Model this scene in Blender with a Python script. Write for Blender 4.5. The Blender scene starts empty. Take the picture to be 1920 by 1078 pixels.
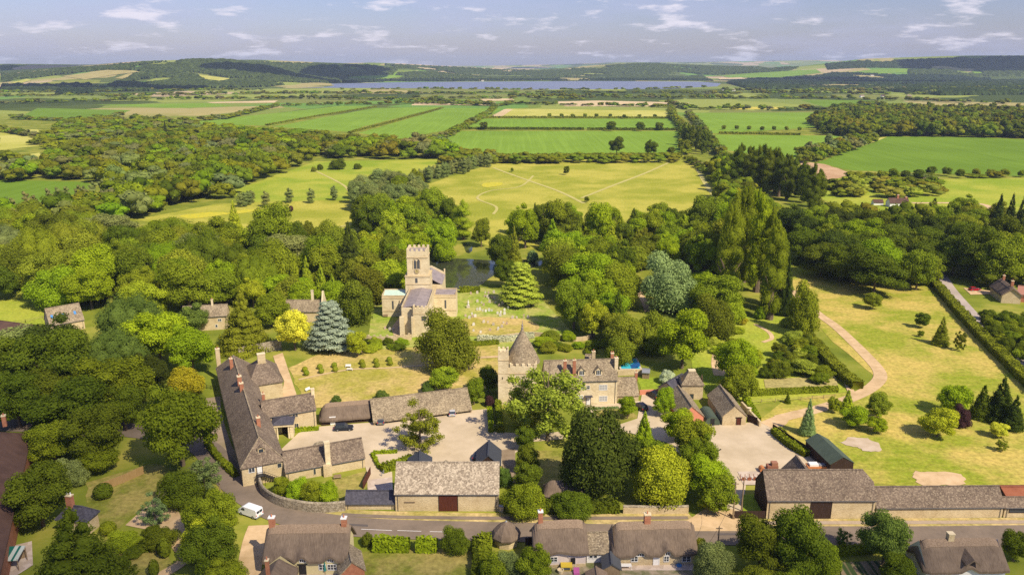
import bpy, math, random
import numpy as np
from mathutils import Vector, Matrix
from mathutils.geometry import delaunay_2d_cdt
R = math.radians
sc = bpy.context.scene
COL = sc.collection
rnd = random.Random(7)
rng = np.random.default_rng(7)

# ------------------------------------------------------------------ camera
H, F, PITCH = 85.0, 1480.0, math.atan(417 / 1480)
CP, SP = math.cos(PITCH), math.sin(PITCH)

def ray(px, py):
    a, b = (px - 960) / F, (539 - py) / F
    return Vector((a, CP + b * SP, -SP + b * CP))

def P(px, py, z=0.0):
    d = ray(px, py)
    t = (z - H) / d.z
    return Vector((d.x * t, d.y * t, z))

def proj(v):
    f = v[1] * CP - (v[2] - H) * SP
    return 960 + F * v[0] / f, 539 - F * (v[1] * SP + (v[2] - H) * CP) / f

def scl(v):
    return F / (v[1] * CP - (v[2] - H) * SP)

def hgt(px, ybase, ytop):
    b = P(px, ybase)
    lo, hi = 0.0, 80.0
    for _ in range(40):
        m = (lo + hi) / 2
        if proj((b.x, b.y, m))[1] > ytop: lo = m
        else: hi = m
    return lo

# ------------------------------------------------------------------ terrain
RIDGES = [  # crest distance, front foot, back foot, [(px, py of crest)]
    (4300, 3150, 5600, [(-900, 128), (-300, 140), (0, 134), (130, 127), (270, 115), (340, 112), (430, 113), (500, 124), (560, 142), (620, 156), (660, 168)]),
    (5000, 4330, 6300, [(300, 122), (380, 113), (480, 113), (600, 118), (700, 121), (760, 127), (850, 141), (930, 150)]),
    (6200, 4900, 7600, [(500, 121), (620, 119), (700, 117), (760, 120), (850, 126), (940, 130), (1010, 131), (1060, 128), (1150, 119), (1200, 117), (1290, 121), (1420, 126), (1500, 132), (1600, 140)]),
    (5600, 4500, 7000, [(1250, 150), (1330, 141), (1440, 131), (1540, 120), (1620, 112), (1700, 110), (1800, 106), (1920, 103), (2300, 98), (2900, 112)]),
    (13000, 10500, 15000, [(-2500, 125), (-400, 127), (20, 125), (160, 131), (300, 125), (900, 124), (1060, 121), (1160, 117), (1300, 117), (1480, 114), (1540, 113), (1700, 119), (2400, 117), (4000, 122)]),
]

def terrain(x, y):
    x = np.asarray(x, float); y = np.asarray(y, float)
    z = np.zeros(np.broadcast(x, y).shape)
    yy = np.maximum(y, 1)
    col = 960 + F * x / (yy * CP)
    for D, f0, b0, prof in RIDGES:
        px = [p[0] for p in prof]; zz = []
        for a, b in prof:
            d = ray(a, b); zz.append(max(0.0, H + D * d.z / d.y))
        zc = np.interp(col, px, zz)
        t = np.clip((y - f0) / (D - f0), 0, 1); s = t * t * (3 - 2 * t)
        t2 = np.clip((b0 - y) / (b0 - D), 0, 1); s2 = t2 * t2 * (3 - 2 * t2)
        b = zc * np.minimum(s, s2)
        b = b * (1 + .06 * np.sin(x / 310. + y / 230.) * np.sin(y / 410.)) if D < 9000 else b
        z = np.maximum(z, b)
    return z

YS = np.concatenate([np.arange(2600, 7000, 6.0), np.arange(7000, 15000, 25.0)])
def G(px, py):
    d = ray(px, py)
    if d.z < 0:
        p = P(px, py)
        if p.y < 2900: return p
    xs = YS * d.x / d.y; zs = H + YS * d.z / d.y
    k = np.nonzero(zs <= terrain(xs, YS))[0]
    i = k[0] if len(k) else len(YS) - 1
    return Vector((xs[i], YS[i], float(terrain(xs[i], YS[i]))))

# ------------------------------------------------------------------ materials
MATS = {}
def nodes(name):
    m = bpy.data.materials.new(name); m.use_nodes = True
    nt = m.node_tree; nt.nodes.clear()
    return m, nt, nt.nodes, nt.links

def c4(c): return (c[0], c[1], c[2], 1)

def mat(name, cols, scale=1.0, stretch=(1, 1, 1), detail=4, rough=.9, bump=0, kind='noise', scale2=None, cols2=None, amt2=.5, metal=0, spec=.25, rotz=0, pos=(.3, .7), p2=(.38, .62), fine=0):
    """procedural colour: noise or voronoi cells over real position, with a second large scale patchiness"""
    if name in MATS: return MATS[name]
    m, nt, N, L = nodes(name)
    out = N.new('ShaderNodeOutputMaterial'); b = N.new('ShaderNodeBsdfPrincipled')
    b.inputs['Roughness'].default_value = rough; b.inputs['Metallic'].default_value = metal
    b.inputs['Specular IOR Level'].default_value = spec
    L.new(b.outputs[0], out.inputs[0])
    tc = N.new('ShaderNodeTexCoord'); mp = N.new('ShaderNodeMapping')
    mp.inputs['Scale'].default_value = stretch; mp.inputs['Rotation'].default_value = (0, 0, rotz)
    L.new(tc.outputs['Object'], mp.inputs[0])
    r = N.new('ShaderNodeValToRGB'); e = r.color_ramp.elements
    n = len(cols)
    for i, c in enumerate(cols):
        p = pos[0] + (pos[1] - pos[0]) * i / max(1, n - 1)
        if i < 2: el = e[i]; el.position = p
        else: el = e.new(p)
        el.color = c4(c)
    if n == 1: e[1].color = c4(cols[0])
    if kind == 'cells':
        t = N.new('ShaderNodeTexVoronoi'); t.inputs['Scale'].default_value = scale
        L.new(mp.outputs[0], t.inputs['Vector'])
        sx = N.new('ShaderNodeSeparateColor'); L.new(t.outputs['Color'], sx.inputs[0])
        L.new(sx.outputs[0], r.inputs[0]); fac = sx.outputs[1]
    else:
        t = N.new('ShaderNodeTexNoise'); t.inputs['Scale'].default_value = scale; t.inputs['Detail'].default_value = detail
        t.inputs['Roughness'].default_value = .6
        L.new(mp.outputs[0], t.inputs['Vector']); L.new(t.outputs[0], r.inputs[0]); fac = t.outputs[0]
    colout = r.outputs[0]
    if cols2:
        t2 = N.new('ShaderNodeTexNoise'); t2.inputs['Scale'].default_value = scale2; t2.inputs['Detail'].default_value = 5
        t2.inputs['Roughness'].default_value = .62
        L.new(tc.outputs['Object'], t2.inputs['Vector'])
        r2 = N.new('ShaderNodeValToRGB'); r2.color_ramp.elements[0].position = p2[0]; r2.color_ramp.elements[1].position = p2[1]
        r2.color_ramp.elements[0].color = c4(cols2[0]); r2.color_ramp.elements[1].color = c4(cols2[1])
        L.new(t2.outputs[0], r2.inputs[0])
        mx = N.new('ShaderNodeMix'); mx.data_type = 'RGBA'; mx.inputs[0].default_value = amt2
        L.new(colout, mx.inputs[6]); L.new(r2.outputs[0], mx.inputs[7]); colout = mx.outputs[2]
    if fine:
        t3 = N.new('ShaderNodeTexNoise'); t3.inputs['Scale'].default_value = fine; t3.inputs['Detail'].default_value = 3; t3.inputs['Roughness'].default_value = .75; L.new(tc.outputs['Object'], t3.inputs['Vector'])
        m3 = N.new('ShaderNodeMapRange'); m3.inputs[1].default_value = .3; m3.inputs[2].default_value = .7; m3.inputs[3].default_value = .68; m3.inputs[4].default_value = 1.3; L.new(t3.outputs[0], m3.inputs[0])
        s3 = N.new('ShaderNodeVectorMath'); s3.operation = 'SCALE'; L.new(colout, s3.inputs[0]); L.new(m3.outputs[0], s3.inputs['Scale']); colout = s3.outputs[0]
    L.new(colout, b.inputs['Base Color'])
    if bump:
        bp = N.new('ShaderNodeBump'); bp.inputs['Strength'].default_value = 1; bp.inputs['Distance'].default_value = bump
        L.new(fac, bp.inputs['Height']); L.new(bp.outputs[0], b.inputs['Normal'])
    MATS[name] = m
    return m

def flat(name, c, rough=.6, metal=0, spec=.4):
    return mat(name, [tuple(x * .88 for x in c), c], 3.0, rough=rough, metal=metal, spec=spec)

def leafmat(name, use_attr):
    m, nt, N, L = nodes(name)
    out = N.new('ShaderNodeOutputMaterial'); df = N.new('ShaderNodeBsdfDiffuse'); tr = N.new('ShaderNodeBsdfTranslucent')
    mx = N.new('ShaderNodeMixShader'); mx.inputs[0].default_value = .32
    if use_attr:
        a = N.new('ShaderNodeAttribute'); a.attribute_name = 'tcol'; base = a.outputs['Color']
    else:
        a = N.new('ShaderNodeObjectInfo'); base = a.outputs['Color']
    v = N.new('ShaderNodeAttribute'); v.attribute_name = 'tint'
    mr = N.new('ShaderNodeMapRange'); mr.inputs[3].default_value = .62; mr.inputs[4].default_value = 1.42
    L.new(v.outputs['Fac'], mr.inputs[0])
    mul = N.new('ShaderNodeVectorMath'); mul.operation = 'SCALE'
    L.new(base, mul.inputs[0]); L.new(mr.outputs[0], mul.inputs['Scale'])
    hs = N.new('ShaderNodeHueSaturation'); L.new(mul.outputs[0], hs.inputs['Color'])
    mh = N.new('ShaderNodeMapRange'); mh.inputs[3].default_value = .508; mh.inputs[4].default_value = .492
    L.new(v.outputs['Fac'], mh.inputs[0]); L.new(mh.outputs[0], hs.inputs['Hue'])
    L.new(hs.outputs[0], df.inputs[0]); L.new(hs.outputs[0], tr.inputs[0])
    L.new(df.outputs[0], mx.inputs[1]); L.new(tr.outputs[0], mx.inputs[2]); L.new(mx.outputs[0], out.inputs[0])
    return m
LEAF = leafmat('foliage', False); LEAFA = leafmat('foliage_mass', True)
BARK = mat('bark', [(.09, .065, .04), (.2, .15, .1)], 4, stretch=(1, 1, .3), bump=.02)

STONE = mat('cotswold_stone', [(.4, .31, .16), (.53, .42, .225), (.62, .5, .29)], 4.2, stretch=(1, 1, 2.2), kind='cells', scale2=.35, cols2=[(.4, .3, .17), (.6, .49, .31)], amt2=.5, bump=.02, pos=(.1, .9))
STONE_PALE = mat('ashlar_stone', [(.56, .45, .25), (.68, .56, .33), (.75, .64, .4)], 2.2, stretch=(1, 1, 2), kind='cells', scale2=.3, cols2=[(.5, .4, .25), (.74, .63, .43)], amt2=.5, bump=.015, pos=(.1, .9))
RUBBLE = mat('rubble_wall', [(.16, .13, .09), (.3, .25, .17), (.44, .38, .28)], 3.5, kind='cells', bump=.05, pos=(.1, .9), scale2=.5, cols2=[(.16, .14, .1), (.36, .3, .2)], amt2=.35)
SLATE_S = mat('stone_slate', [(.09, .062, .042), (.15, .108, .074), (.205, .15, .1), (.36, .285, .19)], 4.4, kind='cells', bump=.04, pos=(.05, 1.0), scale2=.25, cols2=[(.1, .078, .06), (.22, .17, .125)], amt2=.42)
SLATE_M = mat('mossy_stone_slate', [(.13, .1, .065), (.22, .17, .11), (.3, .235, .15), (.45, .37, .24)], 4.2, kind='cells', bump=.04, pos=(.05, 1.0), scale2=.3, cols2=[(.14, .11, .07), (.36, .29, .18)], amt2=.35)
SLATE_L = mat('lichened_stone_slate', [(.17, .13, .09), (.27, .215, .15), (.38, .31, .215), (.53, .44, .32)], 3.6, kind='cells', bump=.04, pos=(.1, .9), scale2=.8, cols2=[(.22, .17, .12), (.52, .44, .32)], amt2=.3)
SLATE_B = mat('blue_slate', [(.045, .043, .055), (.075, .072, .09)], 3, kind='cells', bump=.02, rough=.6, scale2=.5, cols2=[(.04, .04, .05), (.1, .09, .1)], amt2=.3)
SLATE_D = mat('dark_shed_slate', [(.04, .045, .055), (.06, .065, .08)], 2, stretch=(6, 1, 1), rough=.6)
LEAD = mat('lead_roof', [(.21, .175, .165), (.32, .27, .26)], 1.2, stretch=(3, 1, 1), rough=.55, scale2=.6, cols2=[(.17, .145, .14), (.36, .3, .29)], amt2=.4)
COPPER = mat('verdigris_copper', [(.42, .56, .45), (.55, .68, .56)], 1.5, rough=.6)
THATCH = mat('thatch', [(.1, .07, .048), (.165, .12, .083), (.24, .18, .125)], 2.2, stretch=(3.5, .5, .5), detail=6, bump=.06, scale2=.5, cols2=[(.1, .074, .052), (.2, .15, .105)], amt2=.4)
THATCH_R = mat('thatch_ridge', [(.16, .11, .07), (.3, .22, .15)], 5, detail=6, bump=.05)
BRICK = mat('red_brick', [(.3, .1, .05), (.42, .17, .09)], 5, stretch=(1, 1, 3), kind='cells', bump=.01, scale2=1, cols2=[(.28, .12, .07), (.45, .22, .13)], amt2=.4)
BRICK_P = flat('pink_brick', (.62, .24, .14), rough=.9)
TILE_R = mat('brown_tiles', [(.075, .04, .03), (.12, .07, .05)], 2, stretch=(1, 5, 1), bump=.02, scale2=.3, cols2=[(.07, .04, .03), (.14, .08, .055)], amt2=.5)
RUST = mat('rusty_sheet', [(.2, .06, .03), (.3, .1, .05)], 2, scale2=.3, cols2=[(.18, .06, .03), (.34, .13, .06)], amt2=.4)
WOOD_D = mat('dark_boards', [(.022, .012, .008), (.055, .03, .02)], 2, stretch=(6, 6, .3), rough=.8)
WOOD_R = mat('red_brown_boards', [(.05, .012, .006), (.11, .03, .015)], 2, stretch=(5, 5, .3), rough=.7)
WOOD = mat('weathered_wood', [(.2, .14, .08), (.33, .24, .14)], 2, stretch=(5, 5, .4), rough=.85)
FENCE_T = mat('tan_fence_boards', [(.3, .19, .07), (.42, .28, .12)], 2, stretch=(4, 4, .4), rough=.85)
GREEN_S = mat('green_sheet', [(.05, .075, .05), (.08, .11, .075)], 1, stretch=(8, 1, 1), rough=.6, scale2=.5, cols2=[(.06, .07, .05), (.1, .12, .08)], amt2=.35)
WHITE = flat('white_paint', (.78, .76, .72)); CREAM = flat('cream_render', (.62, .53, .28), rough=.95); PINKW = flat('pinkish_limewash', (.66, .56, .5), rough=.95)
WHITEW = flat('white_render', (.8, .78, .74), rough=.95)
GLASS = flat('window_glass', (.04, .05, .06), rough=.12, spec=.6); GLASS_P = flat('pale_window_glass', (.42, .42, .4), rough=.2); BLACK = flat('black', (.015, .015, .017), rough=.5)
GREYP = flat('grey_metal', (.3, .31, .33), rough=.45, metal=.3); DGREY = flat('dark_grey', (.08, .085, .09))
YELLOW = flat('yellow_plastic', (.6, .43, .04)); PINK = flat('pink_plastic', (.5, .12, .33)); TEAL = flat('teal_cloth', (.03, .2, .17)); TERRA = flat('terracotta', (.5, .2, .1), rough=.9)
ORANGE = flat('orange_rust', (.5, .19, .06)); BLUEP = flat('blue_plastic', (.05, .22, .5)); POOLC = flat('pool_water', (.05, .5, .65), rough=.1); STRIPEG = mat('green_stripes', [(.01, .12, .09), (.45, .5, .45)], 1.6, stretch=(1, .02, .02), pos=(.48, .52), detail=0)
GRAVE = mat('grave_stone', [(.4, .34, .27), (.62, .55, .46)], 2, scale2=3, cols2=[(.4, .33, .26), (.7, .64, .55)], amt2=.4); GRAVE_W = flat('white_marble', (.66, .63, .57)); GRAVE_R = flat('pink_granite', (.5, .36, .3))

def grass(name, a, b, c=None, s=.12, s2=.03, dry=None, amt=.55, **k):
    return mat(name, [a, b] + ([c] if c else []), s, detail=8, scale2=s2, cols2=dry or [a, b], amt2=amt, rough=1, spec=.05, pos=(.36, .64), p2=(.43, .57), fine=.9, **k)
G_BASE = grass('rough_grass', (.17, .2, .025), (.27, .28, .04), s=.06, s2=.012, dry=[(.15, .19, .022), (.3, .3, .06)])
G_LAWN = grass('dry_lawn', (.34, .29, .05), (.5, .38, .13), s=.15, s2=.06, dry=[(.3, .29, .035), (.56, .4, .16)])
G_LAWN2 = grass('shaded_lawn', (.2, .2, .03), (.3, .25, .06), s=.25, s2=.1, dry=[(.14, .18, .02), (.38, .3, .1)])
G_MEAD = grass('meadow', (.29, .295, .03), (.4, .375, .055), s=.05, s2=.018, dry=[(.23, .27, .022), (.48, .43, .08)])
G_MEAD2 = grass('green_meadow', (.24, .31, .025), (.33, .37, .04), s=.05, s2=.018, dry=[(.2, .29, .02), (.42, .41, .06)])
G_PADD = grass('paddock', (.25, .275, .022), (.46, .37, .07), s=.3, s2=.035, dry=[(.2, .27, .02), (.58, .42, .13)], stretch=(.6, 1.5, 1))
G_CHURCH = grass('churchyard_grass', (.22, .3, .025), (.42, .4, .12), s=.3, s2=.12, dry=[(.2, .3, .02), (.42, .38, .12)])
G_DRY = grass('verge', (.36, .28, .09), (.5, .39, .17), s=.4, s2=.12, dry=[(.28, .26, .06), (.52, .39, .18)])
def crop(name, a, b, rot, s2=.008):
    return mat(name, [tuple(x * .9 for x in a), a, tuple(x * 1.1 for x in b)], .3, stretch=(1, .015, 1), rotz=rot, detail=3, scale2=s2, cols2=[tuple(x * .9 for x in a), tuple(x * 1.08 for x in b)], amt2=.5, rough=1, spec=.05, pos=(.35, .65))
C_GREEN = crop('bright_crop', (.17, .28, .025), (.2, .315, .035), R(8)); C_GREEN2 = crop('green_crop', (.16, .27, .025), (.19, .31, .03), R(50)); C_GREEN3 = crop('deep_green_crop', (.13, .22, .018), (.155, .25, .025), R(-25))
C_YEL = grass('yellowing_crop', (.38, .38, .06), (.5, .47, .12), s=.02, s2=.01); C_TAN = grass('tan_field', (.5, .38, .2), (.62, .48, .28), s=.04, s2=.01); C_RAPE = flat('rape_field', (.6, .5, .03)); C_PLO = grass('ploughed_earth', (.42, .26, .14), (.55, .38, .22), s=.08, s2=.03)
C_STUB = grass('stubble', (.33, .28, .1), (.42, .36, .14), s=.03, s2=.01)
ASPH = mat('asphalt', [(.17, .13, .095), (.22, .17, .125)], 1.5, detail=6, scale2=.15, cols2=[(.145, .115, .085), (.26, .2, .145)], amt2=.5, rough=.9)
TRACK = mat('sandy_track', [(.5, .34, .18), (.62, .45, .26)], .6, detail=6, scale2=.15, cols2=[(.4, .29, .14), (.7, .5, .29)], amt2=.4, rough=1, spec=.1)
GRAVEL = mat('gravel', [(.47, .38, .24), (.56, .46, .3)], .5, detail=9, scale2=.1, cols2=[(.42, .33, .22), (.63, .51, .37)], amt2=.5, rough=1, spec=.1)
PAVE = mat('paving', [(.45, .36, .28), (.56, .46, .37)], .8, kind='cells', rough=.95)
WATER = mat('pond_water', [(.035, .042, .02), (.05, .055, .03)], .5, rough=.05, spec=.35); LAKE = mat('lake_water', [(.16, .175, .235), (.18, .195, .26)], .004, rough=.35, spec=.5)

# ------------------------------------------------------------------ object helpers
def tag(o, label=None, cat=None, group=None, kind=None):
    if label: o['label'] = label
    if cat: o['category'] = cat
    if group: o['group'] = group
    if kind: o['kind'] = kind
    return o

def link(name, me, m=None, parent=None, col=None):
    o = bpy.data.objects.new(name, me); COL.objects.link(o)
    if me is not None and m and not me.materials: me.materials.append(m)
    if parent is not None: o.parent = parent
    if col: o.color = c4(col)
    return o

def empty(name, loc, rz=0, label=None, cat=None, group=None):
    o = bpy.data.objects.new(name, None); COL.objects.link(o)
    o.empty_display_size = .1; o.location = loc; o.rotation_euler = (0, 0, rz)
    return tag(o, label, cat, group)

def mesh_np(name, V, Fq, tint=None, tcol=None, smooth=False):
    """quads or triangles (n,k) from numpy arrays"""
    me = bpy.data.meshes.new(name); V = np.asarray(V, np.float32)
    fl = [np.asarray(f, np.int32) for f in (Fq if isinstance(Fq, list) else [Fq]) if len(f)]
    me.vertices.add(len(V)); me.vertices.foreach_set('co', V.ravel())
    tot = sum(f.size for f in fl); nf = sum(len(f) for f in fl)
    me.loops.add(tot); me.loops.foreach_set('vertex_index', np.concatenate([f.ravel() for f in fl]))
    me.polygons.add(nf)
    cnt = np.concatenate([np.full(len(f), f.shape[1]) for f in fl])
    me.polygons.foreach_set('loop_start', np.concatenate([[0], np.cumsum(cnt)[:-1]]).astype(np.int32))
    if smooth: me.polygons.foreach_set('use_smooth', np.ones(nf, bool))
    me.update(calc_edges=True)
    if tint is not None:
        a = me.attributes.new('tint', 'FLOAT', 'FACE'); a.data.foreach_set('value', np.asarray(tint, np.float32))
    if tcol is not None:
        a = me.attributes.new('tcol', 'FLOAT_COLOR', 'FACE'); a.data.foreach_set('color', np.asarray(tcol, np.float32).ravel())
    me.validate()
    return me

class MB:
    def __init__(s): s.v = []; s.f = []
    def add(s, vs, fs):
        n = len(s.v); s.v += [tuple(v) for v in vs]; s.f += [tuple(i + n for i in f) for f in fs]; return s
    def box(s, x0, x1, y0, y1, z0, z1):
        return s.add([(x0, y0, z0), (x1, y0, z0), (x1, y1, z0), (x0, y1, z0), (x0, y0, z1), (x1, y0, z1), (x1, y1, z1), (x0, y1, z1)],
                     [(0, 3, 2, 1), (4, 5, 6, 7), (0, 1, 5, 4), (1, 2, 6, 5), (2, 3, 7, 6), (3, 0, 4, 7)])
    def cbox(s, cx, cy, z0, z1, sx, sy): return s.box(cx - sx / 2, cx + sx / 2, cy - sy / 2, cy + sy / 2, z0, z1)
    def lathe(s, prof, n=16, c=(0, 0), sy=1):
        vs = []; fs = []
        for r, z in prof:
            for i in range(n):
                a = 2 * math.pi * i / n; vs.append((c[0] + r * math.cos(a), c[1] + sy * r * math.sin(a), z))
        for k in range(len(prof) - 1):
            for i in range(n):
                j = (i + 1) % n; fs.append((k * n + i, k * n + j, (k + 1) * n + j, (k + 1) * n + i))
        fs.append(tuple(range(n))[::-1]); fs.append(tuple((len(prof) - 1) * n + i for i in range(n)))
        return s.add(vs, fs)
    def tube(s, a, b, r0, r1=None, n=6):
        a = Vector(a); b = Vector(b); r1 = r0 if r1 is None else r1
        q = (b - a).to_track_quat('Z', 'Y'); vs = []
        for p, r in ((a, r0), (b, r1)):
            for i in range(n):
                t = 2 * math.pi * i / n; vs.append(p + q @ Vector((r * math.cos(t), r * math.sin(t), 0)))
        return s.add(vs, [(i, (i + 1) % n, n + (i + 1) % n, n + i) for i in range(n)] + [tuple(range(n))[::-1], tuple(range(n, 2 * n))])
    def prism(s, poly, z0, z1):
        n = len(poly)
        return s.add([(p[0], p[1], z0) for p in poly] + [(p[0], p[1], z1) for p in poly],
                     [tuple(range(n))[::-1], tuple(range(n, 2 * n))] + [(i, (i + 1) % n, n + (i + 1) % n, n + i) for i in range(n)])
    def slab(s, vs, fs, th):
        """a sheet of faces given thickness th downwards"""
        n = len(vs); ed = {}
        for f in fs:
            for i in range(len(f)):
                a, b = f[i], f[(i + 1) % len(f)]; ed[(a, b)] = 1
        out = list(fs) + [tuple(i + n for i in f)[::-1] for f in fs]
        for a, b in ed:
            if (b, a) not in ed: out.append((b, a, a + n, b + n))
        return s.add(list(vs) + [(v[0], v[1], v[2] - th) for v in vs], out)
    def build(s, name, m, parent=None, smooth=False, **kw):
        me = bpy.data.meshes.new(name); me.from_pydata(s.v, [], s.f)
        if smooth: me.polygons.foreach_set('use_smooth', [True] * len(me.polygons))
        me.update()
        o = link(name, me, m, parent)
        return tag(o, **kw) if kw else o

SHEETS = 0
def sheet(name, pts, z, m, kind='structure', world=False):
    """flat polygon laid on the level ground; pts are photograph points converted to ground points"""
    global SHEETS
    SHEETS += 1; z += .0012 * SHEETS
    ps = [P(a, b) for a, b in pts] if not world else pts
    if any(q in name for q in ('field', 'meadow', 'paddock', 'lawn')):
        w = []  # ragged margins
        for i, p in enumerate(ps):
            q = ps[(i + 1) % len(ps)]; L = math.hypot(q[0] - p[0], q[1] - p[1]); st = 3 if 'lawn' in name else 9; k = max(1, min(60, int(L / st)))
            for j in range(k): a = 0 if j == 0 else rnd.uniform(-.14, .14) * st; w.append((p[0] + (q[0] - p[0]) * j / k + a, p[1] + (q[1] - p[1]) * j / k + a * rnd.uniform(-1, 1)))
        ps = w
    me = bpy.data.meshes.new(name)
    me.from_pydata([(p[0], p[1], z) for p in ps], [], [tuple(range(len(ps)))])
    me.update()
    if me.polygons[0].normal.z < 0: me.flip_normals()
    return tag(link(name, me, m), kind=kind)

def smooth_line(pts, n=8, closed=False):
    out = []; k = len(pts)
    for i in range(k - 1 if not closed else k):
        p0 = pts[(i - 1) % k] if closed or i else pts[0]; p1 = pts[i]; p2 = pts[(i + 1) % k]; p3 = pts[(i + 2) % k] if closed else pts[min(i + 2, k - 1)]
        for j in range(n):
            t = j / n
            out.append(tuple(.5 * (2 * b + (c - a) * t + (2 * a - 5 * b + 4 * c - d) * t * t + (3 * b - a - 3 * c + d) * t ** 3) for a, b, c, d in zip(p0, p1, p2, p3)))
    if not closed: out.append(tuple(pts[-1]))
    return out

def blob(name, pts, z, m, amp=.5, **k):
    """smooth closed outline"""
    w = smooth_line([tuple(P(a, b))[:2] for a, b in pts], 5, True)
    w = [(x + rnd.uniform(-amp, amp), y + rnd.uniform(-amp, amp)) for x, y in w]
    return sheet(name, [(x, y, 0) for x, y in w], z, m, world=True, **k)

def ribbon(name, pts, width, z, m, kind='structure', n=6, px=True):
    global SHEETS
    SHEETS += 1; z += .0012 * SHEETS
    w = smooth_line([tuple(P(a, b))[:2] for a, b in pts] if px else pts, n); vs = []
    for i, p in enumerate(w):
        a = Vector(w[max(0, i - 1)]); b = Vector(w[min(len(w) - 1, i + 1)]); d = (b - a).normalized(); q = Vector((-d.y, d.x))
        wd = width[0] + (width[1] - width[0]) * i / (len(w) - 1) if isinstance(width, tuple) else width
        vs += [(p[0] + q.x * wd / 2, p[1] + q.y * wd / 2, z), (p[0] - q.x * wd / 2, p[1] - q.y * wd / 2, z)]
    me = bpy.data.meshes.new(name)
    me.from_pydata(vs, [], [(2 * i + 1, 2 * i + 3, 2 * i + 2, 2 * i) for i in range(len(w) - 1)]); me.update()
    return tag(link(name, me, m), kind=kind)

def inside(X, Y, poly):
    r = np.zeros(X.shape, bool); n = len(poly)
    for i in range(n):
        x0, y0 = poly[i][:2]; x1, y1 = poly[(i + 1) % n][:2]
        if y0 == y1: continue
        r ^= ((y0 > Y) != (y1 > Y)) & (X < (x1 - x0) * (Y - y0) / (y1 - y0) + x0)
    return r

def drape(name, pts, m, off=.5, cell=60):
    """a field lying on rising ground"""
    ps = [G(a, b) for a, b in pts]; vs = []
    for i, p in enumerate(ps):
        q = ps[(i + 1) % len(ps)]; k = max(1, int((q - p).length / cell))
        vs += [Vector((p.x + (q.x - p.x) * j / k, p.y + (q.y - p.y) * j / k)) for j in range(k)]
    nb = len(vs); xs = [v.x for v in vs]; ys = [v.y for v in vs]
    X, Y = np.meshgrid(np.arange(min(xs), max(xs), cell), np.arange(min(ys), max(ys), cell))
    ok = inside(X, Y, [(v.x, v.y) for v in vs])
    vs += [Vector((a, b)) for a, b in zip(X[ok], Y[ok])]
    o = delaunay_2d_cdt(vs, [(i, (i + 1) % nb) for i in range(nb)], [], 1, .5)
    V = np.array([(v.x, v.y) for v in o[0]]); z = terrain(V[:, 0], V[:, 1]) + off
    me = bpy.data.meshes.new(name); me.from_pydata([(a, b, c) for (a, b), c in zip(V, z)], [], [tuple(f) for f in o[2]]); me.update()
    return tag(link(name, me, m), kind='structure')
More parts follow.
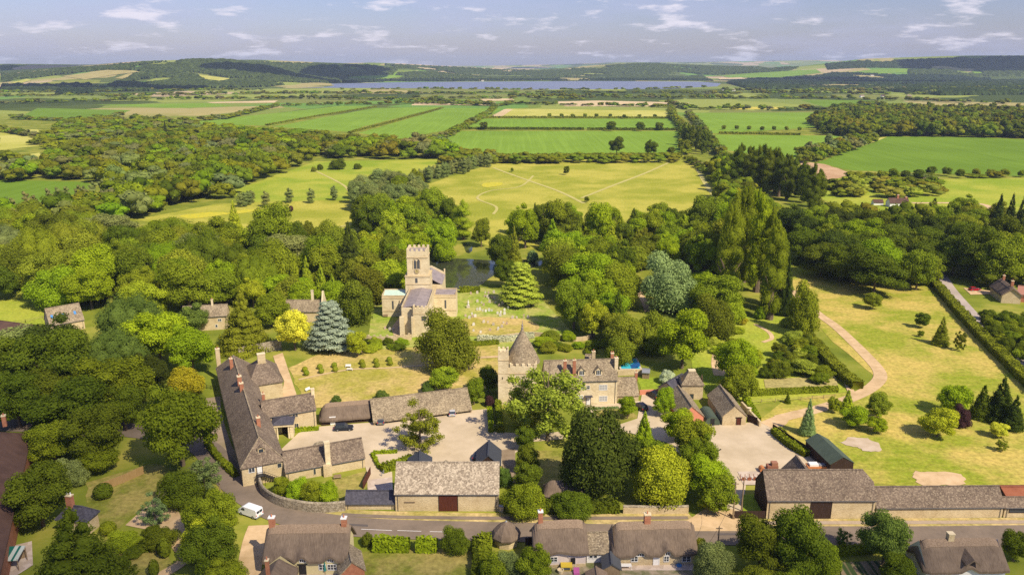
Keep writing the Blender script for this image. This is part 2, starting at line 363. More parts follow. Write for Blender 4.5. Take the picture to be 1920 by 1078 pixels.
# ------------------------------------------------------------------ ground, hills and fields
def make_ground():
    ys = [-60, 0, 60, 400, 1200, 2200] + list(np.arange(2800, 8000, 65)) + list(np.arange(8000, 16500, 220))
    us = np.linspace(-1, 1, 241)
    V = []
    for y in ys:
        x = us * (max(y, 0) * 1.15 + 420); z = terrain(x, np.full_like(x, y))
        V += list(zip(x, np.full_like(x, y), z))
    n = 241; r = len(ys)
    Fq = [(j * n + i, j * n + i + 1, (j + 1) * n + i + 1, (j + 1) * n + i) for j in range(r - 1) for i in range(n - 1)]
    m, nt, N, L = nodes('countryside')
    out = N.new('ShaderNodeOutputMaterial'); b = N.new('ShaderNodeBsdfPrincipled'); L.new(b.outputs[0], out.inputs[0])
    b.inputs['Roughness'].default_value = 1; b.inputs['Specular IOR Level'].default_value = .03
    tc = N.new('ShaderNodeTexCoord'); mp = N.new('ShaderNodeMapping'); mp.inputs['Scale'].default_value = (.7, .55, 0); mp.inputs['Rotation'].default_value = (0, 0, .3)
    L.new(tc.outputs['Object'], mp.inputs[0])
    nz = N.new('ShaderNodeTexNoise'); nz.inputs['Scale'].default_value = .006; nz.inputs['Detail'].default_value = 2; L.new(mp.outputs[0], nz.inputs['Vector'])
    ad = N.new('ShaderNodeVectorMath'); ad.operation = 'MULTIPLY_ADD'; ad.inputs[1].default_value = (160, 160, 0); L.new(nz.outputs['Color'], ad.inputs[0]); L.new(mp.outputs[0], ad.inputs[2])
    vo = N.new('ShaderNodeTexVoronoi'); vo.inputs['Scale'].default_value = 1 / 190; vo.distance = 'CHEBYCHEV'; L.new(ad.outputs[0], vo.inputs['Vector'])
    se = N.new('ShaderNodeSeparateColor'); L.new(vo.outputs['Color'], se.inputs[0])
    r2 = N.new('ShaderNodeValToRGB'); r2.color_ramp.interpolation = 'CONSTANT'; e = r2.color_ramp.elements
    cs = [(.06, .085, .02), (.1, .13, .03), (.17, .23, .035), (.2, .25, .05), (.14, .26, .045), (.08, .11, .025), (.36, .31, .12), (.26, .3, .06), (.45, .35, .2), (.19, .21, .05)]
    for i, c in enumerate(cs):
        el = e[i] if i < 2 else e.new(i / len(cs))
        el.position = i / len(cs); el.color = c4(c)
    L.new(se.outputs[0], r2.inputs[0])
    # near ground: rough grass patches
    n1 = N.new('ShaderNodeTexNoise'); n1.inputs['Scale'].default_value = .05; n1.inputs['Detail'].default_value = 8; n1.inputs['Roughness'].default_value = .65; L.new(tc.outputs['Object'], n1.inputs['Vector'])
    r1 = N.new('ShaderNodeValToRGB'); e = r1.color_ramp.elements
    e[0].position = .35; e[0].color = (.12, .155, .018, 1); e[1].position = .66; e[1].color = (.34, .31, .06, 1)
    el = e.new(.5); el.color = (.2, .23, .028, 1)
    L.new(n1.outputs[0], r1.inputs[0])
    sp = N.new('ShaderNodeSeparateXYZ'); L.new(tc.outputs['Object'], sp.inputs[0])
    mr = N.new('ShaderNodeMapRange'); mr.inputs[1].default_value = 1300; mr.inputs[2].default_value = 1500; L.new(sp.outputs[1], mr.inputs[0])
    mx = N.new('ShaderNodeMix'); mx.data_type = 'RGBA'; L.new(mr.outputs[0], mx.inputs[0]); L.new(r1.outputs[0], mx.inputs[6]); L.new(r2.outputs[0], mx.inputs[7])
    L.new(mx.outputs[2], b.inputs['Base Color'])
    me = mesh_np('ground', V, np.array(Fq), smooth=True); me.materials.append(m)
    tag(link('ground', me), kind='structure')
make_ground()

FIELDS = [  # (name, outline in the photograph, material, height layer)
    ('crop_field', [(865, 246), (1277, 246), (1277, 291), (1173, 296), (853, 294), (820, 268)], C_GREEN, 1),
    ('crop_field', [(903, 223), (1257, 223), (1277, 241), (873, 242)], C_GREEN2, 1),
    ('yellowing_field', [(950, 204), (1250, 208), (1258, 221), (925, 221)], C_YEL, 1),
    ('tan_strip', [(920, 219), (946, 205), (962, 205), (938, 221)], C_TAN, 2),
    ('crop_field', [(315, 233), (520, 212), (640, 199), (692, 200), (506, 236)], C_GREEN, 1),
    ('crop_field', [(512, 238), (702, 203), (828, 201), (680, 238), (655, 248)], C_GREEN, 1),
    ('crop_field', [(672, 250), (835, 203), (940, 204), (922, 214), (865, 240), (795, 252), (760, 262)], C_GREEN, 1),
    ('crop_field', [(32, 223), (70, 203), (245, 207), (215, 220), (120, 228)], C_GREEN3, 1),
    ('crop_field', [(175, 197), (390, 194), (440, 199), (330, 203)], C_GREEN2, 1),
    ('tan_field', [(325, 217), (520, 198), (535, 202), (370, 218)], C_STUB, 1),
    ('pale_field', [(0, 243), (70, 243), (92, 262), (88, 272), (0, 282)], C_YEL, 1),
    ('pale_field', [(15, 296), (185, 268), (192, 276), (90, 300), (20, 306)], C_YEL, 1),
    ('crop_field', [(-60, 336), (150, 341), (182, 347), (120, 373), (-60, 400)], C_GREEN3, 1),
    ('meadow', [(-80, 532), (100, 532), (200, 545), (150, 572), (80, 612), (-80, 616)], G_MEAD2, 1),
    ('meadow', [(435, 358), (590, 303), (835, 299), (800, 318), (690, 350), (668, 385), (520, 382), (455, 384)], G_MEAD2, 1),
    ('meadow', [(250, 412), (400, 384), (520, 378), (690, 374), (690, 400), (640, 440), (560, 440), (300, 420)], G_MEAD, 2),
    ('meadow', [(790, 350), (935, 302), (1300, 296), (1346, 340), (1372, 398), (1335, 440), (950, 470), (900, 455), (800, 385)], G_MEAD, 1),
    ('crop_field', [(1286, 212), (1612, 211), (1560, 231), (1520, 240), (1345, 251), (1325, 249)], C_GREEN, 1),
    ('crop_field', [(1340, 253), (1592, 255), (1560, 270), (1495, 297), (1420, 292), (1350, 280)], C_GREEN, 1),
    ('crop_field', [(1532, 306), (1655, 256), (1840, 258), (1990, 266), (2050, 335), (1750, 325), (1600, 320)], C_GREEN3, 1),
    ('ploughed_field', [(1500, 303), (1545, 308), (1605, 328), (1545, 340), (1505, 332)], C_PLO, 2),
    ('meadow', [(1570, 335), (1700, 337), (2050, 333), (2050, 400), (1760, 392), (1600, 400), (1540, 372)], G_MEAD2, 1),
    ('meadow', [(1500, 188), (1620, 188), (1680, 196), (1660, 208), (1560, 205)], C_GREEN3, 1),
    ('rape_field', [(1372, 201), (1477, 201), (1480, 205), (1374, 206)], C_RAPE, 2),
    ('tan_field', [(1040, 191), (1120, 189), (1290, 193), (1300, 200), (1060, 200)], C_TAN, 1),
    ('tan_field', [(780, 192), (930, 192), (925, 198), (770, 198)], C_TAN, 1),
    ('tan_field', [(900, 186), (960, 185), (965, 189), (905, 190)], C_TAN, 2),
    ('pale_field', [(385, 192), (520, 189), (515, 193), (400, 194)], C_TAN, 2),
    ('pale_field', [(1450, 160), (1560, 158), (1700, 160), (1680, 169), (1540, 170)], C_STUB, 1),
    ('paddock', [(1484, 490), (1545, 486), (1742, 532), (1935, 728), (2000, 935), (1560, 905), (1420, 790), (1480, 742), (1600, 735), (1660, 720), (1560, 640), (1490, 560)], G_PADD, 1),
    ('churchyard', [(690, 640), (700, 560), (870, 535), (1010, 555), (1090, 640), (900, 655), (700, 660)], G_CHURCH, 1),
    ('lawn', [(540, 690), (600, 664), (760, 652), (930, 644), (960, 680), (935, 725), (690, 762), (590, 765), (566, 742)], G_LAWN, 2),
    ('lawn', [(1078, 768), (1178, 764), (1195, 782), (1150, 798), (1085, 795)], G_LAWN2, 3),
    ('lawn', [(318, 545), (400, 556), (428, 570), (345, 582)], G_LAWN, 2),
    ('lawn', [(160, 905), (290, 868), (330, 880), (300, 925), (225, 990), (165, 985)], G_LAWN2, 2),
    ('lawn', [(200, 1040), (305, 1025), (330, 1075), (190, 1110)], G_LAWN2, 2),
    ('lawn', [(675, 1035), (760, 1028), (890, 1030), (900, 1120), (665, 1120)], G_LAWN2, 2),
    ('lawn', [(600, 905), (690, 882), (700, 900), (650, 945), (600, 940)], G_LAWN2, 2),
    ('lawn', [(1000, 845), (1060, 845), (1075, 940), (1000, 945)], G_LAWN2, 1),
    ('lawn', [(1195, 706), (1250, 708), (1246, 731), (1202, 731)], G_MEAD2, 2),
    ('garden', [(1290, 600), (1470, 590), (1500, 660), (1590, 735), (1400, 760), (1300, 720)], G_MEAD2, 1),
]
for nm, pts, m, ly in FIELDS: sheet(nm, pts, .004 + .012 * ly, m)
for a, b in (([(560, 850), (680, 815), (800, 800), (930, 800)], 1), ([(700, 900), (715, 860), (760, 825), (850, 805)], 1), ([(1215, 745), (1235, 800), (1290, 860), (1340, 950)], 1), ([(1340, 850), (1400, 820), (1450, 797)], 1), ([(1520, 880), (1470, 850), (1430, 820)], 1)):
    w = smooth_line([tuple(P(x, y))[:2] for x, y in a], 6)
    for o in (-.8, .8): ribbon('tyre_track', [(x + o * .5, y + o * .8) for x, y in w], .38, .05, mat('worn_gravel', [(.4, .32, .2), (.47, .38, .25)], .7), n=1, px=False)
sheet('road_patch', [(655, 982), (690, 984), (690, 988), (654, 986)], .07, mat('tar_patch', [(.1, .085, .075), (.12, .1, .09)], 2)); sheet('road_patch', [(1345, 1000), (1395, 1000), (1396, 1004), (1344, 1004)], .07, MATS['tar_patch'])
# fields and pastures on the far rise
for nm, pts, m in [
    ('hill_field', [(115, 144), (185, 134), (245, 132), (262, 136), (210, 142), (160, 150)], C_STUB), ('hill_field', [(215, 148), (240, 139), (270, 136), (272, 140), (235, 149)], C_STUB),
    ('hill_field', [(20, 156), (50, 149), (60, 151), (35, 158)], C_YEL), ('hill_field', [(60, 158), (130, 150), (190, 151), (180, 161), (70, 161)], G_BASE),
    ('hill_field', [(365, 140), (430, 148), (425, 154), (385, 149)], C_YEL),
    ('hill_field', [(650, 147), (700, 137), (770, 138), (780, 143), (720, 149)], C_GREEN2), ('hill_field', [(735, 124), (830, 123), (960, 134), (955, 138), (860, 131), (740, 128)], C_TAN),
    ('hill_field', [(860, 144), (1060, 144), (1200, 146), (1210, 150), (1020, 152), (870, 150)], C_STUB),
    ('hill_field', [(1350, 143), (1430, 136), (1530, 131), (1540, 137), (1460, 146), (1370, 147)], C_GREEN2), ('hill_field', [(1590, 137), (1650, 130), (1725, 129), (1720, 135), (1640, 140)], C_GREEN2),
    ('hill_field', [(1345, 147), (1390, 146), (1400, 149), (1350, 150)], C_TAN), ('hill_field', [(1820, 134), (1900, 134), (1905, 139), (1830, 140)], C_GREEN2), ('hill_field', [(1760, 138), (1790, 139), (1780, 143), (1740, 143)], C_YEL)]:
    drape(nm, pts, m, 1.2)
sheet('lake', [(535, 164), (570, 158.5), (760, 154.5), (1100, 152.5), (1310, 153.5), (1352, 157), (1345, 162.5), (1240, 167.5), (980, 168.5), (800, 166), (640, 165.5)], .06, LAKE)
blob('pond', [(800, 500), (812, 488), (850, 485), (925, 488), (1005, 487), (1018, 494), (990, 505), (930, 515), (905, 532), (880, 541), (830, 542), (800, 530)], .03, WATER, .3)
blob('stream', [(868, 458), (880, 458), (886, 466), (882, 474), (876, 474), (872, 466)], .03, WATER, .3)
# roads, yards and tracks
ROAD = [(2150, 1001), (1920, 1003), (1700, 1005), (1400, 1004), (1100, 1000), (850, 995), (700, 990), (610, 981), (540, 966), (485, 940), (440, 905), (410, 868), (380, 838), (320, 818), (250, 808), (200, 801), (100, 800), (0, 797), (-120, 792)]
ribbon('road', ROAD, 6.4, .05, ASPH)
ribbon('side_track', [(487, 985), (478, 1010), (470, 1050), (462, 1110)], 4.2, .035, TRACK)
ribbon('lane', [(400, 745), (402, 780), (420, 840), (450, 890)], 3.6, .03, mat('worn_lane', [(.28, .21, .13), (.36, .28, .19)], .8, scale2=.2, cols2=[(.24, .2, .1), (.4, .3, .2)]))
VERGE = 'verge'
sheet(VERGE, [(560, 948), (700, 958), (900, 962), (1290, 962), (1300, 972), (1290, 984), (900, 981), (700, 976), (640, 972)], .012, G_DRY)
sheet(VERGE, [(1375, 974), (1640, 972), (2100, 970), (2100, 989), (1700, 991), (1400, 989)], .012, G_DRY)
ribbon('footpath', [(640, 965), (760, 970), (1000, 972), (1290, 971)], 1.1, .06, ASPH); ribbon('footpath', [(1420, 981), (1640, 980), (2100, 978)], 1.1, .06, mat('sandy_path', [(.34, .26, .18), (.42, .33, .24)], 1))
ribbon('centre_line', [(677, 992.5), (735, 995)], .12, .06, WHITE); ribbon('centre_line', [(745, 995), (790, 996.5)], .12, .06, WHITE); ribbon('centre_line', [(806, 997), (850, 998)], .12, .06, WHITE)
sheet('gravel_yard', [(528, 842), (560, 812), (600, 800), (700, 792), (880, 770), (914, 767), (922, 810), (968, 812), (985, 835), (966, 850), (966, 872), (860, 880), (735, 880), (737, 935), (690, 935), (688, 885), (680, 860), (600, 850), (540, 862)], .03, GRAVEL)
sheet('yard', [(1325, 798), (1440, 790), (1448, 805), (1500, 838), (1540, 868), (1560, 900), (1400, 905), (1385, 880), (1350, 840), (1315, 800)], .03, GRAVEL)
sheet('driveway', [(1150, 800), (1195, 785), (1205, 732), (1245, 732), (1262, 770), (1330, 800), (1400, 900), (1390, 968), (1370, 985), (1290, 985), (1330, 950), (1305, 880), (1250, 830), (1180, 812), (960, 832), (960, 818)], .026, GRAVEL)
sheet('forecourt', [(1280, 982), (1325, 952), (1372, 955), (1420, 975), (1430, 996), (1275, 996)], .04, TRACK)
sheet('paved_yard', [(690, 900), (735, 895), (740, 955), (690, 955)], .042, PAVE)
sheet('gravel_drive', [(235, 985), (285, 940), (330, 945), (345, 985), (350, 1010), (320, 1005), (270, 992)], .034, TRACK)
ribbon('gravel_drive', [(322, 990), (333, 1020), (345, 1050), (300, 1080)], 2.2, .038, TRACK)
ribbon('dirt_track', [(1460, 785), (1530, 768), (1600, 745), (1640, 722), (1650, 700), (1625, 668), (1570, 615), (1535, 590), (1510, 568), (1488, 545)], 3.6, .04, TRACK)
sheet('track_mouth', [(1425, 792), (1460, 778), (1490, 770), (1475, 795), (1455, 808)], .044, TRACK)
ribbon('dirt_track', [(1600, 743), (1584, 712), (1560, 680), (1530, 655)], 1.8, .044, TRACK)
ribbon('lane', [(1990, 745), (1900, 665), (1850, 618), (1810, 575), (1780, 540), (1762, 512), (1740, 498)], 4.2, .05, mat('pale_lane', [(.36, .29, .24), (.46, .38, .32)], .6, scale2=.1, cols2=[(.32, .27, .22), (.5, .42, .35)]))
sheet('drive', [(1806, 540), (1860, 546), (1865, 552), (1820, 553)], .054, TRACK)
ribbon('woodland_path', [(1175, 505), (1188, 530), (1205, 560), (1215, 585)], 2.4, .03, TRACK); ribbon('garden_path', [(1350, 650), (1345, 680), (1350, 705)], 3.5, .035, TRACK)
ribbon('garden_path', [(1415, 608), (1440, 622), (1447, 635), (1430, 642)], 1.4, .035, TRACK)
ribbon('lawn_path', [(560, 712), (650, 694), (730, 690), (800, 685)], .9, .034, mat('worn_grass', [(.5, .36, .17), (.58, .43, .24)], .5)); ribbon('lawn_path', [(890, 671), (935, 669)], 1.6, .034, TRACK)
sheet('terrace', [(512, 668), (530, 662), (556, 740), (535, 760), (528, 745), (533, 715), (516, 680)], .034, TRACK)
sheet('manor_terrace', [(1075, 762), (1160, 756), (1200, 752), (1200, 765), (1110, 770), (1130, 790), (1108, 790), (1096, 770)], .05, GRAVEL)
blob('bare_ground', [(742, 602), (755, 596), (765, 615), (755, 628), (735, 628)], .03, TRACK); blob('bare_ground', [(870, 598), (950, 596), (1000, 605), (1000, 622), (900, 630), (872, 625)], .03, G_LAWN)
blob('bare_ground', [(1575, 830), (1600, 820), (1640, 828), (1655, 846), (1625, 846), (1600, 838)], .03, mat('scraped_soil', [(.42, .32, .2), (.56, .45, .33)], .3)); blob('bare_ground', [(1712, 888), (1730, 884), (1800, 890), (1805, 906), (1755, 912), (1725, 908)], .03, TRACK)
for pts, w in (([(925, 315), (960, 328), (1000, 342), (1050, 360), (1095, 382)], 2.6), ([(1090, 372), (1150, 348), (1210, 325), (1255, 305)], 2.6), ([(1300, 300), (1320, 340), (1345, 375), (1362, 398)], 3.5), ([(1000, 330), (975, 350), (920, 358), (895, 372), (930, 388), (925, 402)], 1.8), ([(590, 320), (640, 345), (655, 360)], 2), ([(600, 440), (640, 425), (690, 415)], 2), ([(800, 352), (815, 370), (812, 385)], 2)):
    ribbon('mown_path', pts, w, .03, mat('mown_stripe', [(.42, .38, .1), (.5, .44, .15)], .1))
ribbon('field_track', [(1500, 300), (1560, 290), (1625, 270), (1660, 257)], 5, .03, C_YEL); ribbon('field_track', [(1665, 338), (1690, 336), (1760, 333)], 4, .03, GRAVEL); ribbon('field_track', [(1710, 381), (1830, 382), (1860, 392)], 4, .03, TRACK)
ribbon('field_track', [(1345, 285), (1355, 296), (1365, 308)], 5, .03, GRAVEL)
for pts in ([(430, 398), (470, 393), (485, 395), (440, 402)], [(340, 405), (400, 398), (430, 402), (360, 410)], [(905, 345), (935, 342), (940, 348), (910, 352)]):
    blob('buttercup_patch', pts, .036, mat('buttercups', [(.36, .38, .03), (.62, .5, .03)], .5), .8)
sheet('vegetable_plot', [(1575, 1055), (1680, 1050), (1730, 1120), (1580, 1120)], .03, mat('vegetable_rows', [(.05, .08, .02), (.3, .22, .12)], .6, stretch=(2.2, .1, 1), detail=1, rotz=.35, pos=(.42, .58)))
sheet('cottage_garden', [(1000, 1055), (1160, 1048), (1300, 1050), (1310, 1120), (990, 1120)], .02, mat('garden_soil', [(.1, .11, .03), (.36, .28, .19)], .6, scale2=.3, cols2=[(.08, .12, .02), (.4, .32, .22)]))
sheet('patio', [(1160, 1056), (1300, 1056), (1300, 1070), (1160, 1070)], .034, PAVE); sheet('patio', [(550, 1068), (660, 1068), (670, 1110), (540, 1110)], .034, PAVE)
sheet('orchard_plot', [(1432, 712), (1565, 705), (1572, 725), (1435, 728)], .03, C_STUB)
sheet('back_yard', [(0, 1030), (60, 1015), (62, 1060), (0, 1100)], .03, PAVE)
sheet('small_enclosure', [(1393, 928), (1430, 926), (1436, 958), (1393, 960)], .03, G_MEAD2); sheet('stone_pad', [(1383, 885), (1428, 884), (1418, 910), (1394, 910)], .05, PAVE)
sheet('orchard_ground', [(940, 845), (965, 840), (968, 905), (945, 908)], .03, mat('bare_soil', [(.22, .16, .1), (.3, .23, .15)], .5))

# ------------------------------------------------------------------ sky, sun, haze
SUN_AZ, SUN_EL = R(44), R(46)
to_sun = Vector((math.sin(SUN_AZ) * math.cos(SUN_EL), -math.cos(SUN_AZ) * math.cos(SUN_EL), math.sin(SUN_EL)))
def make_light():
    w = bpy.data.worlds.new('World'); sc.world = w; w.use_nodes = True
    nt = w.node_tree; N = nt.nodes; L = nt.links; N.clear()
    out = N.new('ShaderNodeOutputWorld'); bg = N.new('ShaderNodeBackground'); sky = N.new('ShaderNodeTexSky')
    sky.sky_type = 'NISHITA'; sky.sun_disc = False; sky.sun_elevation = SUN_EL; sky.sun_rotation = math.pi - SUN_AZ
    sky.air_density = 1.3; sky.dust_density = .6; sky.ozone_density = 3.2; sky.altitude = 200
    tc = N.new('ShaderNodeTexCoord'); sp = N.new('ShaderNodeSeparateXYZ'); L.new(tc.outputs['Generated'], sp.inputs[0])
    zz = N.new('ShaderNodeMath'); zz.operation = 'MAXIMUM'; zz.inputs[1].default_value = .004; L.new(sp.outputs[2], zz.inputs[0])
    za = N.new('ShaderNodeMath'); za.operation = 'ADD'; za.inputs[1].default_value = .17; L.new(zz.outputs[0], za.inputs[0])
    dx = N.new('ShaderNodeMath'); dx.operation = 'DIVIDE'; L.new(sp.outputs[0], dx.inputs[0]); L.new(za.outputs[0], dx.inputs[1])
    dy = N.new('ShaderNodeMath'); dy.operation = 'DIVIDE'; L.new(sp.outputs[1], dy.inputs[0]); L.new(za.outputs[0], dy.inputs[1])
    def layer(sc_, thr, lo, off, det):
        cb = N.new('ShaderNodeCombineXYZ'); L.new(dx.outputs[0], cb.inputs[0]); L.new(dy.outputs[0], cb.inputs[1]); cb.inputs[2].default_value = off
        t = N.new('ShaderNodeTexNoise'); t.inputs['Scale'].default_value = sc_; t.inputs['Detail'].default_value = det; t.inputs['Roughness'].default_value = .58
        L.new(cb.outputs[0], t.inputs['Vector'])
        mr = N.new('ShaderNodeMapRange'); mr.inputs[1].default_value = lo; mr.inputs[2].default_value = thr; mr.interpolation_type = 'SMOOTHSTEP'; L.new(t.outputs[0], mr.inputs[0])
        return mr.outputs[0]
    c1 = layer(3.0, .68, .535, 5.3, 10); c2 = layer(.9, .72, .44, 9.7, 8)
    tint = N.new('ShaderNodeMix'); tint.data_type = 'RGBA'; tint.blend_type = 'MULTIPLY'; tint.inputs[0].default_value = 1; tint.inputs[7].default_value = SKYTINT
    L.new(sky.outputs[0], tint.inputs[6])
    m1 = N.new('ShaderNodeMix'); m1.data_type = 'RGBA'; L.new(tint.outputs[2], m1.inputs[6]); m1.inputs[7].default_value = (5.7, 6.0, 8.4, 1)
    k2 = N.new('ShaderNodeMath'); k2.operation = 'MULTIPLY'; k2.inputs[1].default_value = .5; L.new(c2, k2.inputs[0]); L.new(k2.outputs[0], m1.inputs[0])
    m2 = N.new('ShaderNodeMix'); m2.data_type = 'RGBA'; L.new(m1.outputs[2], m2.inputs[6]); m2.inputs[7].default_value = (10.2, 9.6, 10.6, 1)
    k1 = N.new('ShaderNodeMath'); k1.operation = 'MULTIPLY'; k1.inputs[1].default_value = .8; L.new(c1, k1.inputs[0]); L.new(k1.outputs[0], m2.inputs[0])
    L.new(m2.outputs[2], bg.inputs[0]); bg.inputs[1].default_value = SKYSTR
    L.new(bg.outputs[0], out.inputs[0])
    s = bpy.data.lights.new('sun', 'SUN'); s.energy = SUNSTR; s.angle = R(.5); s.color = (1, .88, .69)
    o = bpy.data.objects.new('sun', s); COL.objects.link(o); o.rotation_euler = to_sun.to_track_quat('Z', 'Y').to_euler(); o.location = (100, -100, 300)
SKYTINT, SKYSTR, SUNSTR = (.86, .86, 1.3, 1), .075, 5.0
make_light()
def make_haze():
    m, nt, N, L = nodes('haze'); out = N.new('ShaderNodeOutputMaterial'); v = N.new('ShaderNodeVolumePrincipled')
    v.inputs['Color'].default_value = (.6, .74, 1, 1); v.inputs['Density'].default_value = HAZE; v.inputs['Anisotropy'].default_value = 0
    L.new(v.outputs[0], out.inputs['Volume'])
    b = MB().box(-26000, 26000, -700, 17200, -1, 245)
    tag(b.build('haze', m), kind='stuff')
HAZE = 5.5e-5
make_haze()

def make_clouds():
    """cumulus overhead, above the frame; their shade lies on the far woods"""
    bm = MB(); g = random.Random(3)
    for px, py, rx, ry in ((520, 136, 430, 330), (640, 134, 330, 260), (130, 165, 420, 260), (270, 168, 260, 160), (1520, 152, 420, 260), (1650, 156, 330, 200), (1780, 120, 620, 380), (1900, 118, 520, 380), (1000, 128, 380, 260), (90, 125, 300, 300)):
        t = G(px, py); alt = 1000; c = t + to_sun * ((alt - t.z) / to_sun.z)
        for i in range(9):
            a = g.uniform(0, 6.28); q = g.uniform(0, .75); s_ = g.uniform(.3, .55)
            prof = [(math.sin(math.pi * k / 8), -math.cos(math.pi * k / 8)) for k in range(1, 8)]; n0 = len(bm.v)
            bm.lathe(prof, 14)
            bm.v[n0:] = [(c.x + math.cos(a) * q * rx + x * rx * s_ * g.uniform(.93, 1.07), c.y + math.sin(a) * q * ry + y * ry * s_, c.z + z * 75 * (1 if z > 0 else .4) + 10) for x, y, z in bm.v[n0:]]
    tag(bm.build('shade_clouds', flat('cloud_white', (.85, .85, .87), rough=1)), kind='stuff')
make_clouds()
def make_shade_veil():
    """unseen cloud veil added overhead to darken the left and bottom of the view"""
    m, nt, N, L = nodes('shade_veil'); out = N.new('ShaderNodeOutputMaterial'); d = N.new('ShaderNodeBsdfDiffuse'); d.inputs[0].default_value = (.85, .85, .87, 1); t = N.new('ShaderNodeBsdfTransparent'); x = N.new('ShaderNodeMixShader'); x.inputs[0].default_value = .78
    L.new(d.outputs[0], x.inputs[1]); L.new(t.outputs[0], x.inputs[2]); L.new(x.outputs[0], out.inputs[0]); g = random.Random(9); bm = MB()
    for cx, cy_, rx, ry in ((-122, 150, 66, 52), (0, 92, 190, 37)):
        c = Vector((cx, cy_, 0)) + to_sun * (900 / to_sun.z); n = 40; V = []
        w = [1 + .1 * math.sin(3 * a * 2 * math.pi / n + cx) + g.uniform(-.07, .07) for a in range(n)]
        prof = [(math.sin(math.pi * k / 8), -math.cos(math.pi * k / 8)) for k in range(0, 9)]; n0 = len(bm.v); bm.lathe([(max(r, .01), z) for r, z in prof], n)
        bm.v[n0:] = [(c.x + x_ * rx * w[i % n], c.y + y_ * ry * w[i % n], c.z + z_ * 12) for i, (x_, y_, z_) in enumerate(bm.v[n0:])]
    tag(bm.build('shade_clouds', m), kind='stuff')  # added out of view, for the shade it drops on the near ground
make_shade_veil()
cam = bpy.data.cameras.new('camera'); co = bpy.data.objects.new('camera', cam); COL.objects.link(co)
co.location = (0, 0, H); co.rotation_euler = (math.pi / 2 - PITCH, 0, 0)
cam.sensor_width = 36; cam.lens = F / 1920 * 36; cam.clip_start = 1; cam.clip_end = 60000
sc.camera = co
sc.view_settings.view_transform = 'Standard'; sc.view_settings.look = 'None'; sc.view_settings.gamma = 1; sc.view_settings.exposure = .34
sc.render.engine = 'CYCLES'; cy = sc.cycles
cy.max_bounces = 4; cy.diffuse_bounces = 2; cy.glossy_bounces = 2; cy.transmission_bounces = 2; cy.volume_bounces = 0; cy.transparent_max_bounces = 8
cy.use_denoising = False; cy.use_adaptive_sampling = True; cy.adaptive_threshold = .005
# ------------------------------------------------------------------ foliage meshes (unit height, unit width)
def unit_dirs(n, g, zmin=-1):
    z = g.uniform(zmin, 1, n); a = g.uniform(0, 2 * np.pi, n); r = np.sqrt(1 - z * z)
    return np.stack([r * np.cos(a), r * np.sin(a), z], 1)

def leaf_quads(C, Nn, s, g, tint, asp=.7):
    n = len(C); t = np.cross(Nn, unit_dirs(n, g)); t /= np.linalg.norm(t, axis=1)[:, None] + 1e-9
    b = np.cross(Nn, t); s = (s * g.uniform(.6, 1.4, n))[:, None]
    V = np.stack([C - t * s, C + b * s * asp, C + t * s, C - b * s * asp], 1).reshape(-1, 3)
    return V, np.arange(4 * n).reshape(-1, 4), tint

ICO_V = ICO_F = None
def ico():
    global ICO_V, ICO_F
    if ICO_V is None:
        import bmesh
        bm = bmesh.new(); bmesh.ops.create_icosphere(bm, subdivisions=2, radius=1)
        ICO_V = np.array([v.co[:] for v in bm.verts]); ICO_F = np.array([[v.index for v in f.verts] for f in bm.faces]); bm.free()
    return ICO_V, ICO_F

def crown_arrays(lobes, n, size, g, jit=.55, zmin=-.5, core=.74, asp=.7, lo=.8, droop=0, coreonly=None):
    Lb = np.array(lobes, float); c = Lb[:, :3]; r = Lb[:, 3:6]
    area = (r[:, 0] * r[:, 2] + r[:, 0] ** 2); pr = area / area.sum()
    k = g.choice(len(Lb), n * 2, p=pr); d = unit_dirs(n * 2, g, zmin)
    p = c[k] + r[k] * d * g.uniform(lo, 1.13, n * 2)[:, None]
    keep = np.ones(len(p), bool)
    for i in range(len(Lb)):
        q = (p - c[i]) / (r[i] * .84); keep &= ~(((q ** 2).sum(1) < 1) & (k != i))
    p, d, k = p[keep][:n], d[keep][:n], k[keep][:n]
    nn = d / r[k]; nn /= np.linalg.norm(nn, axis=1)[:, None]; nn += g.normal(0, jit, nn.shape); nn[:, 2] += .15
    if droop: nn[:, 2] *= .35
    nn /= np.linalg.norm(nn, axis=1)[:, None]
    lt = g.uniform(.2, .8, len(Lb)); tint = np.clip(lt[k] * .6 + g.uniform(0, 1, len(p)) * .4 + .12 * nn[:, 2], 0, 1)
    V, Fq, _ = leaf_quads(p, nn, size, g, tint, asp)
    iv, fi = ico(); Vs = [V]; Ft = []; tt = []; off = len(V)
    for i in range(len(Lb)):
        Vs.append(c[i] + iv * r[i] * core * g.uniform(.9, 1.05, (len(iv), 1))); Ft.append(fi + off); off += len(iv); tt.append(np.full(len(fi), lt[i] * .7))  # core tinted darker than its leaves, inner crown shade put into the colour
    return np.concatenate(Vs), Fq, np.concatenate(Ft), np.concatenate([tint] + tt)

def crown_mesh(name, lobes, n, size, seed, **k):
    g = np.random.default_rng(seed); V, Fq, Ft, t = crown_arrays(lobes, n, size, g, **k)
    zm = np.percentile(V[:, 2], 99.7); xm = np.percentile(np.abs(V[:, :2]).max(1), 98.5); V = V * np.array([.5 / xm, .5 / xm, 1 / zm])
    me = mesh_np(name, V, [Fq, Ft], t); me.materials.append(LEAF); return me

def fib(n, g, jit=.12):
    i = np.arange(n) + .5; z = 1 - 2 * i / n; a = np.pi * (1 + 5 ** .5) * i + g.uniform(0, 6); r = np.sqrt(1 - z * z)
    d = np.stack([r * np.cos(a), r * np.sin(a), z], 1) + g.normal(0, jit, (n, 3)); return d

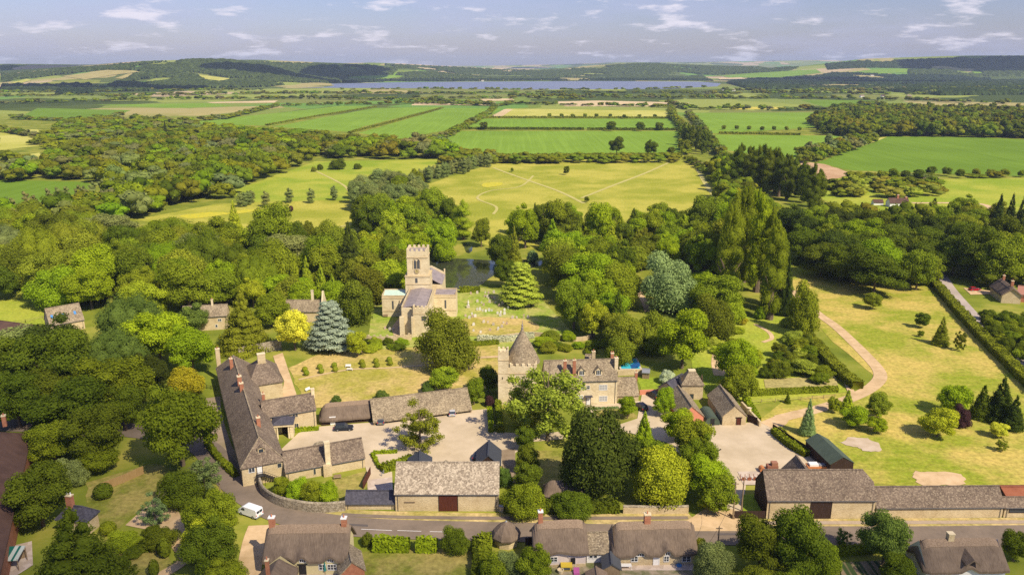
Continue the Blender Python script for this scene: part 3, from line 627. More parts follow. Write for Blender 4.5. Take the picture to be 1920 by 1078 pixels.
def lobes_round(seed, n=28, cz=.56, rx=.33, rz=.33, lr=(.11, .23)):
    g = np.random.default_rng(seed); L = [(0, 0, cz, rx * .9, rx * .9, rz * .95)]
    for d in fib(n, g, .2):
        if d[2] < -.75: continue
        q = g.uniform(*lr); L.append((d[0] * rx, d[1] * rx, cz + d[2] * rz, q, q, q * g.uniform(.7, .95)))
    return L
def lobes_open(seed, n=30):
    g = np.random.default_rng(seed); L = []
    for d in fib(n + 12, g, .25):
        q = g.uniform(.08, .14); L.append((d[0] * .36, d[1] * .36, .56 + d[2] * .37, q, q, q * .8))
    for i in range(8): L.append((g.uniform(-.2, .2), g.uniform(-.2, .2), g.uniform(.4, .75), .11, .11, .09))
    return L
def lobes_cone(seed, layers=11, base=.06, k=.9, lr=.5):
    g = np.random.default_rng(seed); L = []
    for i in range(layers):
        z = base + (1 - base) * i / layers; rad = .46 * (1 - z) ** k + .02; m = max(3, int(10 * rad / .46))
        for j in range(m):
            a = 2 * math.pi * (j + g.uniform(-.3, .3)) / m + i; q = rad * lr * g.uniform(.75, 1.2)
            L.append((rad * .62 * math.cos(a), rad * .62 * math.sin(a), z + g.uniform(-.02, .02), q, q, .075))
    L.append((0, 0, .93, .05, .05, .09)); return L
def lobes_poplar(seed):
    g = np.random.default_rng(seed); L = []
    for i in range(30):
        z = .1 + .84 * i / 29; w = .42 * math.sin(math.pi * min(1, (z + .12) * .78)) ** .6 * (1 if z < .75 else (1.05 - z) / .3) + .05
        a = g.uniform(0, 6.28); L.append((w * .5 * math.cos(a), w * .5 * math.sin(a), z, w * .62, w * .62, .085))
    return L
def lobes_cedar(seed):
    g = np.random.default_rng(seed); L = []
    for i in range(64):
        z = .1 + .86 * i / 63; w = .5 * (1 - z * .8); a = i * 2.4; q = g.uniform(.13, .2) * (1.15 - z * .7); L.append((w * .68 * math.cos(a), w * .68 * math.sin(a), z, q, q, .05))
    return L
def lobes_dome(seed, n=22):
    g = np.random.default_rng(seed); L = [(0, 0, .35, .4, .4, .5)]
    for d in fib(n, g):
        if d[2] < -.2: continue
        q = g.uniform(.14, .22); L.append((d[0] * .32, d[1] * .32, .3 + d[2] * .5, q, q, q * 1.15))
    return L
def lobes_willow(seed):
    g = np.random.default_rng(seed); L = []
    for d in fib(40, g):
        if d[2] < -.8: continue
        q = g.uniform(.11, .17); L.append((d[0] * .35, d[1] * .35, .5 + d[2] * .38, q * 1.15, q * 1.15, q * 1.7))
    return L
BALL = [(0, 0, .5, .5, .5, .5)]
SPEC = {  # kind: (lobe maker, leaves hi, size hi, mesh options, variants, trunk height, trunk radius)
    'round': (lobes_round, 9500, .0155, {}, 4, .42, .022), 'open': (lobes_open, 12000, .017, dict(core=.3, lo=.2, zmin=-1), 2, .6, .018),
    'cone': (lobes_cone, 8000, .015, dict(asp=.5), 2, .3, .02), 'poplar': (lobes_poplar, 9500, .011, dict(asp=.6), 3, .3, .03),
    'cedar': (lobes_cedar, 7500, .016, dict(zmin=-.2, jit=.3, core=.8, asp=.5), 2, .5, .025), 'dome': (lobes_dome, 9500, .017, dict(asp=.55), 2, .15, .03),
    'willow': (lobes_willow, 8000, .015, dict(droop=1, asp=.4), 2, .4, .025), 'ball': (lambda s: BALL, 1600, .045, dict(jit=.2, core=.93, lo=.96), 1, .08, .05)}
CACHE = {}
def get_mesh(kind, lod, var):
    k = (kind, lod, var)
    if k not in CACHE:
        mk, n, s, o, nv, th, tr = SPEC[kind]
        f, fs = [(1, 1), (.65, 1.25), (.2, 2.2)][lod]
        CACHE[k] = crown_mesh('crown_' + kind, mk(11 + var * 7), max(60, int(n * f)), s * fs, 5 + var, **o)
    return CACHE[k]
def trunk_mesh(kind, var):
    k = ('trunk', kind, var)
    if k not in CACHE:
        mk, n, s, o, nv, th, tr = SPEC[kind]; g = random.Random(var); m = MB()
        m.tube((0, 0, -.02), (.005, 0, th * .6), tr * 1.3, tr, 8); m.tube((.005, 0, th * .6), (0, .01, th * 1.4), tr, tr * .5, 7)
        for i in range(7 if kind in ('open', 'round', 'willow') else 3):
            a = g.uniform(0, 6.3); z0 = th * g.uniform(.6, 1.1); q = .3 if kind in ('open', 'round', 'willow') else .12
            e = (q * math.cos(a), q * math.sin(a), z0 + g.uniform(.12, .3)); m.tube((0, 0, z0), e, tr * .5, tr * .18, 5)
            if kind == 'open':
                for j in range(3): m.tube(e, (e[0] * 1.4 + g.uniform(-.1, .1), e[1] * 1.4 + g.uniform(-.1, .1), e[2] + g.uniform(0, .15)), tr * .2, tr * .06, 4)
        me = bpy.data.meshes.new('trunk'); me.from_pydata(m.v, [], m.f); me.materials.append(BARK); CACHE[k] = me
    return CACHE[k]

PAL = {'mid': (.195, .235, .014), 'bright': (.24, .315, .012), 'dark': (.115, .145, .011), 'deep': (.065, .085, .012), 'olive': (.21, .235, .018), 'rust': (.16, .175, .014),
       'silver': (.22, .3, .1), 'grey': (.22, .25, .07), 'yellow': (.62, .58, .05), 'gold': (.42, .34, .02), 'blue': (.37, .4, .27), 'copper': (.075, .035, .033), 'lime': (.32, .365, .02), 'white': (.6, .6, .38), 'pale': (.33, .375, .04), 'teal': (.125, .18, .03)}
LOOK = {'mid': 'mid green', 'bright': 'bright green', 'dark': 'dark green', 'deep': 'very dark green', 'olive': 'olive green', 'rust': 'brownish green', 'silver': 'silvery green', 'grey': 'grey green', 'yellow': 'bright yellow', 'gold': 'golden yellow',
        'blue': 'blue grey', 'copper': 'dark copper red', 'lime': 'yellow green', 'white': 'creamy white flowering', 'pale': 'pale olive', 'teal': 'deep bluish green'}
KINDW = {'round': ('broadleaf_tree', 'round crowned tree'), 'open': ('broadleaf_tree', 'airy open tree'), 'cone': ('conifer_tree', 'conical tree'), 'poplar': ('poplar_tree', 'tall poplar'), 'cedar': ('cedar_tree', 'cedar tree'),
         'dome': ('bushy_tree', 'bushy tree'), 'willow': ('willow_tree', 'willow tree'), 'ball': ('topiary_ball', 'clipped ball')}
NT = 0; PLACED = []
def plant(kind, x, y, w, h, colr, label, name=None, cat=None, group=None, z=0):
    """one tree of its own: an Empty with trunk and crown, or a single mesh when it shows only a few pixels"""
    global NT
    NT += 1; s = scl((x, y, h / 2)); pw = w * s * 1024 / 1920
    lod = 0 if pw > 42 else 1 if pw > 15 else 2
    g = random.Random(NT * 13 + 5); var = g.randrange(SPEC[kind][4]) if lod < 2 else 0
    q = g.uniform(1.0, 1.3); c = [v * q for v in PAL[colr]]; c = [min(1, c[0] * g.uniform(.88, 1.06)), c[1], c[2]]
    nm, _ = KINDW[kind]; nm = name or nm; cat = cat or ('shrub' if 'shrub' in nm or 'bush' in nm and 'tree' not in nm else 'tree')
    rz = g.uniform(0, 6.28); cr = get_mesh(kind, lod, var)
    PLACED.append((x, y, w, h))
    if lod == 2 or h < 2.6 or kind == 'ball':
        o = link(nm, cr, col=c); o.location = (x, y, z - .02 * h); o.scale = (w, w, h); o.rotation_euler = (0, 0, rz)
        return tag(o, label, cat, group)
    e = empty(nm, (x, y, z), rz, label, cat, group)
    o = link('crown', cr, parent=e, col=c); o.scale = (w, w, h)
    t = link('trunk', trunk_mesh(kind, var), parent=e); t.scale = (h, h, h)
    return e

def tree(kind, cx, ytop, wpx, asp, colr, label, **k):
    """crown top at photograph point, crown width in its pixels -> ground point, size"""
    h = 10.0
    for _ in range(12):
        p = P(cx, ytop, h * .96); w = wpx / scl((p.x, p.y, h * .55)); h = .5 * h + .5 * asp * w
    return plant(kind, p.x, p.y, w, h, colr, label, **k)

ORD = ['first', 'second', 'third', 'fourth', 'fifth', 'sixth', 'seventh', 'eighth', 'ninth', 'tenth', 'eleventh', 'twelfth', 'thirteenth', 'fourteenth', 'fifteenth', 'sixteenth', 'seventeenth', 'eighteenth', 'nineteenth', 'twentieth']
def hexpts(poly, sp, g, jit=.3):
    xs = [p[0] for p in poly]; ys = [p[1] for p in poly]; out = []; j = 0; y = min(ys)
    while y < max(ys):
        x = min(xs) + (sp / 2 if j % 2 else 0)
        while x < max(xs):
            a, b = x + g.uniform(-jit, jit) * sp, y + g.uniform(-jit, jit) * sp
            if inside(np.array([a]), np.array([b]), poly)[0]: out.append((a, b))
            x += sp
        y += sp * .87; j += 1
    return out
AUTO = []
def wood(pts, h, sp, pal, kinds, where, seed=1, wf=1.22, short='trees', kindname=None, hv=(.8, 1.35), avoid=True):
    """fill an area of woodland with single trees; outline traced at crown-top height"""
    g = random.Random(seed); poly = [tuple(P(a, b, h * .8))[:2] for a, b in pts]; rows = []
    for x, y in hexpts(poly, sp, g):
        if avoid and any((x - a) ** 2 + (y - b) ** 2 < (.36 * w + .25 * sp) ** 2 for a, b, w, hh in PLACED): continue
        k = g.choice(kinds); q = g.uniform(*hv); hh = h * q * (1.12 if not kindname else 1); w = sp * wf * g.uniform(.75, 1.2) * q ** .5
        if k == 'poplar': w *= .5
        if k == 'cone': w *= .8
        AUTO.append([x, y, w, hh, g.choice(pal), k, where, kindname])
def flush_auto():
    by = {}
    for t in AUTO: by.setdefault(t[6], []).append(t)
    for where, ts in by.items():
        ts.sort(key=lambda t: t[1]); nrow = max(1, round(math.sqrt(len(ts) / 2.2))); per = math.ceil(len(ts) / nrow)
        for r in range(nrow):
            row = sorted(ts[r * per:(r + 1) * per], key=lambda t: proj((t[0], t[1], t[3]))[0])
            for i, (x, y, w, h, colr, k, _, kn) in enumerate(row):
                kw = KINDW[k][1].split()[-1] if not kn else kn.split('_')[-1]
                rw = f'{ORD[r]} row, ' if nrow > 1 else ''
                plant(k, x, y, w, h, colr, f'{LOOK[colr]} {kw} {where}, {rw}{ORD[i] if i < 20 else "last"} from left', name=kn, cat=None if not kn else kn.replace('_', ' '), group=f'{"shrubs" if kn else "trees"} {where}')

# ------------------------------------------------------------------ masses: woods too many to count
class Mass:
    def __init__(s): s.V = []; s.Q = []; s.T = []; s.tq = []; s.tt = []; s.cq = []; s.ct = []; s.n = 0
    def add(s, arr, pos, w, h, rz, col, z=0):
        V, Fq, Ft, t = arr; c, q = math.cos(rz), math.sin(rz)
        W = np.stack([(V[:, 0] * c - V[:, 1] * q) * w + pos[0], (V[:, 0] * q + V[:, 1] * c) * w + pos[1], V[:, 2] * h + z], 1)
        s.V.append(W); s.Q.append(Fq + s.n); s.T.append(Ft + s.n); s.tq.append(t[:len(Fq)]); s.tt.append(t[len(Fq):])
        cc = np.array([*col, 1.0]); s.cq.append(np.tile(cc, (len(Fq), 1))); s.ct.append(np.tile(cc, (len(Ft), 1))); s.n += len(V)
    def build(s, name, **k):
        me = mesh_np(name, np.concatenate(s.V), [np.concatenate(s.Q), np.concatenate(s.T)], np.concatenate(s.tq + s.tt), np.concatenate(s.cq + s.ct)); me.materials.append(LEAFA)
        return tag(link(name, me), kind='stuff', **k)
LOWS = {}
def low(kind, n, size):
    k = (kind, n)
    if k not in LOWS:
        LOWS[k] = []
        for v in range(3):
            g = np.random.default_rng(40 + v); mk = SPEC[kind][0]; L = mk(v) if kind not in ('round', 'willow') else lobes_round(50 + v, 9, .5, .3, .3, (.2, .28))
            o = {kk: vv for kk, vv in SPEC[kind][3].items()}; L = L[:: max(1, len(L) // 9)]; o.update(core=.9)
            LOWS[k].append(crown_arrays(L, n, size, g, **o))
    return LOWS[k]
def mass_fill(M, pts, h, sp, pal, g, kind='round', wf=1.2, hv=(.8, 1.5), n=200, size=.048, skip=0):
    poly = [tuple(P(a, b, h * .75) if b > 235 else G(a, b))[:2] for a, b in pts]
    for x, y in hexpts(poly, sp, g):
        if g.random() < skip: continue
        hh = h * g.uniform(*hv); c = [v * g.uniform(.85, 1.15) for v in PAL[g.choice(pal)]]
        M.add(g.choice(low(kind, n, size)), (x, y), sp * wf * g.uniform(.8, 1.2), hh, g.uniform(0, 6.28), c, float(terrain(x, y)))
def mass_line(M, pts, h, sp, pal, g, kind='round', wf=1.4, hv=(.5, 1.2), n=90, size=.075, gap=0):
    w = [G(a, b) for a, b in pts]
    for a, b in zip(w, w[1:]):
        m = max(1, int((b - a).length / sp))
        for i in range(m):
            if g.random() < gap: continue
            t = (i + g.uniform(-.3, .3)) / m; x, y = a.x + (b.x - a.x) * t, a.y + (b.y - a.y) * t
            hh = h * g.uniform(*hv); c = [v * g.uniform(.85, 1.15) for v in PAL[g.choice(pal)]]
            M.add(g.choice(low(kind, n, size)), (x, y + g.uniform(-1, 1)), max(sp, hh * .8) * wf * g.uniform(.8, 1.2), hh, g.uniform(0, 6.28), c, float(terrain(x, y)))

def canopy(name, pts, colr, h=13, cell=7, seed=3):
    """far woodland seen only as a rough roof of crowns"""
    poly = [tuple(G(a, b))[:2] for a, b in pts]; xs = [p[0] for p in poly]; ys = [p[1] for p in poly]; g = np.random.default_rng(seed)
    X, Y = np.meshgrid(np.arange(min(xs), max(xs), cell), np.arange(min(ys), max(ys), cell)); X = X + g.uniform(-.35, .35, X.shape) * cell; Y = Y + g.uniform(-.35, .35, Y.shape) * cell
    ok = inside(X, Y, poly); r, c = X.shape
    ok &= ~((np.sin(X / 95. + 2 * np.sin(Y / 260. + seed)) * np.sin(Y / 120. + seed) > .72) & (Y > 3300))
    inn = ok.copy(); inn[1:] &= ok[:-1]; inn[:-1] &= ok[1:]; inn[:, 1:] &= ok[:, :-1]; inn[:, :-1] &= ok[:, 1:]
    Z = terrain(X, Y) + np.where(inn, h * (.6 + .25 * np.sin(X / 9. + np.sin(Y / 13.) * 2) * np.sin(Y / 8.) + g.uniform(-.12, .22, X.shape)), .2)
    idx = np.arange(r * c).reshape(r, c); q = ok[:-1, :-1] & ok[1:, :-1] & ok[1:, 1:] & ok[:-1, 1:]
    Fq = np.stack([idx[:-1, :-1][q], idx[:-1, 1:][q], idx[1:, 1:][q], idx[1:, :-1][q]], 1)
    if not len(Fq): return
    used = np.unique(Fq); mp = np.zeros(r * c, int); mp[used] = np.arange(len(used)); V = np.stack([X.ravel(), Y.ravel(), Z.ravel()], 1)[used]
    n = len(Fq); base = np.array(PAL[colr]) if isinstance(colr, str) else np.array(colr); cl = np.ones((n, 4)); cl[:, :3] = base * g.uniform(.75, 1.3, (n, 1))
    me = mesh_np(name, V, mp[Fq], g.uniform(0, 1, n), cl); me.materials.append(LEAFA)
    return tag(link(name, me), kind='stuff')

# ------------------------------------------------------------------ hedges
def hedge(pts, w, h, colr, label, px=True, dens=9, leaf=.28, group=None, clip=.12, name='hedge', world=None):
    """leafy wall along a line, one thing"""
    L = smooth_line([tuple(P(a, b))[:2] for a, b in pts], 4) if px else list(pts)
    x0, y0 = L[0]; g = np.random.default_rng(len(label)); A = np.array(L); seg = np.diff(A, axis=0); ln = np.hypot(seg[:, 0], seg[:, 1]); tot = ln.sum(); cum = np.concatenate([[0], np.cumsum(ln)])
    s_ = scl((x0, y0, h)); leaf = max(leaf, 1.5 / s_); dens = min(dens, .75 / leaf ** 2)
    n = int(min(26000, tot * (w + 2 * h) * dens)); n = max(n, 40)
    u = g.uniform(0, tot, n); k = np.clip(np.searchsorted(cum, u) - 1, 0, len(seg) - 1); t = (u - cum[k]) / ln[k]
    base = A[k] + seg[k] * t[:, None]; nv = np.stack([-seg[k][:, 1], seg[k][:, 0]], 1) / ln[k][:, None]
    q = g.uniform(0, w + 2 * h, n); off = np.where(q < h, -w / 2, np.where(q > h + w, w / 2, q - h - w / 2)); zz = np.where(q < h, q, np.where(q > h + w, w + 2 * h - q, h))
    wob = clip * h * (np.sin(u * .9) + np.sin(u * .37 + 1) + g.normal(0, .4, n)) * .5
    off = off * (1 + wob / h * .5); zz = zz * (1 + wob / h) ; p = np.stack([base[:, 0] + nv[:, 0] * off - x0, base[:, 1] + nv[:, 1] * off - y0, zz], 1)
    top = (q >= h) & (q <= h + w); d = np.where(top[:, None], np.array([0, 0, 1.]), np.stack([nv[:, 0] * np.sign(off), nv[:, 1] * np.sign(off), np.zeros(n)], 1)) + g.normal(0, .45, (n, 3)); d /= np.linalg.norm(d, axis=1)[:, None]
    V, Fq, _ = leaf_quads(p, d, leaf, g, None, .7); tint = g.uniform(.1, .9, n) * .6 + .4 * (.5 + .5 * np.sin(u * .6))
    cv = []; cf = []
    for i, a in enumerate(A):
        j = min(i, len(seg) - 1); nn = np.array([-seg[j][1], seg[j][0]]) / ln[j]
        for o_, z_ in ((-w * .46, 0), (-w * .44, h * .9), (w * .44, h * .9), (w * .46, 0)): cv.append((a[0] + nn[0] * o_ - x0, a[1] + nn[1] * o_ - y0, z_))
    for i in range(len(A) - 1):
        b = i * 4
        for e in range(3): cf.append((b + e, b + e + 1, b + e + 5, b + e + 4))
    cf += [(0, 1, 2, 3), tuple((len(A) - 1) * 4 + e for e in (3, 2, 1, 0))]
    m = len(V); me = mesh_np(name, np.concatenate([V, np.array(cv)]), np.concatenate([Fq, np.array(cf) + m]), np.clip(np.concatenate([tint, np.full(len(cf), .35)]), 0, 1)); me.materials.append(LEAF)  # hedge core tinted darker than the leaves, inner shade in the colour
    o = link(name, me, col=PAL[colr] if isinstance(colr, str) else colr); o.location = (x0, y0, 0)
    return tag(o, label, 'hedge', group)
# ------------------------------------------------------------------ buildings
class House:
    """local frame: x along the ridge, -y faces the camera, origin at ground centre"""
    def __init__(s, name, label, cat, R0, R1, zr, hw, ze, ends='gg', wall=STONE, roof=SLATE_S, ov=.3, group=None, ridge=True, hip=.9, make_roof=True, wall_z=0, th=.22, sag=.0):
        a = Vector(R0[:2]); b = Vector(R1[:2])
        if (b - a).x < 0: a, b = b, a; ends = ends[::-1]
        s.L = (b - a).length; s.hw = hw; s.ze = ze; s.zr = zr; c = (a + b) / 2; s.rz = math.atan2((b - a).y, (b - a).x)
        s.root = empty(name, (c.x, c.y, wall_z), s.rz, label, cat, group); L2 = s.L / 2; s.slope = (zr - ze) / hw
        m = MB(); g0, g1 = ends[0] == 'g', ends[1] == 'g'; t = .12
        V = [(-L2, -hw, -.3), (L2, -hw, -.3), (L2, hw, -.3), (-L2, hw, -.3), (-L2, -hw, ze - t), (L2, -hw, ze - t), (L2, hw, ze - t), (-L2, hw, ze - t)]
        fs = [(0, 1, 5, 4), (2, 3, 7, 6), (4, 5, 6, 7)]
        if g0: V.append((-L2, 0, zr - t - .1)); fs.append((3, 0, 4, len(V) - 1, 7))
        else: fs.append((3, 0, 4, 7))
        if g1: V.append((L2, 0, zr - t - .1)); fs.append((1, 2, 6, len(V) - 1, 5))
        else: fs.append((1, 2, 6, 5))
        m.add(V, fs); s.wall = m.build('wall', wall, s.root)
        if make_roof:
            r = MB(); e = ze - ov * s.slope; y = hw + ov
            def xe(q, sg):  # ridge end and eave end positions
                if q == 'g': return sg * (L2 + ov * .5), sg * (L2 + ov * .5)
                if q == 'h': return sg * (L2 - hw * hip), sg * (L2 + ov)
                return sg * (L2 - hw * .38), sg * (L2 + ov)
            r0, e0 = xe(ends[0], -1); r1, e1 = xe(ends[1], 1)
            V = [(e0, -y, e), (e1, -y, e), (e1, y, e), (e0, y, e), (r0, 0, zr), (r1, 0, zr)]; fs = []
            f1 = [0, 1, 5, 4]; f2 = [2, 3, 4, 5]
            for q, sg, rr in ((ends[0], -1, r0), (ends[1], 1, r1)):
                if q == 'h': fs.append((3, 0, 4) if sg < 0 else (1, 2, 5))
                if q == 'k':  # half hip: gable below, small hip above
                    k = len(V); yy = hw * .42; zz = zr - yy * s.slope; x = sg * (L2 + ov * .5)
                    V += [(x, -yy, zz), (x, yy, zz)]
                    for j in ((0, 3) if sg < 0 else (1, 2)): V[j] = (x, V[j][1], V[j][2])
                    if sg < 0: fs.append((k + 1, k, 4)); f1.append(k); f2.insert(2, k + 1)
                    else: fs.append((k, k + 1, 5)); f1.insert(2, k); f2.append(k + 1)
            fs += [tuple(f1), tuple(f2)]
            r.slab(V, fs, th); s.roof = r.build('roof', roof, s.root)
            if ridge:
                q = MB().box(r0, r1, -.16, .16, zr - .08, zr + .09)
                for qd, rr, ex, sg in ((ends[0], r0, e0, -1), (ends[1], r1, e1, 1)):
                    if qd == 'h':
                        for yy in (-y, y): q.tube((rr, 0, zr), (ex, yy, e), .13, .13, 5)
                q.build('ridge', ridge if ridge is not True else roof, s.roof)
        s.u = Vector((math.cos(s.rz), math.sin(s.rz), 0)); s.n = Vector((-math.sin(s.rz), math.cos(s.rz), 0)); s.c = Vector((c.x, c.y, wall_z))
    def hit(s, px, py, side='f'):
        """photograph point on a wall -> (along, z)"""
        off = {'f': s.n * -s.hw, 'b': s.n * s.hw, 'm': s.n * 0, 'l': s.u * (-s.L / 2), 'r': s.u * (s.L / 2)}[side]; nn = s.n if side in 'fbm' else s.u
        d = ray(px, py); o = Vector((0, 0, H)); p0 = s.c + off; t = (p0 - o).dot(nn) / d.dot(nn); p = o + d * t - s.c
        return (p.dot(s.u) if side in 'fbm' else p.dot(s.n)), p.z
    def place(s, m, side, off=0):
        """turn local wall vertices (along, out, z) into the house frame"""
        o = []
        for a, q, z in m.v:
            if side == 'f': o.append((a, -s.hw - q, z))
            elif side == 'b': o.append((-a, s.hw + q, z))
            elif side == 'l': o.append((-s.L / 2 - q, a, z))
            else: o.append((s.L / 2 + q, a, z))
        m.v = o; return m
    def win(s, px, py, w=1.1, h=1.1, nx=2, ny=2, side='f', fr=WHITE, local=None, name='window', gl=None):
        a, z = local if local else s.hit(px, py, side)
        p = s.place(MB().box(a - w / 2, a + w / 2, -.05, .03, z - h / 2, z + h / 2), side).build(name, gl or GLASS, s.root)
        f = MB(); t = .09 if fr is WHITE else .07
        f.box(a - w / 2 - t, a - w / 2, -.04, .08, z - h / 2 - t, z + h / 2 + t); f.box(a + w / 2, a + w / 2 + t, -.04, .08, z - h / 2 - t, z + h / 2 + t)
        f.box(a - w / 2, a + w / 2, -.04, .08, z + h / 2, z + h / 2 + t); f.box(a - w / 2, a + w / 2, -.04, .1, z - h / 2 - t, z - h / 2)
        for i in range(1, nx): x = a - w / 2 + w * i / nx; f.box(x - .04, x + .04, 0, .06, z - h / 2, z + h / 2)
        for i in range(1, ny): y = z - h / 2 + h * i / ny; f.box(a - w / 2, a + w / 2, 0, .055, y - .025, y + .025)
        s.place(f, side).build('frame', fr, p); return p
    def door(s, px, py, w, h, side='f', m=WOOD_D, local=None, z0=0, name='door', lintel=WOOD_D, handle=True):
        a = local if local is not None else s.hit(px, proj(s.c - s.n * s.hw)[1], side)[0]
        d = s.place(MB().box(a - w / 2, a + w / 2, -.05, .06, z0, z0 + h), side).build(name, m, s.root)
        f = MB().box(a - w / 2 - .12, a - w / 2, -.04, .1, z0, z0 + h); f.box(a + w / 2, a + w / 2 + .12, -.04, .1, z0, z0 + h); f.box(a - w / 2 - .35, a + w / 2 + .35, -.04, .12, z0 + h, z0 + h + .2)
        s.place(f, side).build('door_frame', lintel, d); return d
    def chim(s, px, py, w=.9, d=.6, m=BRICK, y=0, top=None, zb=None, pots=1, x=None, cap=STONE_PALE, pot=TERRA, base=1.2):
        """chimney whose top shows at the photograph point"""
        if x is None:
            dd = ray(px, py); o = Vector((0, 0, H)); p0 = s.c + s.n * y; t = (p0 - o).dot(s.n) / dd.dot(s.n); p = o + dd * t - s.c; x = p.dot(s.u); top = p.z
        zz = s.zr - abs(y) * s.slope; zb = zz - base if zb is None else zb; top = max(top, zz + .5)
        c = MB().cbox(x, y, zb, top - .2, w, d).build('chimney', m, s.roof if hasattr(s, 'roof') else s.root)
        MB().cbox(x, y, top - .2, top - .02, w + .14, d + .14).build('cap', cap, c)
        for i in range(pots):
            xx = x + (i - (pots - 1) / 2) * w * .55; MB().lathe([(.13, top - .02), (.11, top + .4), (.14, top + .45)], 8, (xx, y)).build('chimney_pot', pot, c)
        return c
    def chz(s, px, py, w, d, zt, m=BRICK, base=1.5, zb=None, pots=1):
        p = P(px, py, zt) - s.c; x, y = p.dot(s.u), p.dot(s.n); s.chim(0, 0, w, d, m, y, top=zt, zb=max(zb or 0, s.zr - abs(y) * s.slope - base) if zb is None else zb, pots=pots, x=x)
    def dormer(s, px, py, w=1.6, h=1.3, rf=SLATE_M, wm=STONE_PALE):
        """small gabled dormer on the front slope, its gable tip at the photograph point"""
        yd = -s.hw * .8; dd = ray(px, py); o = Vector((0, 0, H)); p0 = s.c + s.n * yd; t = (p0 - o).dot(s.n) / dd.dot(s.n); p = o + dd * t - s.c; x = p.dot(s.u); zt = p.z; z0 = s.zr - abs(yd) * s.slope
        zt = max(zt, z0 + 2.2); ze = zt - w * .5; yb = -(s.zr - zt) / s.slope
        m = MB().add([(x - w / 2, yd, z0 - .3), (x + w / 2, yd, z0 - .3), (x + w / 2, yd, ze), (x, yd, zt - .1), (x - w / 2, yd, ze), (x - w / 2, yd + 2, z0 - .3), (x + w / 2, yd + 2, z0 - .3), (x + w / 2, yd + 2, ze), (x - w / 2, yd + 2, ze)], [(0, 1, 2, 3, 4), (1, 6, 7, 2), (5, 0, 4, 8)])
        dm = m.build('dormer', wm, s.roof)
        MB().slab([(x - w / 2 - .15, yd - .15, ze - .1), (x, yd - .15, zt), (x + w / 2 + .15, yd - .15, ze - .1), (x - w / 2 - .15, yb + .6, ze - .1), (x, yb + .6, zt), (x + w / 2 + .15, yb + .6, ze - .1)], [(0, 1, 4, 3)[::-1], (1, 2, 5, 4)[::-1]], .12).build('dormer_roof', rf, dm)
        MB().box(x - w * .32, x + w * .32, yd - .04, yd + .02, z0 + .15, ze + .05).build('window', GLASS, dm)
        f = MB().box(x - w * .36, x + w * .36, yd - .1, yd, z0 + .02, z0 + .14)
        for q in (-.11, .11): f.box(x + q * w - .04, x + q * w + .04, yd - .08, yd, z0 + .15, ze + .05)
        f.build('frame', WHITE, dm); return dm

def front_house(name, label, cat, A, B, ye, yr, pitch=47, ends='gg', **k):
    """front wall foot between two photograph points, eave and ridge heights read off the photograph"""
    a = P(*A); b = P(*B); mx, my = (A[0] + B[0]) / 2, (A[1] + B[1]) / 2; ze = hgt(mx, my, ye) + (.3 * math.tan(R(pitch)) if k.get('make_roof', True) else 0); u = (b - a).normalized(); n = Vector((-u.y, u.x, 0)); mid = (a + b) / 2; tn = math.tan(R(pitch))
    lo, hi = .5, 14
    for _ in range(30):
        d = (lo + hi) / 2; q = mid + n * d
        if proj((q.x, q.y, ze + d * tn))[1] > yr: lo = d
        else: hi = d
    d = lo; h = House(name, label, cat, a + n * d, b + n * d, ze + d * tn, d, ze, ends, **k)
    if k.get('make_roof', True) and h.L > 9 and k.get('wall', STONE) is not WOOD_D and 'far' not in label:
        ov = k.get('ov', .3); zz = ze - ov * h.slope - .12; g_ = MB().tube((-h.L / 2, -d - ov - .05, zz), (h.L / 2, -d - ov - .05, zz), .07, .07, 6).build('gutter', DGREY, h.root)
        for x in (-h.L / 2 + .5, h.L / 2 - .5): MB().tube((x, -d - .1, 0), (x, -d - .1, zz), .05, .05, 5).build('downpipe', DGREY, g_)
    return h
def ridge_house(name, label, cat, R0, R1, zr, hw, ze, ends='gg', **k):
    return House(name, label, cat, P(*R0, zr), P(*R1, zr), zr, hw, ze, ends, **k)

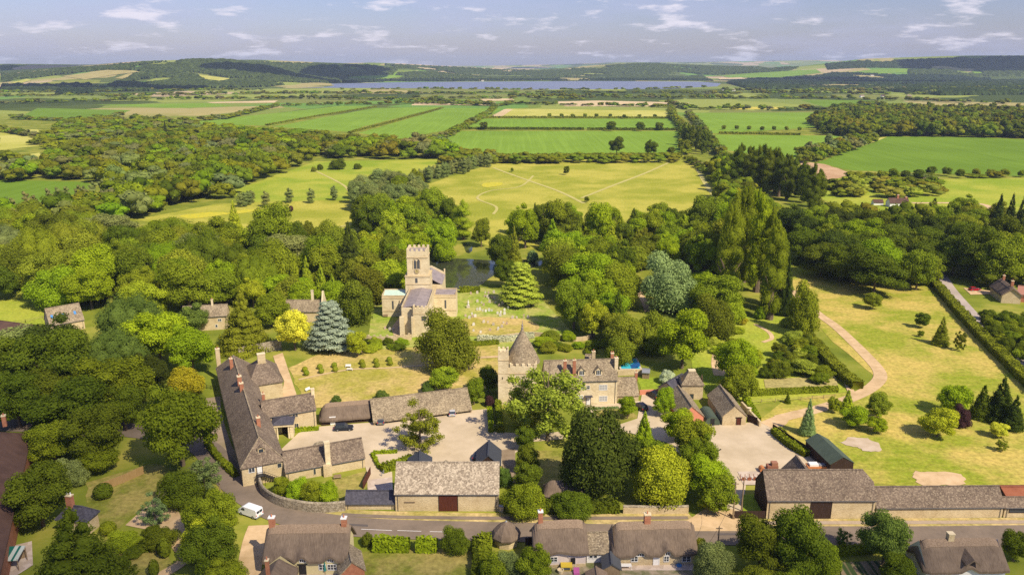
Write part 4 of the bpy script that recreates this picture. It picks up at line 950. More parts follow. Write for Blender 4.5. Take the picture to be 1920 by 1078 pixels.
def thatch(h, waves=(), hip=2.6, ov=.55, drop=.25, th=.42, ends=(1, 1), ridge=True, mt=THATCH, xo=(.5, .5)):
    """thick rounded thatch over a House made without a roof; waves: (x, width, rise) eyebrows along the front eave"""
    L2 = h.L / 2; nx, ny = 56, 22; V = []; hw = h.hw + ov
    for i in range(nx + 1):
        u = -1 + 2 * i / nx; x = u * (L2 + (xo[0] if u < 0 else xo[1])); e = ends[0] if u < 0 else ends[1]
        t = max(0, (abs(x) - (L2 + .5 - hip)) / hip) * e; t = min(t, 1); gz = (1 - t ** 2.4 * .8); gy = 1 - .22 * t ** 3
        for j in range(ny + 1):
            v = -1 + 2 * j / ny; y = v * hw * gy; a = abs(v)
            z = h.ze - drop + (h.zr - h.ze + drop) * (1 - (a ** 1.18)) * gz - .12 * math.sin(a * math.pi)
            if v < 0:
                for (wx, ww, wr) in waves:
                    q = (x - wx) / ww
                    if abs(q) < 1: z += wr * (.5 + .5 * math.cos(q * math.pi)) * a ** 3.2
            V.append((x, y, z + .03 * math.sin(x * 1.7 + v * 3) + rnd.uniform(-.015, .015)))
    fs = [(i * (ny + 1) + j, (i + 1) * (ny + 1) + j, (i + 1) * (ny + 1) + j + 1, i * (ny + 1) + j + 1) for i in range(nx) for j in range(ny)]
    h.roof = MB().slab(V, fs, th).build('thatched_roof', mt, h.root, smooth=False)
    for p in h.roof.data.polygons: p.use_smooth = abs(p.normal.z) > .25
    if ridge:
        W = []; xs = [V[i * (ny + 1) + ny // 2] for i in range(nx + 1)]; xs = [p for p in xs if abs(p[0]) < L2 + .5 - hip * .55 * 1] if hip else xs
        W = []; k = [ny // 2 - 3, ny // 2 - 1, ny // 2, ny // 2 + 1, ny // 2 + 3]; ii = [i for i in range(nx + 1) if abs(V[i * (ny + 1)][0]) < L2 + .5 - hip * .5 * max(ends[0] if V[i * (ny + 1)][0] < 0 else ends[1], .1)]
        for i in ii:
            for j in k: p = V[i * (ny + 1) + j]; W.append((p[0], p[1], p[2] + .09 + (.03 * (i % 2) if j in (k[0], k[-1]) else 0)))
        n = len(ii); MB().slab(W, [(a * 5 + b, (a + 1) * 5 + b, (a + 1) * 5 + b + 1, a * 5 + b + 1) for a in range(n - 1) for b in range(4)], .1).build('thatch_ridge', THATCH_R, h.roof)
    return h

# big roadside barns
b1 = front_house('stone_barn', 'large stone barn with pale lichened roof and tall red brown doors by the road', 'barn', (742, 958), (935, 958), 925, 866, roof=SLATE_L)
b1.door(841, 0, 3.6, hgt(841, 958, 926) - .1, m=WOOD_R, name='barn_door'); b1.win(768, 941, 2.0, .12, 1, 1, fr=WOOD)
s1 = front_house('stone_barn', 'long stone barn with black double doors and boarded end gable by the road', 'barn', (1436, 972), (1638, 972), 937, 880, ends='gk', roof=SLATE_S)
s1.door(1537, 0, 3.9, hgt(1538, 972, 938) - .1, name='barn_door')
MB().add([(-s1.L / 2 - .06, -s1.hw, 0), (-s1.L / 2 - .06, s1.hw, 0), (-s1.L / 2 - .06, s1.hw, s1.ze - .1), (-s1.L / 2 - .06, 0, s1.zr - .3), (-s1.L / 2 - .06, -s1.hw, s1.ze - .1)], [(0, 4, 3, 2, 1)]).build('gable_boarding', WOOD_D, s1.root)
l1 = front_house('barn_range', 'long low stone range right of the barn with black doors', 'barn', (1641, 972), (1878, 970), 950, 911, roof=SLATE_S)
l2 = front_house('barn_range', 'low stone range at right edge with dark slatted opening', 'barn', (1881, 970), (2060, 970), 950, 931, pitch=40, roof=SLATE_S)
l2.win(1960, 956, 14, .9, 1, 1, fr=WOOD_D, name='opening')
front_house('shed', 'rusty red sheet roofed shed behind the low range at right edge', 'shed', (1882, 962), (2060, 962), 931, 912, pitch=22, wall=WOOD_D, roof=RUST)
front_house('lean_to', 'low blue slate roofed outbuilding joined left of big stone barn', 'outbuilding', (648, 955), (740.5, 955), 943, 919, pitch=38, roof=SLATE_B)
def cross(name, label, apex, z, hw, ze, back, L=5, roof=SLATE_M, wall=STONE, ends='gg', ang=0, **k):
    p = P(*apex, z); d = Vector((math.sin(ang), math.cos(ang))); q = p.to_2d()
    return House(name, label, 'outbuilding', q, q - d * L, z, hw, ze, ends, roof=roof, wall=wall, **k)
cross('porch_wing', 'hipped stone wing peeping behind the pale roofed barn', (838, 853), 6.2, 2.6, 3.2, 0, 5, SLATE_M, ends='hg')
cross('porch_wing', 'stone gabled wing peeping behind the barn with black doors', (1493, 853), 7.2, 3.8, 3.0, 0, 7, SLATE_S)
sh = cross('slate_shed', 'tall dark slate shed right behind the pale roofed barn', (917, 825), 4.6, 2.5, 2.4, 0, 7, SLATE_D, WOOD_D, ang=.0)
cross('slate_shed', 'low dark slate shed left behind the pale roofed barn', (787, 845), 3.6, 2.4, 2.1, 0, 5, SLATE_D, WOOD_D, ang=-.1)
# green metal shed and yard buildings
gs = ridge_house('metal_shed', 'green sheet roofed open shed at the right of gravel yard', 'shed', (1533, 812), (1581, 856), 4.4, 2.6, 2.9, wall=WOOD_D, roof=GREEN_S, ridge=False, ov=.2, th=.08)
pb = ridge_house('gabled_barn', 'small pale stone barn with brown door in its gable, beside the avenue', 'barn', (1350, 721), (1379, 760), 5.3, 2.9, 2.7, roof=SLATE_M, wall=STONE)
pb.door(1386, 0, .95, 2, side='l' if pb.u.y > 0 else 'r', m=WOOD_R)
dv = front_house('dovecote', 'square stone dovecote with pyramid roof behind brick gabled wing', 'outbuilding', (1277, 749), (1317, 749), 720, 699, pitch=50, ends='gg', make_roof=False)
dv2 = dv; m = MB(); q = dv.hw + .3; Lh = dv.L / 2 + .3; zt = dv.zr + .6
for nm in (0,):
    m.slab([(-Lh, -q, dv.ze - .2), (Lh, -q, dv.ze - .2), (Lh, q, dv.ze - .2), (-Lh, q, dv.ze - .2), (-.9, -.6, zt), (.9, -.6, zt), (.9, .6, zt), (-.9, .6, zt)], [(0, 1, 5, 4), (1, 2, 6, 5), (2, 3, 7, 6), (3, 0, 4, 7), (4, 5, 6, 7)], .2)
dv.roof = m.build('roof', SLATE_M, dv.root); MB().cbox(0, 0, zt + .01, zt + .35, 1.9, 1.3).build('lantern', STONE_PALE, dv.roof)
dv.win(1297, 743, .9, 1.4, 1, 1, fr=WOOD)
ridge_house('slate_wing', 'grey slate roofed wing left of the dovecote', 'outbuilding', (1250, 716), (1279, 700), 4.9, 2.4, 3.1, roof=SLATE_B)
bg = ridge_house('brick_gable_wing', 'stone slate wing ending in a pink brick gable by the avenue', 'outbuilding', (1271, 722), (1298, 761), 5.2, 3.0, 2.6, roof=SLATE_M, wall=BRICK_P)
def nissen():
    p = P(1324, 762, 2.4); q = P(1336, 781, 2.3); c = (p + q) / 2; L = (q - p).length + .6; rz = math.atan2(q.y - p.y, q.x - p.x)
    e = empty('arched_hut', (c.x, c.y, 0), rz, 'green arched corrugated hut between two barns', 'hut'); V = []; n = 12
    for x in (-L / 2, L / 2):
        for i in range(n + 1): t = math.pi * i / n; V.append((x, 1.9 * math.cos(t), .3 + 2.1 * math.sin(t)))
    MB().add(V, [(i, i + 1, n + 2 + i, n + 1 + i) for i in range(n)] + [tuple(range(n + 1)), tuple(range(n + 1, 2 * n + 2))[::-1]]).build('shell', GREEN_S, e, smooth=False)
    MB().box(L / 2, L / 2 + .05, -.5, .5, 0, 1.9).build('door', BLACK, e)
nissen()
# manor
mh = front_house('manor_house', 'stone manor house with two dormers and brick chimneys beside the stone tower', 'house', (1022, 761), (1156, 757), 714, 674, pitch=50, roof=SLATE_M, wall=STONE_PALE)
mh.dormer(1091, 694, 1.9); mh.dormer(1122.5, 694, 1.9)
for px, py, w in ((1131, 726, 2), (1131, 747, 2), (1092, 725, 1.2), (1087, 746, 1.6), (1060, 745, 1.6), (1060, 725, 1.4)): mh.win(px, py, w, 1.35, 3 if w > 1.5 else 2, 2, gl=GLASS_P)
mh.win(1103, 726, .7, .9, 1, 2)
d = mh.door(1103, 750, 1.0, 2.1, m=WHITE); a = mh.hit(1103, 745)[0]; MB().box(a - 1, a + 1, -mh.hw - 1.1, -mh.hw - .02, 2.5, 2.65).build('door_hood', SLATE_B, mh.root)
mh.chim(1059.5, 675, .8, .6, y=-2.6, base=2.2); mh.chim(1077, 674, .8, .6, y=-2.6, base=3); mh.chim(1148, 661, .8, .7, y=.6, pots=2); mh.chim(1155.5, 670, .9, 1.2, y=-1.4, m=STONE_PALE); mh.chim(1113, 658, .9, .7, m=STONE, y=4.5, base=2)
mw = front_house('manor_wing', 'low stone roofed wing at right end of the manor', 'house', (1157, 753), (1197, 751), 741, 707, pitch=42, roof=SLATE_M, wall=STONE); mw.chim(1193, 697, .7, .5)
MB().add([], []); bk = ridge_house('manor_rear_wing', 'stone roofed rear wing rising behind the manor ridge', 'house', (1098, 664), (1112, 664), 10, 2.6, 6.5, roof=SLATE_M)
def crenels(m, x0, x1, y0, y1, z, h=.8, w=.8, t=.35, sides='fblr', n=None):
    """notched parapet, one solid piece a side"""
    def run(L):
        k = max(2, round((L / w + 1) / 2)); st = L / (2 * k - 1); P_ = [(0, z)]
        for i in range(2 * k - 1): zz = z + (h if i % 2 == 0 else h * .35); P_ += [(i * st, zz), ((i + 1) * st, zz)]
        return P_ + [(L, z)]
    for sd in sides:
        L = (x1 - x0) if sd in 'fb' else (y1 - y0 - 2 * t - .01); pr = run(L); n_ = len(pr)
        a, b = {'f': (y0, y0 + t), 'b': (y1 - t, y1), 'l': (x0, x0 + t), 'r': (x1 - t, x1)}[sd]
        if sd in 'fb': V = [(x0 + u, a, q) for u, q in pr] + [(x0 + u, b, q) for u, q in pr]
        else: V = [(a, y0 + t + .005 + u, q) for u, q in pr] + [(b, y0 + t + .005 + u, q) for u, q in pr]
        f = [(i, (i + 1) % n_, n_ + (i + 1) % n_, n_ + i) for i in range(n_)]
        for i in range(0, (n_ - 2) // 2):  # end caps, column by column
            u0 = 1 + 2 * i
        V2 = []; 
        m.add(V, f + [tuple(range(n_))[::-1], tuple(range(n_, 2 * n_))])
def gatehouse():
    A, B_ = P(935, 759), P(1006, 758); w = B_.x - A.x; d = w * .95; c = (A + B_) / 2; zt = hgt(970, 759, 690); zs = hgt(970, 759, 701)
    e = empty('stone_tower', (c.x, c.y + d / 2, 0), 0, 'square stone tower with battlements and conical stone roof beside the manor', 'tower')
    m = MB().box(-w / 2, w / 2, -d / 2, d / 2, -.3, zt); m.build('wall', STONE_PALE, e)
    m = MB()
    crenels(m, -w / 2 + 2.9, w / 2, -d / 2, d / 2, zt + .002, 1.0, .75, .4); m.build('battlement', STONE_PALE, e)
    MB().box(-w / 2 - .12, w / 2 + .12, -d / 2 - .12, d / 2 + .12, zs - .12, zs + .12).build('string_course', STONE, e)
    h2 = hgt(944, 759, 662); m = MB().box(-w / 2 - .1, -w / 2 + 2.6, -d / 2 - .1, -d / 2 + 2.8, -.3, h2); crenels(m, -w / 2 - .1, -w / 2 + 2.6, -d / 2 - .1, -d / 2 + 2.8, h2, .7, .5, .3); t = m.build('stair_turret', STONE_PALE, e)
    MB().box(-w / 2 - .2, -w / 2 + 2.7, -d / 2 - .2, -d / 2 + 2.9, h2 - 2.1, h2 - 1.9).build('string_course', STONE, t)
    p = P(978, 626, zt + 8.6); rr = w * .47; cx = p.x - c.x; zc = zt + .3
    r = MB().lathe([(rr * 1.02, zc - .15), (rr, zc), (rr * .86, zc + 1.4), (rr * .52, zc + 4.5), (rr * .18, zc + 7.4), (.25, zc + 8.5)], 28, (cx + .2, 0)).build('conical_roof', SLATE_M, e, smooth=False)
    MB().lathe([(.3, zc + 8.4), (.32, zc + 9.0), (.12, zc + 9.2), (.3, zc + 9.6), (.1, zc + 10), (.05, zc + 11)], 10, (cx + .2, 0)).build('finial', LEAD, r)
    for x in (-1.2, 1.2, 3.2): MB().box(x - .2, x + .2, -d / 2 - .04, -d / 2 + .1, zt - 4.6, zt - 3.4).build('window', GLASS, e)
    MB().box(-w / 2 + .9, -w / 2 + 1.1, -d / 2 - .15, -d / 2, zs - 1.5, zs - .9).build('arrow_slit', BLACK, e)
gatehouse()
def church():
    # ground positions
    aL = P(717.5, 594); y0 = aL.y; X = lambda px, py: P(px, py).x
    tx0, tx1 = P(766, 590).x, P(804, 590).x; tw = tx1 - tx0; tcx = (tx0 + tx1) / 2; ty0 = y0 + 3.0; tc = ty0 + tw / 2
    e = empty('church', (tcx, tc, 0), 0, 'pale stone church with a tall battlemented tower and lead roofs', 'church')
    def L(m): m.v = [(x - tcx, y - tc, z) for x, y, z in m.v]; return m
    zt = lambda py: H + (ty0) * ray(785, py).z / ray(785, py).y
    top = zt(474); s1_, s2_, s3_ = zt(483), zt(517), zt(532)
    m = MB().box(tx0 - .7, tx1 + .7, ty0 - .7, ty0 + tw + .7, -.3, s2_); m.box(tx0, tx1, ty0, ty0 + tw, s2_, top); tw_ = L(m).build('tower', STONE_PALE, e)
    m = MB(); crenels(m, tx0, tx1, ty0, ty0 + tw, top, 1.25, .72, .45); L(m).build('battlement', STONE_PALE, tw_)
    L(MB().box(tx0 - .18, tx1 + .18, ty0 - .18, ty0 + tw + .18, s1_ - .15, s1_ + .15).box(tx0 - .85, tx1 + .85, ty0 - .85, ty0 + tw + .85, s2_ - .35, s2_ + .1).box(tx0 - .82, tx1 + .82, ty0 - .82, ty0 + tw + .82, s3_ - .15, s3_ + .1)).build('string_course', STONE, tw_)
    L(MB().box(tx0 + .3, tx1 - .3, ty0 + .3, ty0 + tw - .3, top - .01, top + .25)).build('tower_roof', LEAD, tw_)
    zc = zt(494); mm = MB()
    for q in (-.55, .55):
        xx = tcx - .2 + q; mm.prism([], 0, 0) if 0 else None
        V = [(xx - .42, ty0 - .05, zc - 1.9), (xx + .42, ty0 - .05, zc - 1.9), (xx + .42, ty0 - .05, zc + .7), (xx, ty0 - .05, zc + 1.4), (xx - .42, ty0 - .05, zc + .7)]; mm.add(V + [(a, b + .2, c) for a, b, c in V], [(0, 1, 2, 3, 4), (0, 5, 6, 1), (1, 6, 7, 2), (2, 7, 8, 3), (3, 8, 9, 4), (4, 9, 5, 0)])
    w_ = L(mm).build('belfry_window', DGREY, tw_); mm = MB()
    for k in range(9):
        a0, a1 = math.pi * k / 9, math.pi * (k + 1) / 9; mm.tube((tcx - .2 + 1.25 * math.cos(a0), ty0 - .1, zc + .6 + 1.3 * math.sin(a0)), (tcx - .2 + 1.25 * math.cos(a1), ty0 - .1, zc + .6 + 1.3 * math.sin(a1)), .13, .13, 5)
    for x in (-1.45, -.2, 1.05): mm.box(tcx + x - .1, tcx + x + .1, ty0 - .15, ty0, zc - 1.95, zc + .7)
    L(mm).build('tracery', STONE, w_)
    ck = MB().lathe([(.95, 0), (.95, .12), (.82, .16)], 24); zk = zt(508.5); ck.v = [(x + tcx - .2, ty0 - .02 - z, zk + y) for x, y, z in ck.v]; c1 = L(ck).build('clock_face', flat('clock_stone', (.42, .33, .2)), tw_)
    hb = MB().lathe([(.6, 0), (.6, .03)], 20); hb.v = [(x + tcx - .2, ty0 - .185 - z, zk + y) for x, y, z in hb.v]; c2 = L(hb).build('dial', flat('clock_gold', (.5, .4, .15)), c1)
    L(MB().box(tcx - .25, tcx - .15, ty0 - .27, ty0 - .225, zk, zk + .55).box(tcx - .2, tcx + .2, ty0 - .27, ty0 - .225, zk - .05, zk + .05)).build('clock_hands', BLACK, c1)
    L(MB().box(tcx - .75, tcx + .05, ty0 - .8, ty0 - .66, zt(525.5) - .7, zt(525.5) + .9)).build('window', DGREY, tw_)
    # nave running towards the camera
    nx0, nx1 = P(761, 612).x, P(809, 612).x; ny0 = P(785, 628).y; nh = 9.2; ridge = zt(538); nc = (nx0 + nx1) / 2
    L(MB().box(nx0, nx1, ny0, ty0 - .75, -.3, nh)).build('nave_wall', STONE_PALE, e)
    L(MB().box(nx0, nx0 + .4, ny0, ty0 - .75, nh, nh + .7).box(nx1 - .4, nx1, ny0, ty0 - .75, nh, nh + .7)).build('parapet', STONE, e)
    L(MB().slab([(nx0 + .45, ny0 + .4, nh + .1), (nc, ny0 + .4, ridge), (nx1 - .45, ny0 + .4, nh + .1), (nx0 + .45, ty0 - .72, nh + .1), (nc, ty0 - .72, ridge), (nx1 - .45, ty0 - .72, nh + .1)], [(0, 3, 4, 1), (1, 4, 5, 2)], .2)).build('nave_roof', LEAD, e)
    # battlemented west porch
    px0, px1 = P(776, 632).x, P(810, 632).x; py0 = ny0 - 2.2; ph = nh + .2
    m = MB().box(px0, px1, py0, ny0 - .02, -.3, ph); m.box(px0, px1, ny0 - .02, ny0 + .38, nh + .01, ph); crenels(m, px0, px1, py0, ny0 + .3, ph, 1.2, .7, .4, 'flr'); po = L(m).build('west_porch', STONE_PALE, e)
    L(MB().box(px0 - .12, px1 + .12, py0 - .12, ny0 - .03, ph - 1.6, ph - 1.4)).build('string_course', STONE, po); zw = 6.4
    L(MB().box(px0 + 2.7, px0 + 4, py0 - .05, py0 + .1, zw - .75, zw + .75)).build('window', DGREY, po)
    L(MB().box(nx0 - .6, nx0 + .9, ny0 - 1.2, ny0 - .05, -.3, 6.5).box(px0 - .6, px0 - .02, py0 - .4, py0 + .8, -.3, 7)).build('buttress', STONE_PALE, e)
    # left aisle and right transept
    ax0 = aL.x; ah = hgt(740, 594, 557); ax1 = nx0 - .03; ay1 = y0 + 6
    for nm, x0, x1, zz, rm, wins in (('left_aisle', ax0, ax1, ah, COPPER, (738, 751)), ('right_transept', nx1 + .03, P(857, 590).x, ah + .3, LEAD, (836,))):
        w2 = L(MB().box(x0, x1, y0, ay1, -.3, zz)).build('aisle' if 'aisle' in nm else 'transept', STONE_PALE, e)
        L(MB().box(x0, x1, y0, y0 + .35, zz, zz + .55).box(x0, x1, ay1 - .35, ay1, zz, zz + 1.3).box(x0, x0 + .35, y0 + .35, ay1 - .35, zz, zz + .8).box(x1 - .35, x1, y0 + .35, ay1 - .35, zz, zz + .8).box(x0 - .1, x1 + .0, y0 - .12, y0 - .005, zz - .5, zz - .3).box(x0 - .1, x1, y0 - .12, y0 - .005, zz - 5.2, zz - 5.0)).build('parapet', STONE, w2)
        L(MB().slab([(x0 + .37, y0 + .37, zz + .1), (x1 - .37, y0 + .37, zz + .1), (x1 - .37, ay1 - .37, zz + 1.0), (x0 + .37, ay1 - .37, zz + 1.0)], [(0, 1, 2, 3)], .1)).build('lead_roof', rm, w2)
        for wpx in wins: xx = P(wpx, 593).x; L(MB().box(xx - .3, xx + .3, y0 - .04, y0 + .1, zz - 4.4, zz - 1.4)).build('lancet_window', DGREY, w2)
    # small stair block, chancel behind
    L(MB().box(ax1 - 3.0, ax1, y0 - 3.2, y0 - .03, -.3, 4.8)).build('vestry', STONE_PALE, e)
    L(MB().slab([(ax1 - 3.1, y0 - 3.3, 4.9), (ax1, y0 - 3.3, 4.9), (ax1, y0 - .03, 6.2), (ax1 - 3.1, y0 - .03, 6.2)], [(0, 1, 2, 3)], .15)).build('vestry_roof', STONE, e)
    cy0, cy1 = ty0 + tw + .75, ty0 + tw + 15; cx0, cx1 = tx0 + .8, tx1 + 4.2; ch = 8.6; cc = (cx0 + cx1) / 2
    L(MB().box(cx0, cx1, cy0, cy1, -.3, ch)).build('chancel_wall', STONE_PALE, e)
    L(MB().slab([(cx0, cy0, ch + .1), (cc, cy0, ch + 3), (cx1, cy0, ch + .1), (cx0, cy1 - .4, ch + .1), (cc, cy1 - .4, ch + 3), (cx1, cy1 - .4, ch + .1)], [(0, 3, 4, 1), (1, 4, 5, 2)], .15)).build('chancel_roof', LEAD, e)
    V = [(cx0, cy1 - .38, ch), (cx1, cy1 - .38, ch), (cx1, cy1 - .38, ch + .9), (cc, cy1 - .38, ch + 3.7), (cx0, cy1 - .38, ch + .9)]
    L(MB().add(V + [(a, b + .4, c) for a, b, c in V], [(0, 1, 2, 3, 4), (9, 8, 7, 6, 5), (2, 7, 8, 3), (3, 8, 9, 4)]).box(cx1 - .5, cx1, cy1 - .4, cy1 + .1, ch, ch + 2.4)).build('chancel_gable', STONE_PALE, e)
church()
# the long hall and its wings, left
lh = House('long_hall', 'very long stone house with hipped stone slate roof and brick chimneys at road bend', 'house', (-77.5, 205.3), (-52.3, 149.5), 8.9, 4.3, 4.7, ends='hh', hip=.86, roof=SLATE_S, ridge=SLATE_M)
fs = 'l' if lh.u.y > 0 else 'r'
lh.win(0, 0, 1.1, .95, 2, 1, side=fs, local=lh.hit(472, 881, fs)); lh.win(0, 0, .8, 1, 1, 1, side=fs, local=lh.hit(524, 872, fs), fr=STONE_PALE)
dz = lh.hit(487, 882, fs); lh.door(0, 0, 1.0, 2.0, side=fs, local=dz[0], z0=2.4, m=WHITE)
stm = MB(); a = dz[0]; sgn = 1 if fs == 'r' else -1
stm.box(a - .8, a + .8, .1, 1.3, 2.2, 2.35)
for i in range(8): stm.box(a + .8 + i * .42, a + 1.24 + i * .42, .1, 1.3, 2.05 - i * .27, 2.15 - i * .27)
for x, z in ((a - .8, 3.3), (a + .8, 3.3)): stm.box(x - .04, x + .04, 1.24, 1.32, 0, z)
stm.box(a - .8, a + .8, 1.26, 1.3, 3.2, 3.3)
stm.tube((a + .8, 1.28, 3.3), (a + 4.1, 1.28, 1.0), .05, .05, 4)
if fs == 'l': stm.v = [(-(2 * a - x) if 0 else x, y, z) for x, y, z in stm.v]
lh.place(stm, fs).build('outside_stair', BLACK, lh.root)
lh.chz(432.5, 671, 1.0, .8, zt=10.6); lh.chz(448, 704, 1.1, 1.0, zt=10.6); lh.chz(452, 717, 1.0, .9, zt=10.4); lh.chz(483.5, 781, .9, .8, zt=10.2, base=2.2); lh.chz(407, 653, 1.0, 1.1, zt=9.5, m=STONE, zb=0)
sg = 1 if fs == 'r' else -1; xd = lh.L / 2 - 1.5; zd = lh.ze + 1.5 * (lh.zr - lh.ze) / (lh.hw * .86)
dm = MB().box(min(sg * xd, sg * (xd - 1.4)), max(sg * xd, sg * (xd - 1.4)), -.65, .65, zd - .4, zd + .95).build('dormer', STONE, lh.roof)
MB().slab([(sg * (xd + .15), -.85, zd + .75), (sg * (xd + .15), 0, zd + 1.45), (sg * (xd + .15), .85, zd + .75), (sg * (xd - 2), -.85, zd + .75), (sg * (xd - 2), 0, zd + 1.45), (sg * (xd - 2), .85, zd + .75)], [(0, 1, 4, 3), (1, 2, 5, 4)], .12).build('dormer_roof', SLATE_S, dm)
MB().box(min(sg * xd, sg * (xd + .05)), max(sg * xd, sg * (xd + .05)), -.45, .45, zd + .05, zd + .75).build('window', GLASS, dm)
FL, FR, BR = P(466, 724, 4.8), P(533, 714, 4.8), P(517, 681, 4.8); BL = FL + BR - FR; w1 = House('square_wing', 'square hipped stone wing with a great stone chimney beside long hall', 'house', (FL + BL) / 2, (FR + BR) / 2, 9.4, (BR - FR).length / 2 - .3, 5.0, ends='gg', make_roof=False)
# real hipped roof for the square wing
m = MB(); q = w1.hw + .3; Lh = w1.L / 2
m.slab([(-Lh, -q, 4.7), (Lh, -q, 4.7), (Lh, q, 4.7), (-Lh, q, 4.7), (-.6, 0, 9.4), (.6, 0, 9.4)], [(0, 1, 5, 4), (1, 2, 5), (2, 3, 4, 5), (3, 0, 4)], .22); w1.roof = m.build('roof', SLATE_S, w1.root)
bpy.data.objects.remove(w1.wall); w1.wall = MB().box(-Lh + .3, Lh - .3, -w1.hw, w1.hw, -.3, 4.85).build('wall', STONE, w1.root); w1.chz(489, 662, 2.0, 1.1, zt=11.2, m=STONE, pots=0, base=1.5)
ow = MB().lathe([(.55, 0), (.55, .1)], 18); a, z = w1.hit(481.5, 731); ow.v = [(x + a, -w1.hw - .02 - zz, y + z) for x, y, zz in ow.v]; o = ow.build('round_window', WHITE, w1.root); ow = MB().lathe([(.42, 0), (.42, .03)], 18); ow.v = [(x + a, -w1.hw - .125 - zz, y + z) for x, y, zz in ow.v]; ow.build('glass', GLASS, o)
w2 = front_house('porch_wing', 'stone wing with arched windows reaching from long hall into yard', 'house', (497, 815), (594, 798), 775, 744, pitch=48, roof=SLATE_S)
for px, py, w, h in ((512.5, 783, .8, .9), (524.5, 781, .8, .9), (553.5, 778, 1.2, .9)): w2.win(px, py, w, h, 2 if w > 1 else 1, 1, fr=STONE_PALE)
for px in (553, 557.5): w2.win(px, 798, .5, 1.2, 1, 1, fr=STONE_PALE)
w2.chim(585.5, 728, .8, .8, m=STONE_PALE, pots=0); w2.chz(493, 737, .7, .7, zt=8.2, base=1.5)
pc = P(530, 822); e = empty('entrance_porch', (pc.x, pc.y + 1.4, 0), .15, 'classical stone entrance porch with slate roof in the hall corner', 'porch')
MB().box(-2.3, -1.6, -1.5, 2.2, 0, 3.1).box(1.6, 2.3, -1.5, 2.2, 0, 3.1).box(-1.6, 1.6, 1.5, 2.2, 0, 3.1).build('wall', STONE_PALE, e); MB().box(-2.5, 2.5, -1.7, 2.2, 3.1, 3.7).build('entablature', STONE_PALE, e)
for x in (-1.3, 1.3): MB().lathe([(.22, 0), (.18, 3.1)], 12, (x, -1.4)).build('column', STONE_PALE, e)
MB().slab([(-2.6, -1.8, 3.72), (2.6, -1.8, 3.72), (2.6, 2.3, 4.0), (-2.6, 2.3, 4.0), (0, .2, 5)], [(0, 1, 4), (1, 2, 4), (2, 3, 4), (3, 0, 4)], .12).build('roof', SLATE_B, e); MB().box(-.6, .6, 1.35, 1.48, 0, 2.3).build('door', WOOD_D, e)
w3 = front_house('long_wing', 'long low stone wing with a tall wall chimney beside the garden', 'house', (537, 904), (684.5, 876), 871, 833, pitch=48, roof=SLATE_S)
w3.win(590, 884, .45, 1.3, 1, 1, fr=STONE_PALE); a, z = w3.hit(614, 890); w3.place(MB().box(a - .9, a + .9, 0, 1.0, 0, 2.6), 'f').build('chimney_breast', STONE, w3.root); w3.chim(612, 828, 1.1, 1.1, m=STONE_PALE, y=-w3.hw + .3, base=2.4, pots=0)
wl = P(600, 826); 
# cart sheds
c1 = front_house('cart_shed', 'thatched black boarded cart shed at the back of the yard', 'shed', (603, 798), (695, 790), 782, 753, pitch=45, ends='gg', make_roof=False, wall=WOOD_D); thatch(c1, hip=2.5, ends=(1, .0), xo=(.5, .1)); c1.door(624, 0, .9, 2, m=WHITE, lintel=WHITE); c1.win(618.5, 787, .8, .8, 2, 2); c1.win(631, 786, .8, .8, 2, 2)
c2 = front_house('cart_shed', 'long open fronted cart shed with stone slate roof sheltering cars', 'shed', (701, 798), (884, 774), 779, 737, pitch=42, roof=SLATE_M, wall=WOOD_D)
for o in (c2.wall,): bpy.data.objects.remove(o)
L2, hw = c2.L / 2, c2.hw; c2.wall = MB().box(-L2, L2, hw - .3, hw, -.1, c2.ze).box(-L2, -L2 + .35, -hw, hw - .3, -.1, c2.ze).box(L2 - .35, L2, -hw, hw - .3, -.1, c2.ze).box(2.8, 3.1, -hw + .8, hw - .3, 0, c2.ze).build('wall', WOOD, c2.root)
for i in range(1, 7): x = -L2 + c2.L * i / 7; MB().cbox(x, -hw + .25, 0, c2.ze + .1, .22, .22).build('post', WOOD, c2.root)
MB().box(-L2, L2, -hw + .15, -hw + .4, c2.ze - .1, c2.ze + .12).build('beam', WOOD, c2.root)
# thatched cottages along the bottom
ct = front_house('thatched_cottage', 'cream thatched cottage with black door and eyebrow eaves at bottom edge', 'cottage', (500, 1079), (650, 1077), 1047, 983, pitch=48, ends='gg', make_roof=False, wall=CREAM)
thatch(ct, waves=[(ct.hit(538, 1045)[0], 1.6, 1.0), (ct.hit(567, 1045)[0], 1.5, 1.0), (ct.hit(619, 1045)[0], 1.7, .95)], hip=1.8, ends=(.55, .25)); ct.chim(509, 968, 1.0, .8, base=1.8, cap=WHITE); ct.chim(644.5, 969, .9, .9, base=1.8, cap=WHITE)
for px, py, w in ((538, 1038, 1.3), (567, 1039, 1.0), (619, 1042, 1.0)): ct.win(px, py, w, .5, 3, 1, local=(ct.hit(px, 1045)[0], ct.ze - .38))
for px, w in ((604.5, 1.1), (622.5, 1.4)): ct.win(px, 1062.5, w, 1.0, 3 if w > 1.2 else 2, 2)
ct.door(568.5, 0, 1.0, 2.1, m=BLACK, lintel=BLACK); ct.door(648, 0, .9, 2.0, m=BLACK, lintel=BLACK)
p = P(524, 1043, 4.6); e = House('thatched_wing', 'rounded thatched front wing of cream cottage with small brick chimney', 'cottage', (p.x, p.y + .5), (p.x, p.y - 6), 4.6, 2.6, 2.4, 'gg', make_roof=False, wall=CREAM); thatch(e, hip=2.2, ends=(1, .2), ridge=False); e.chim(500, 1048, .6, .5, y=0, base=1)
lt = ridge_house('lean_to', 'stone slate lean-to with brick side at right end of cream cottage', 'outbuilding', (652, 1017), (660, 1052), 4.2, 2.0, 2.3, wall=BRICK, roof=SLATE_M)
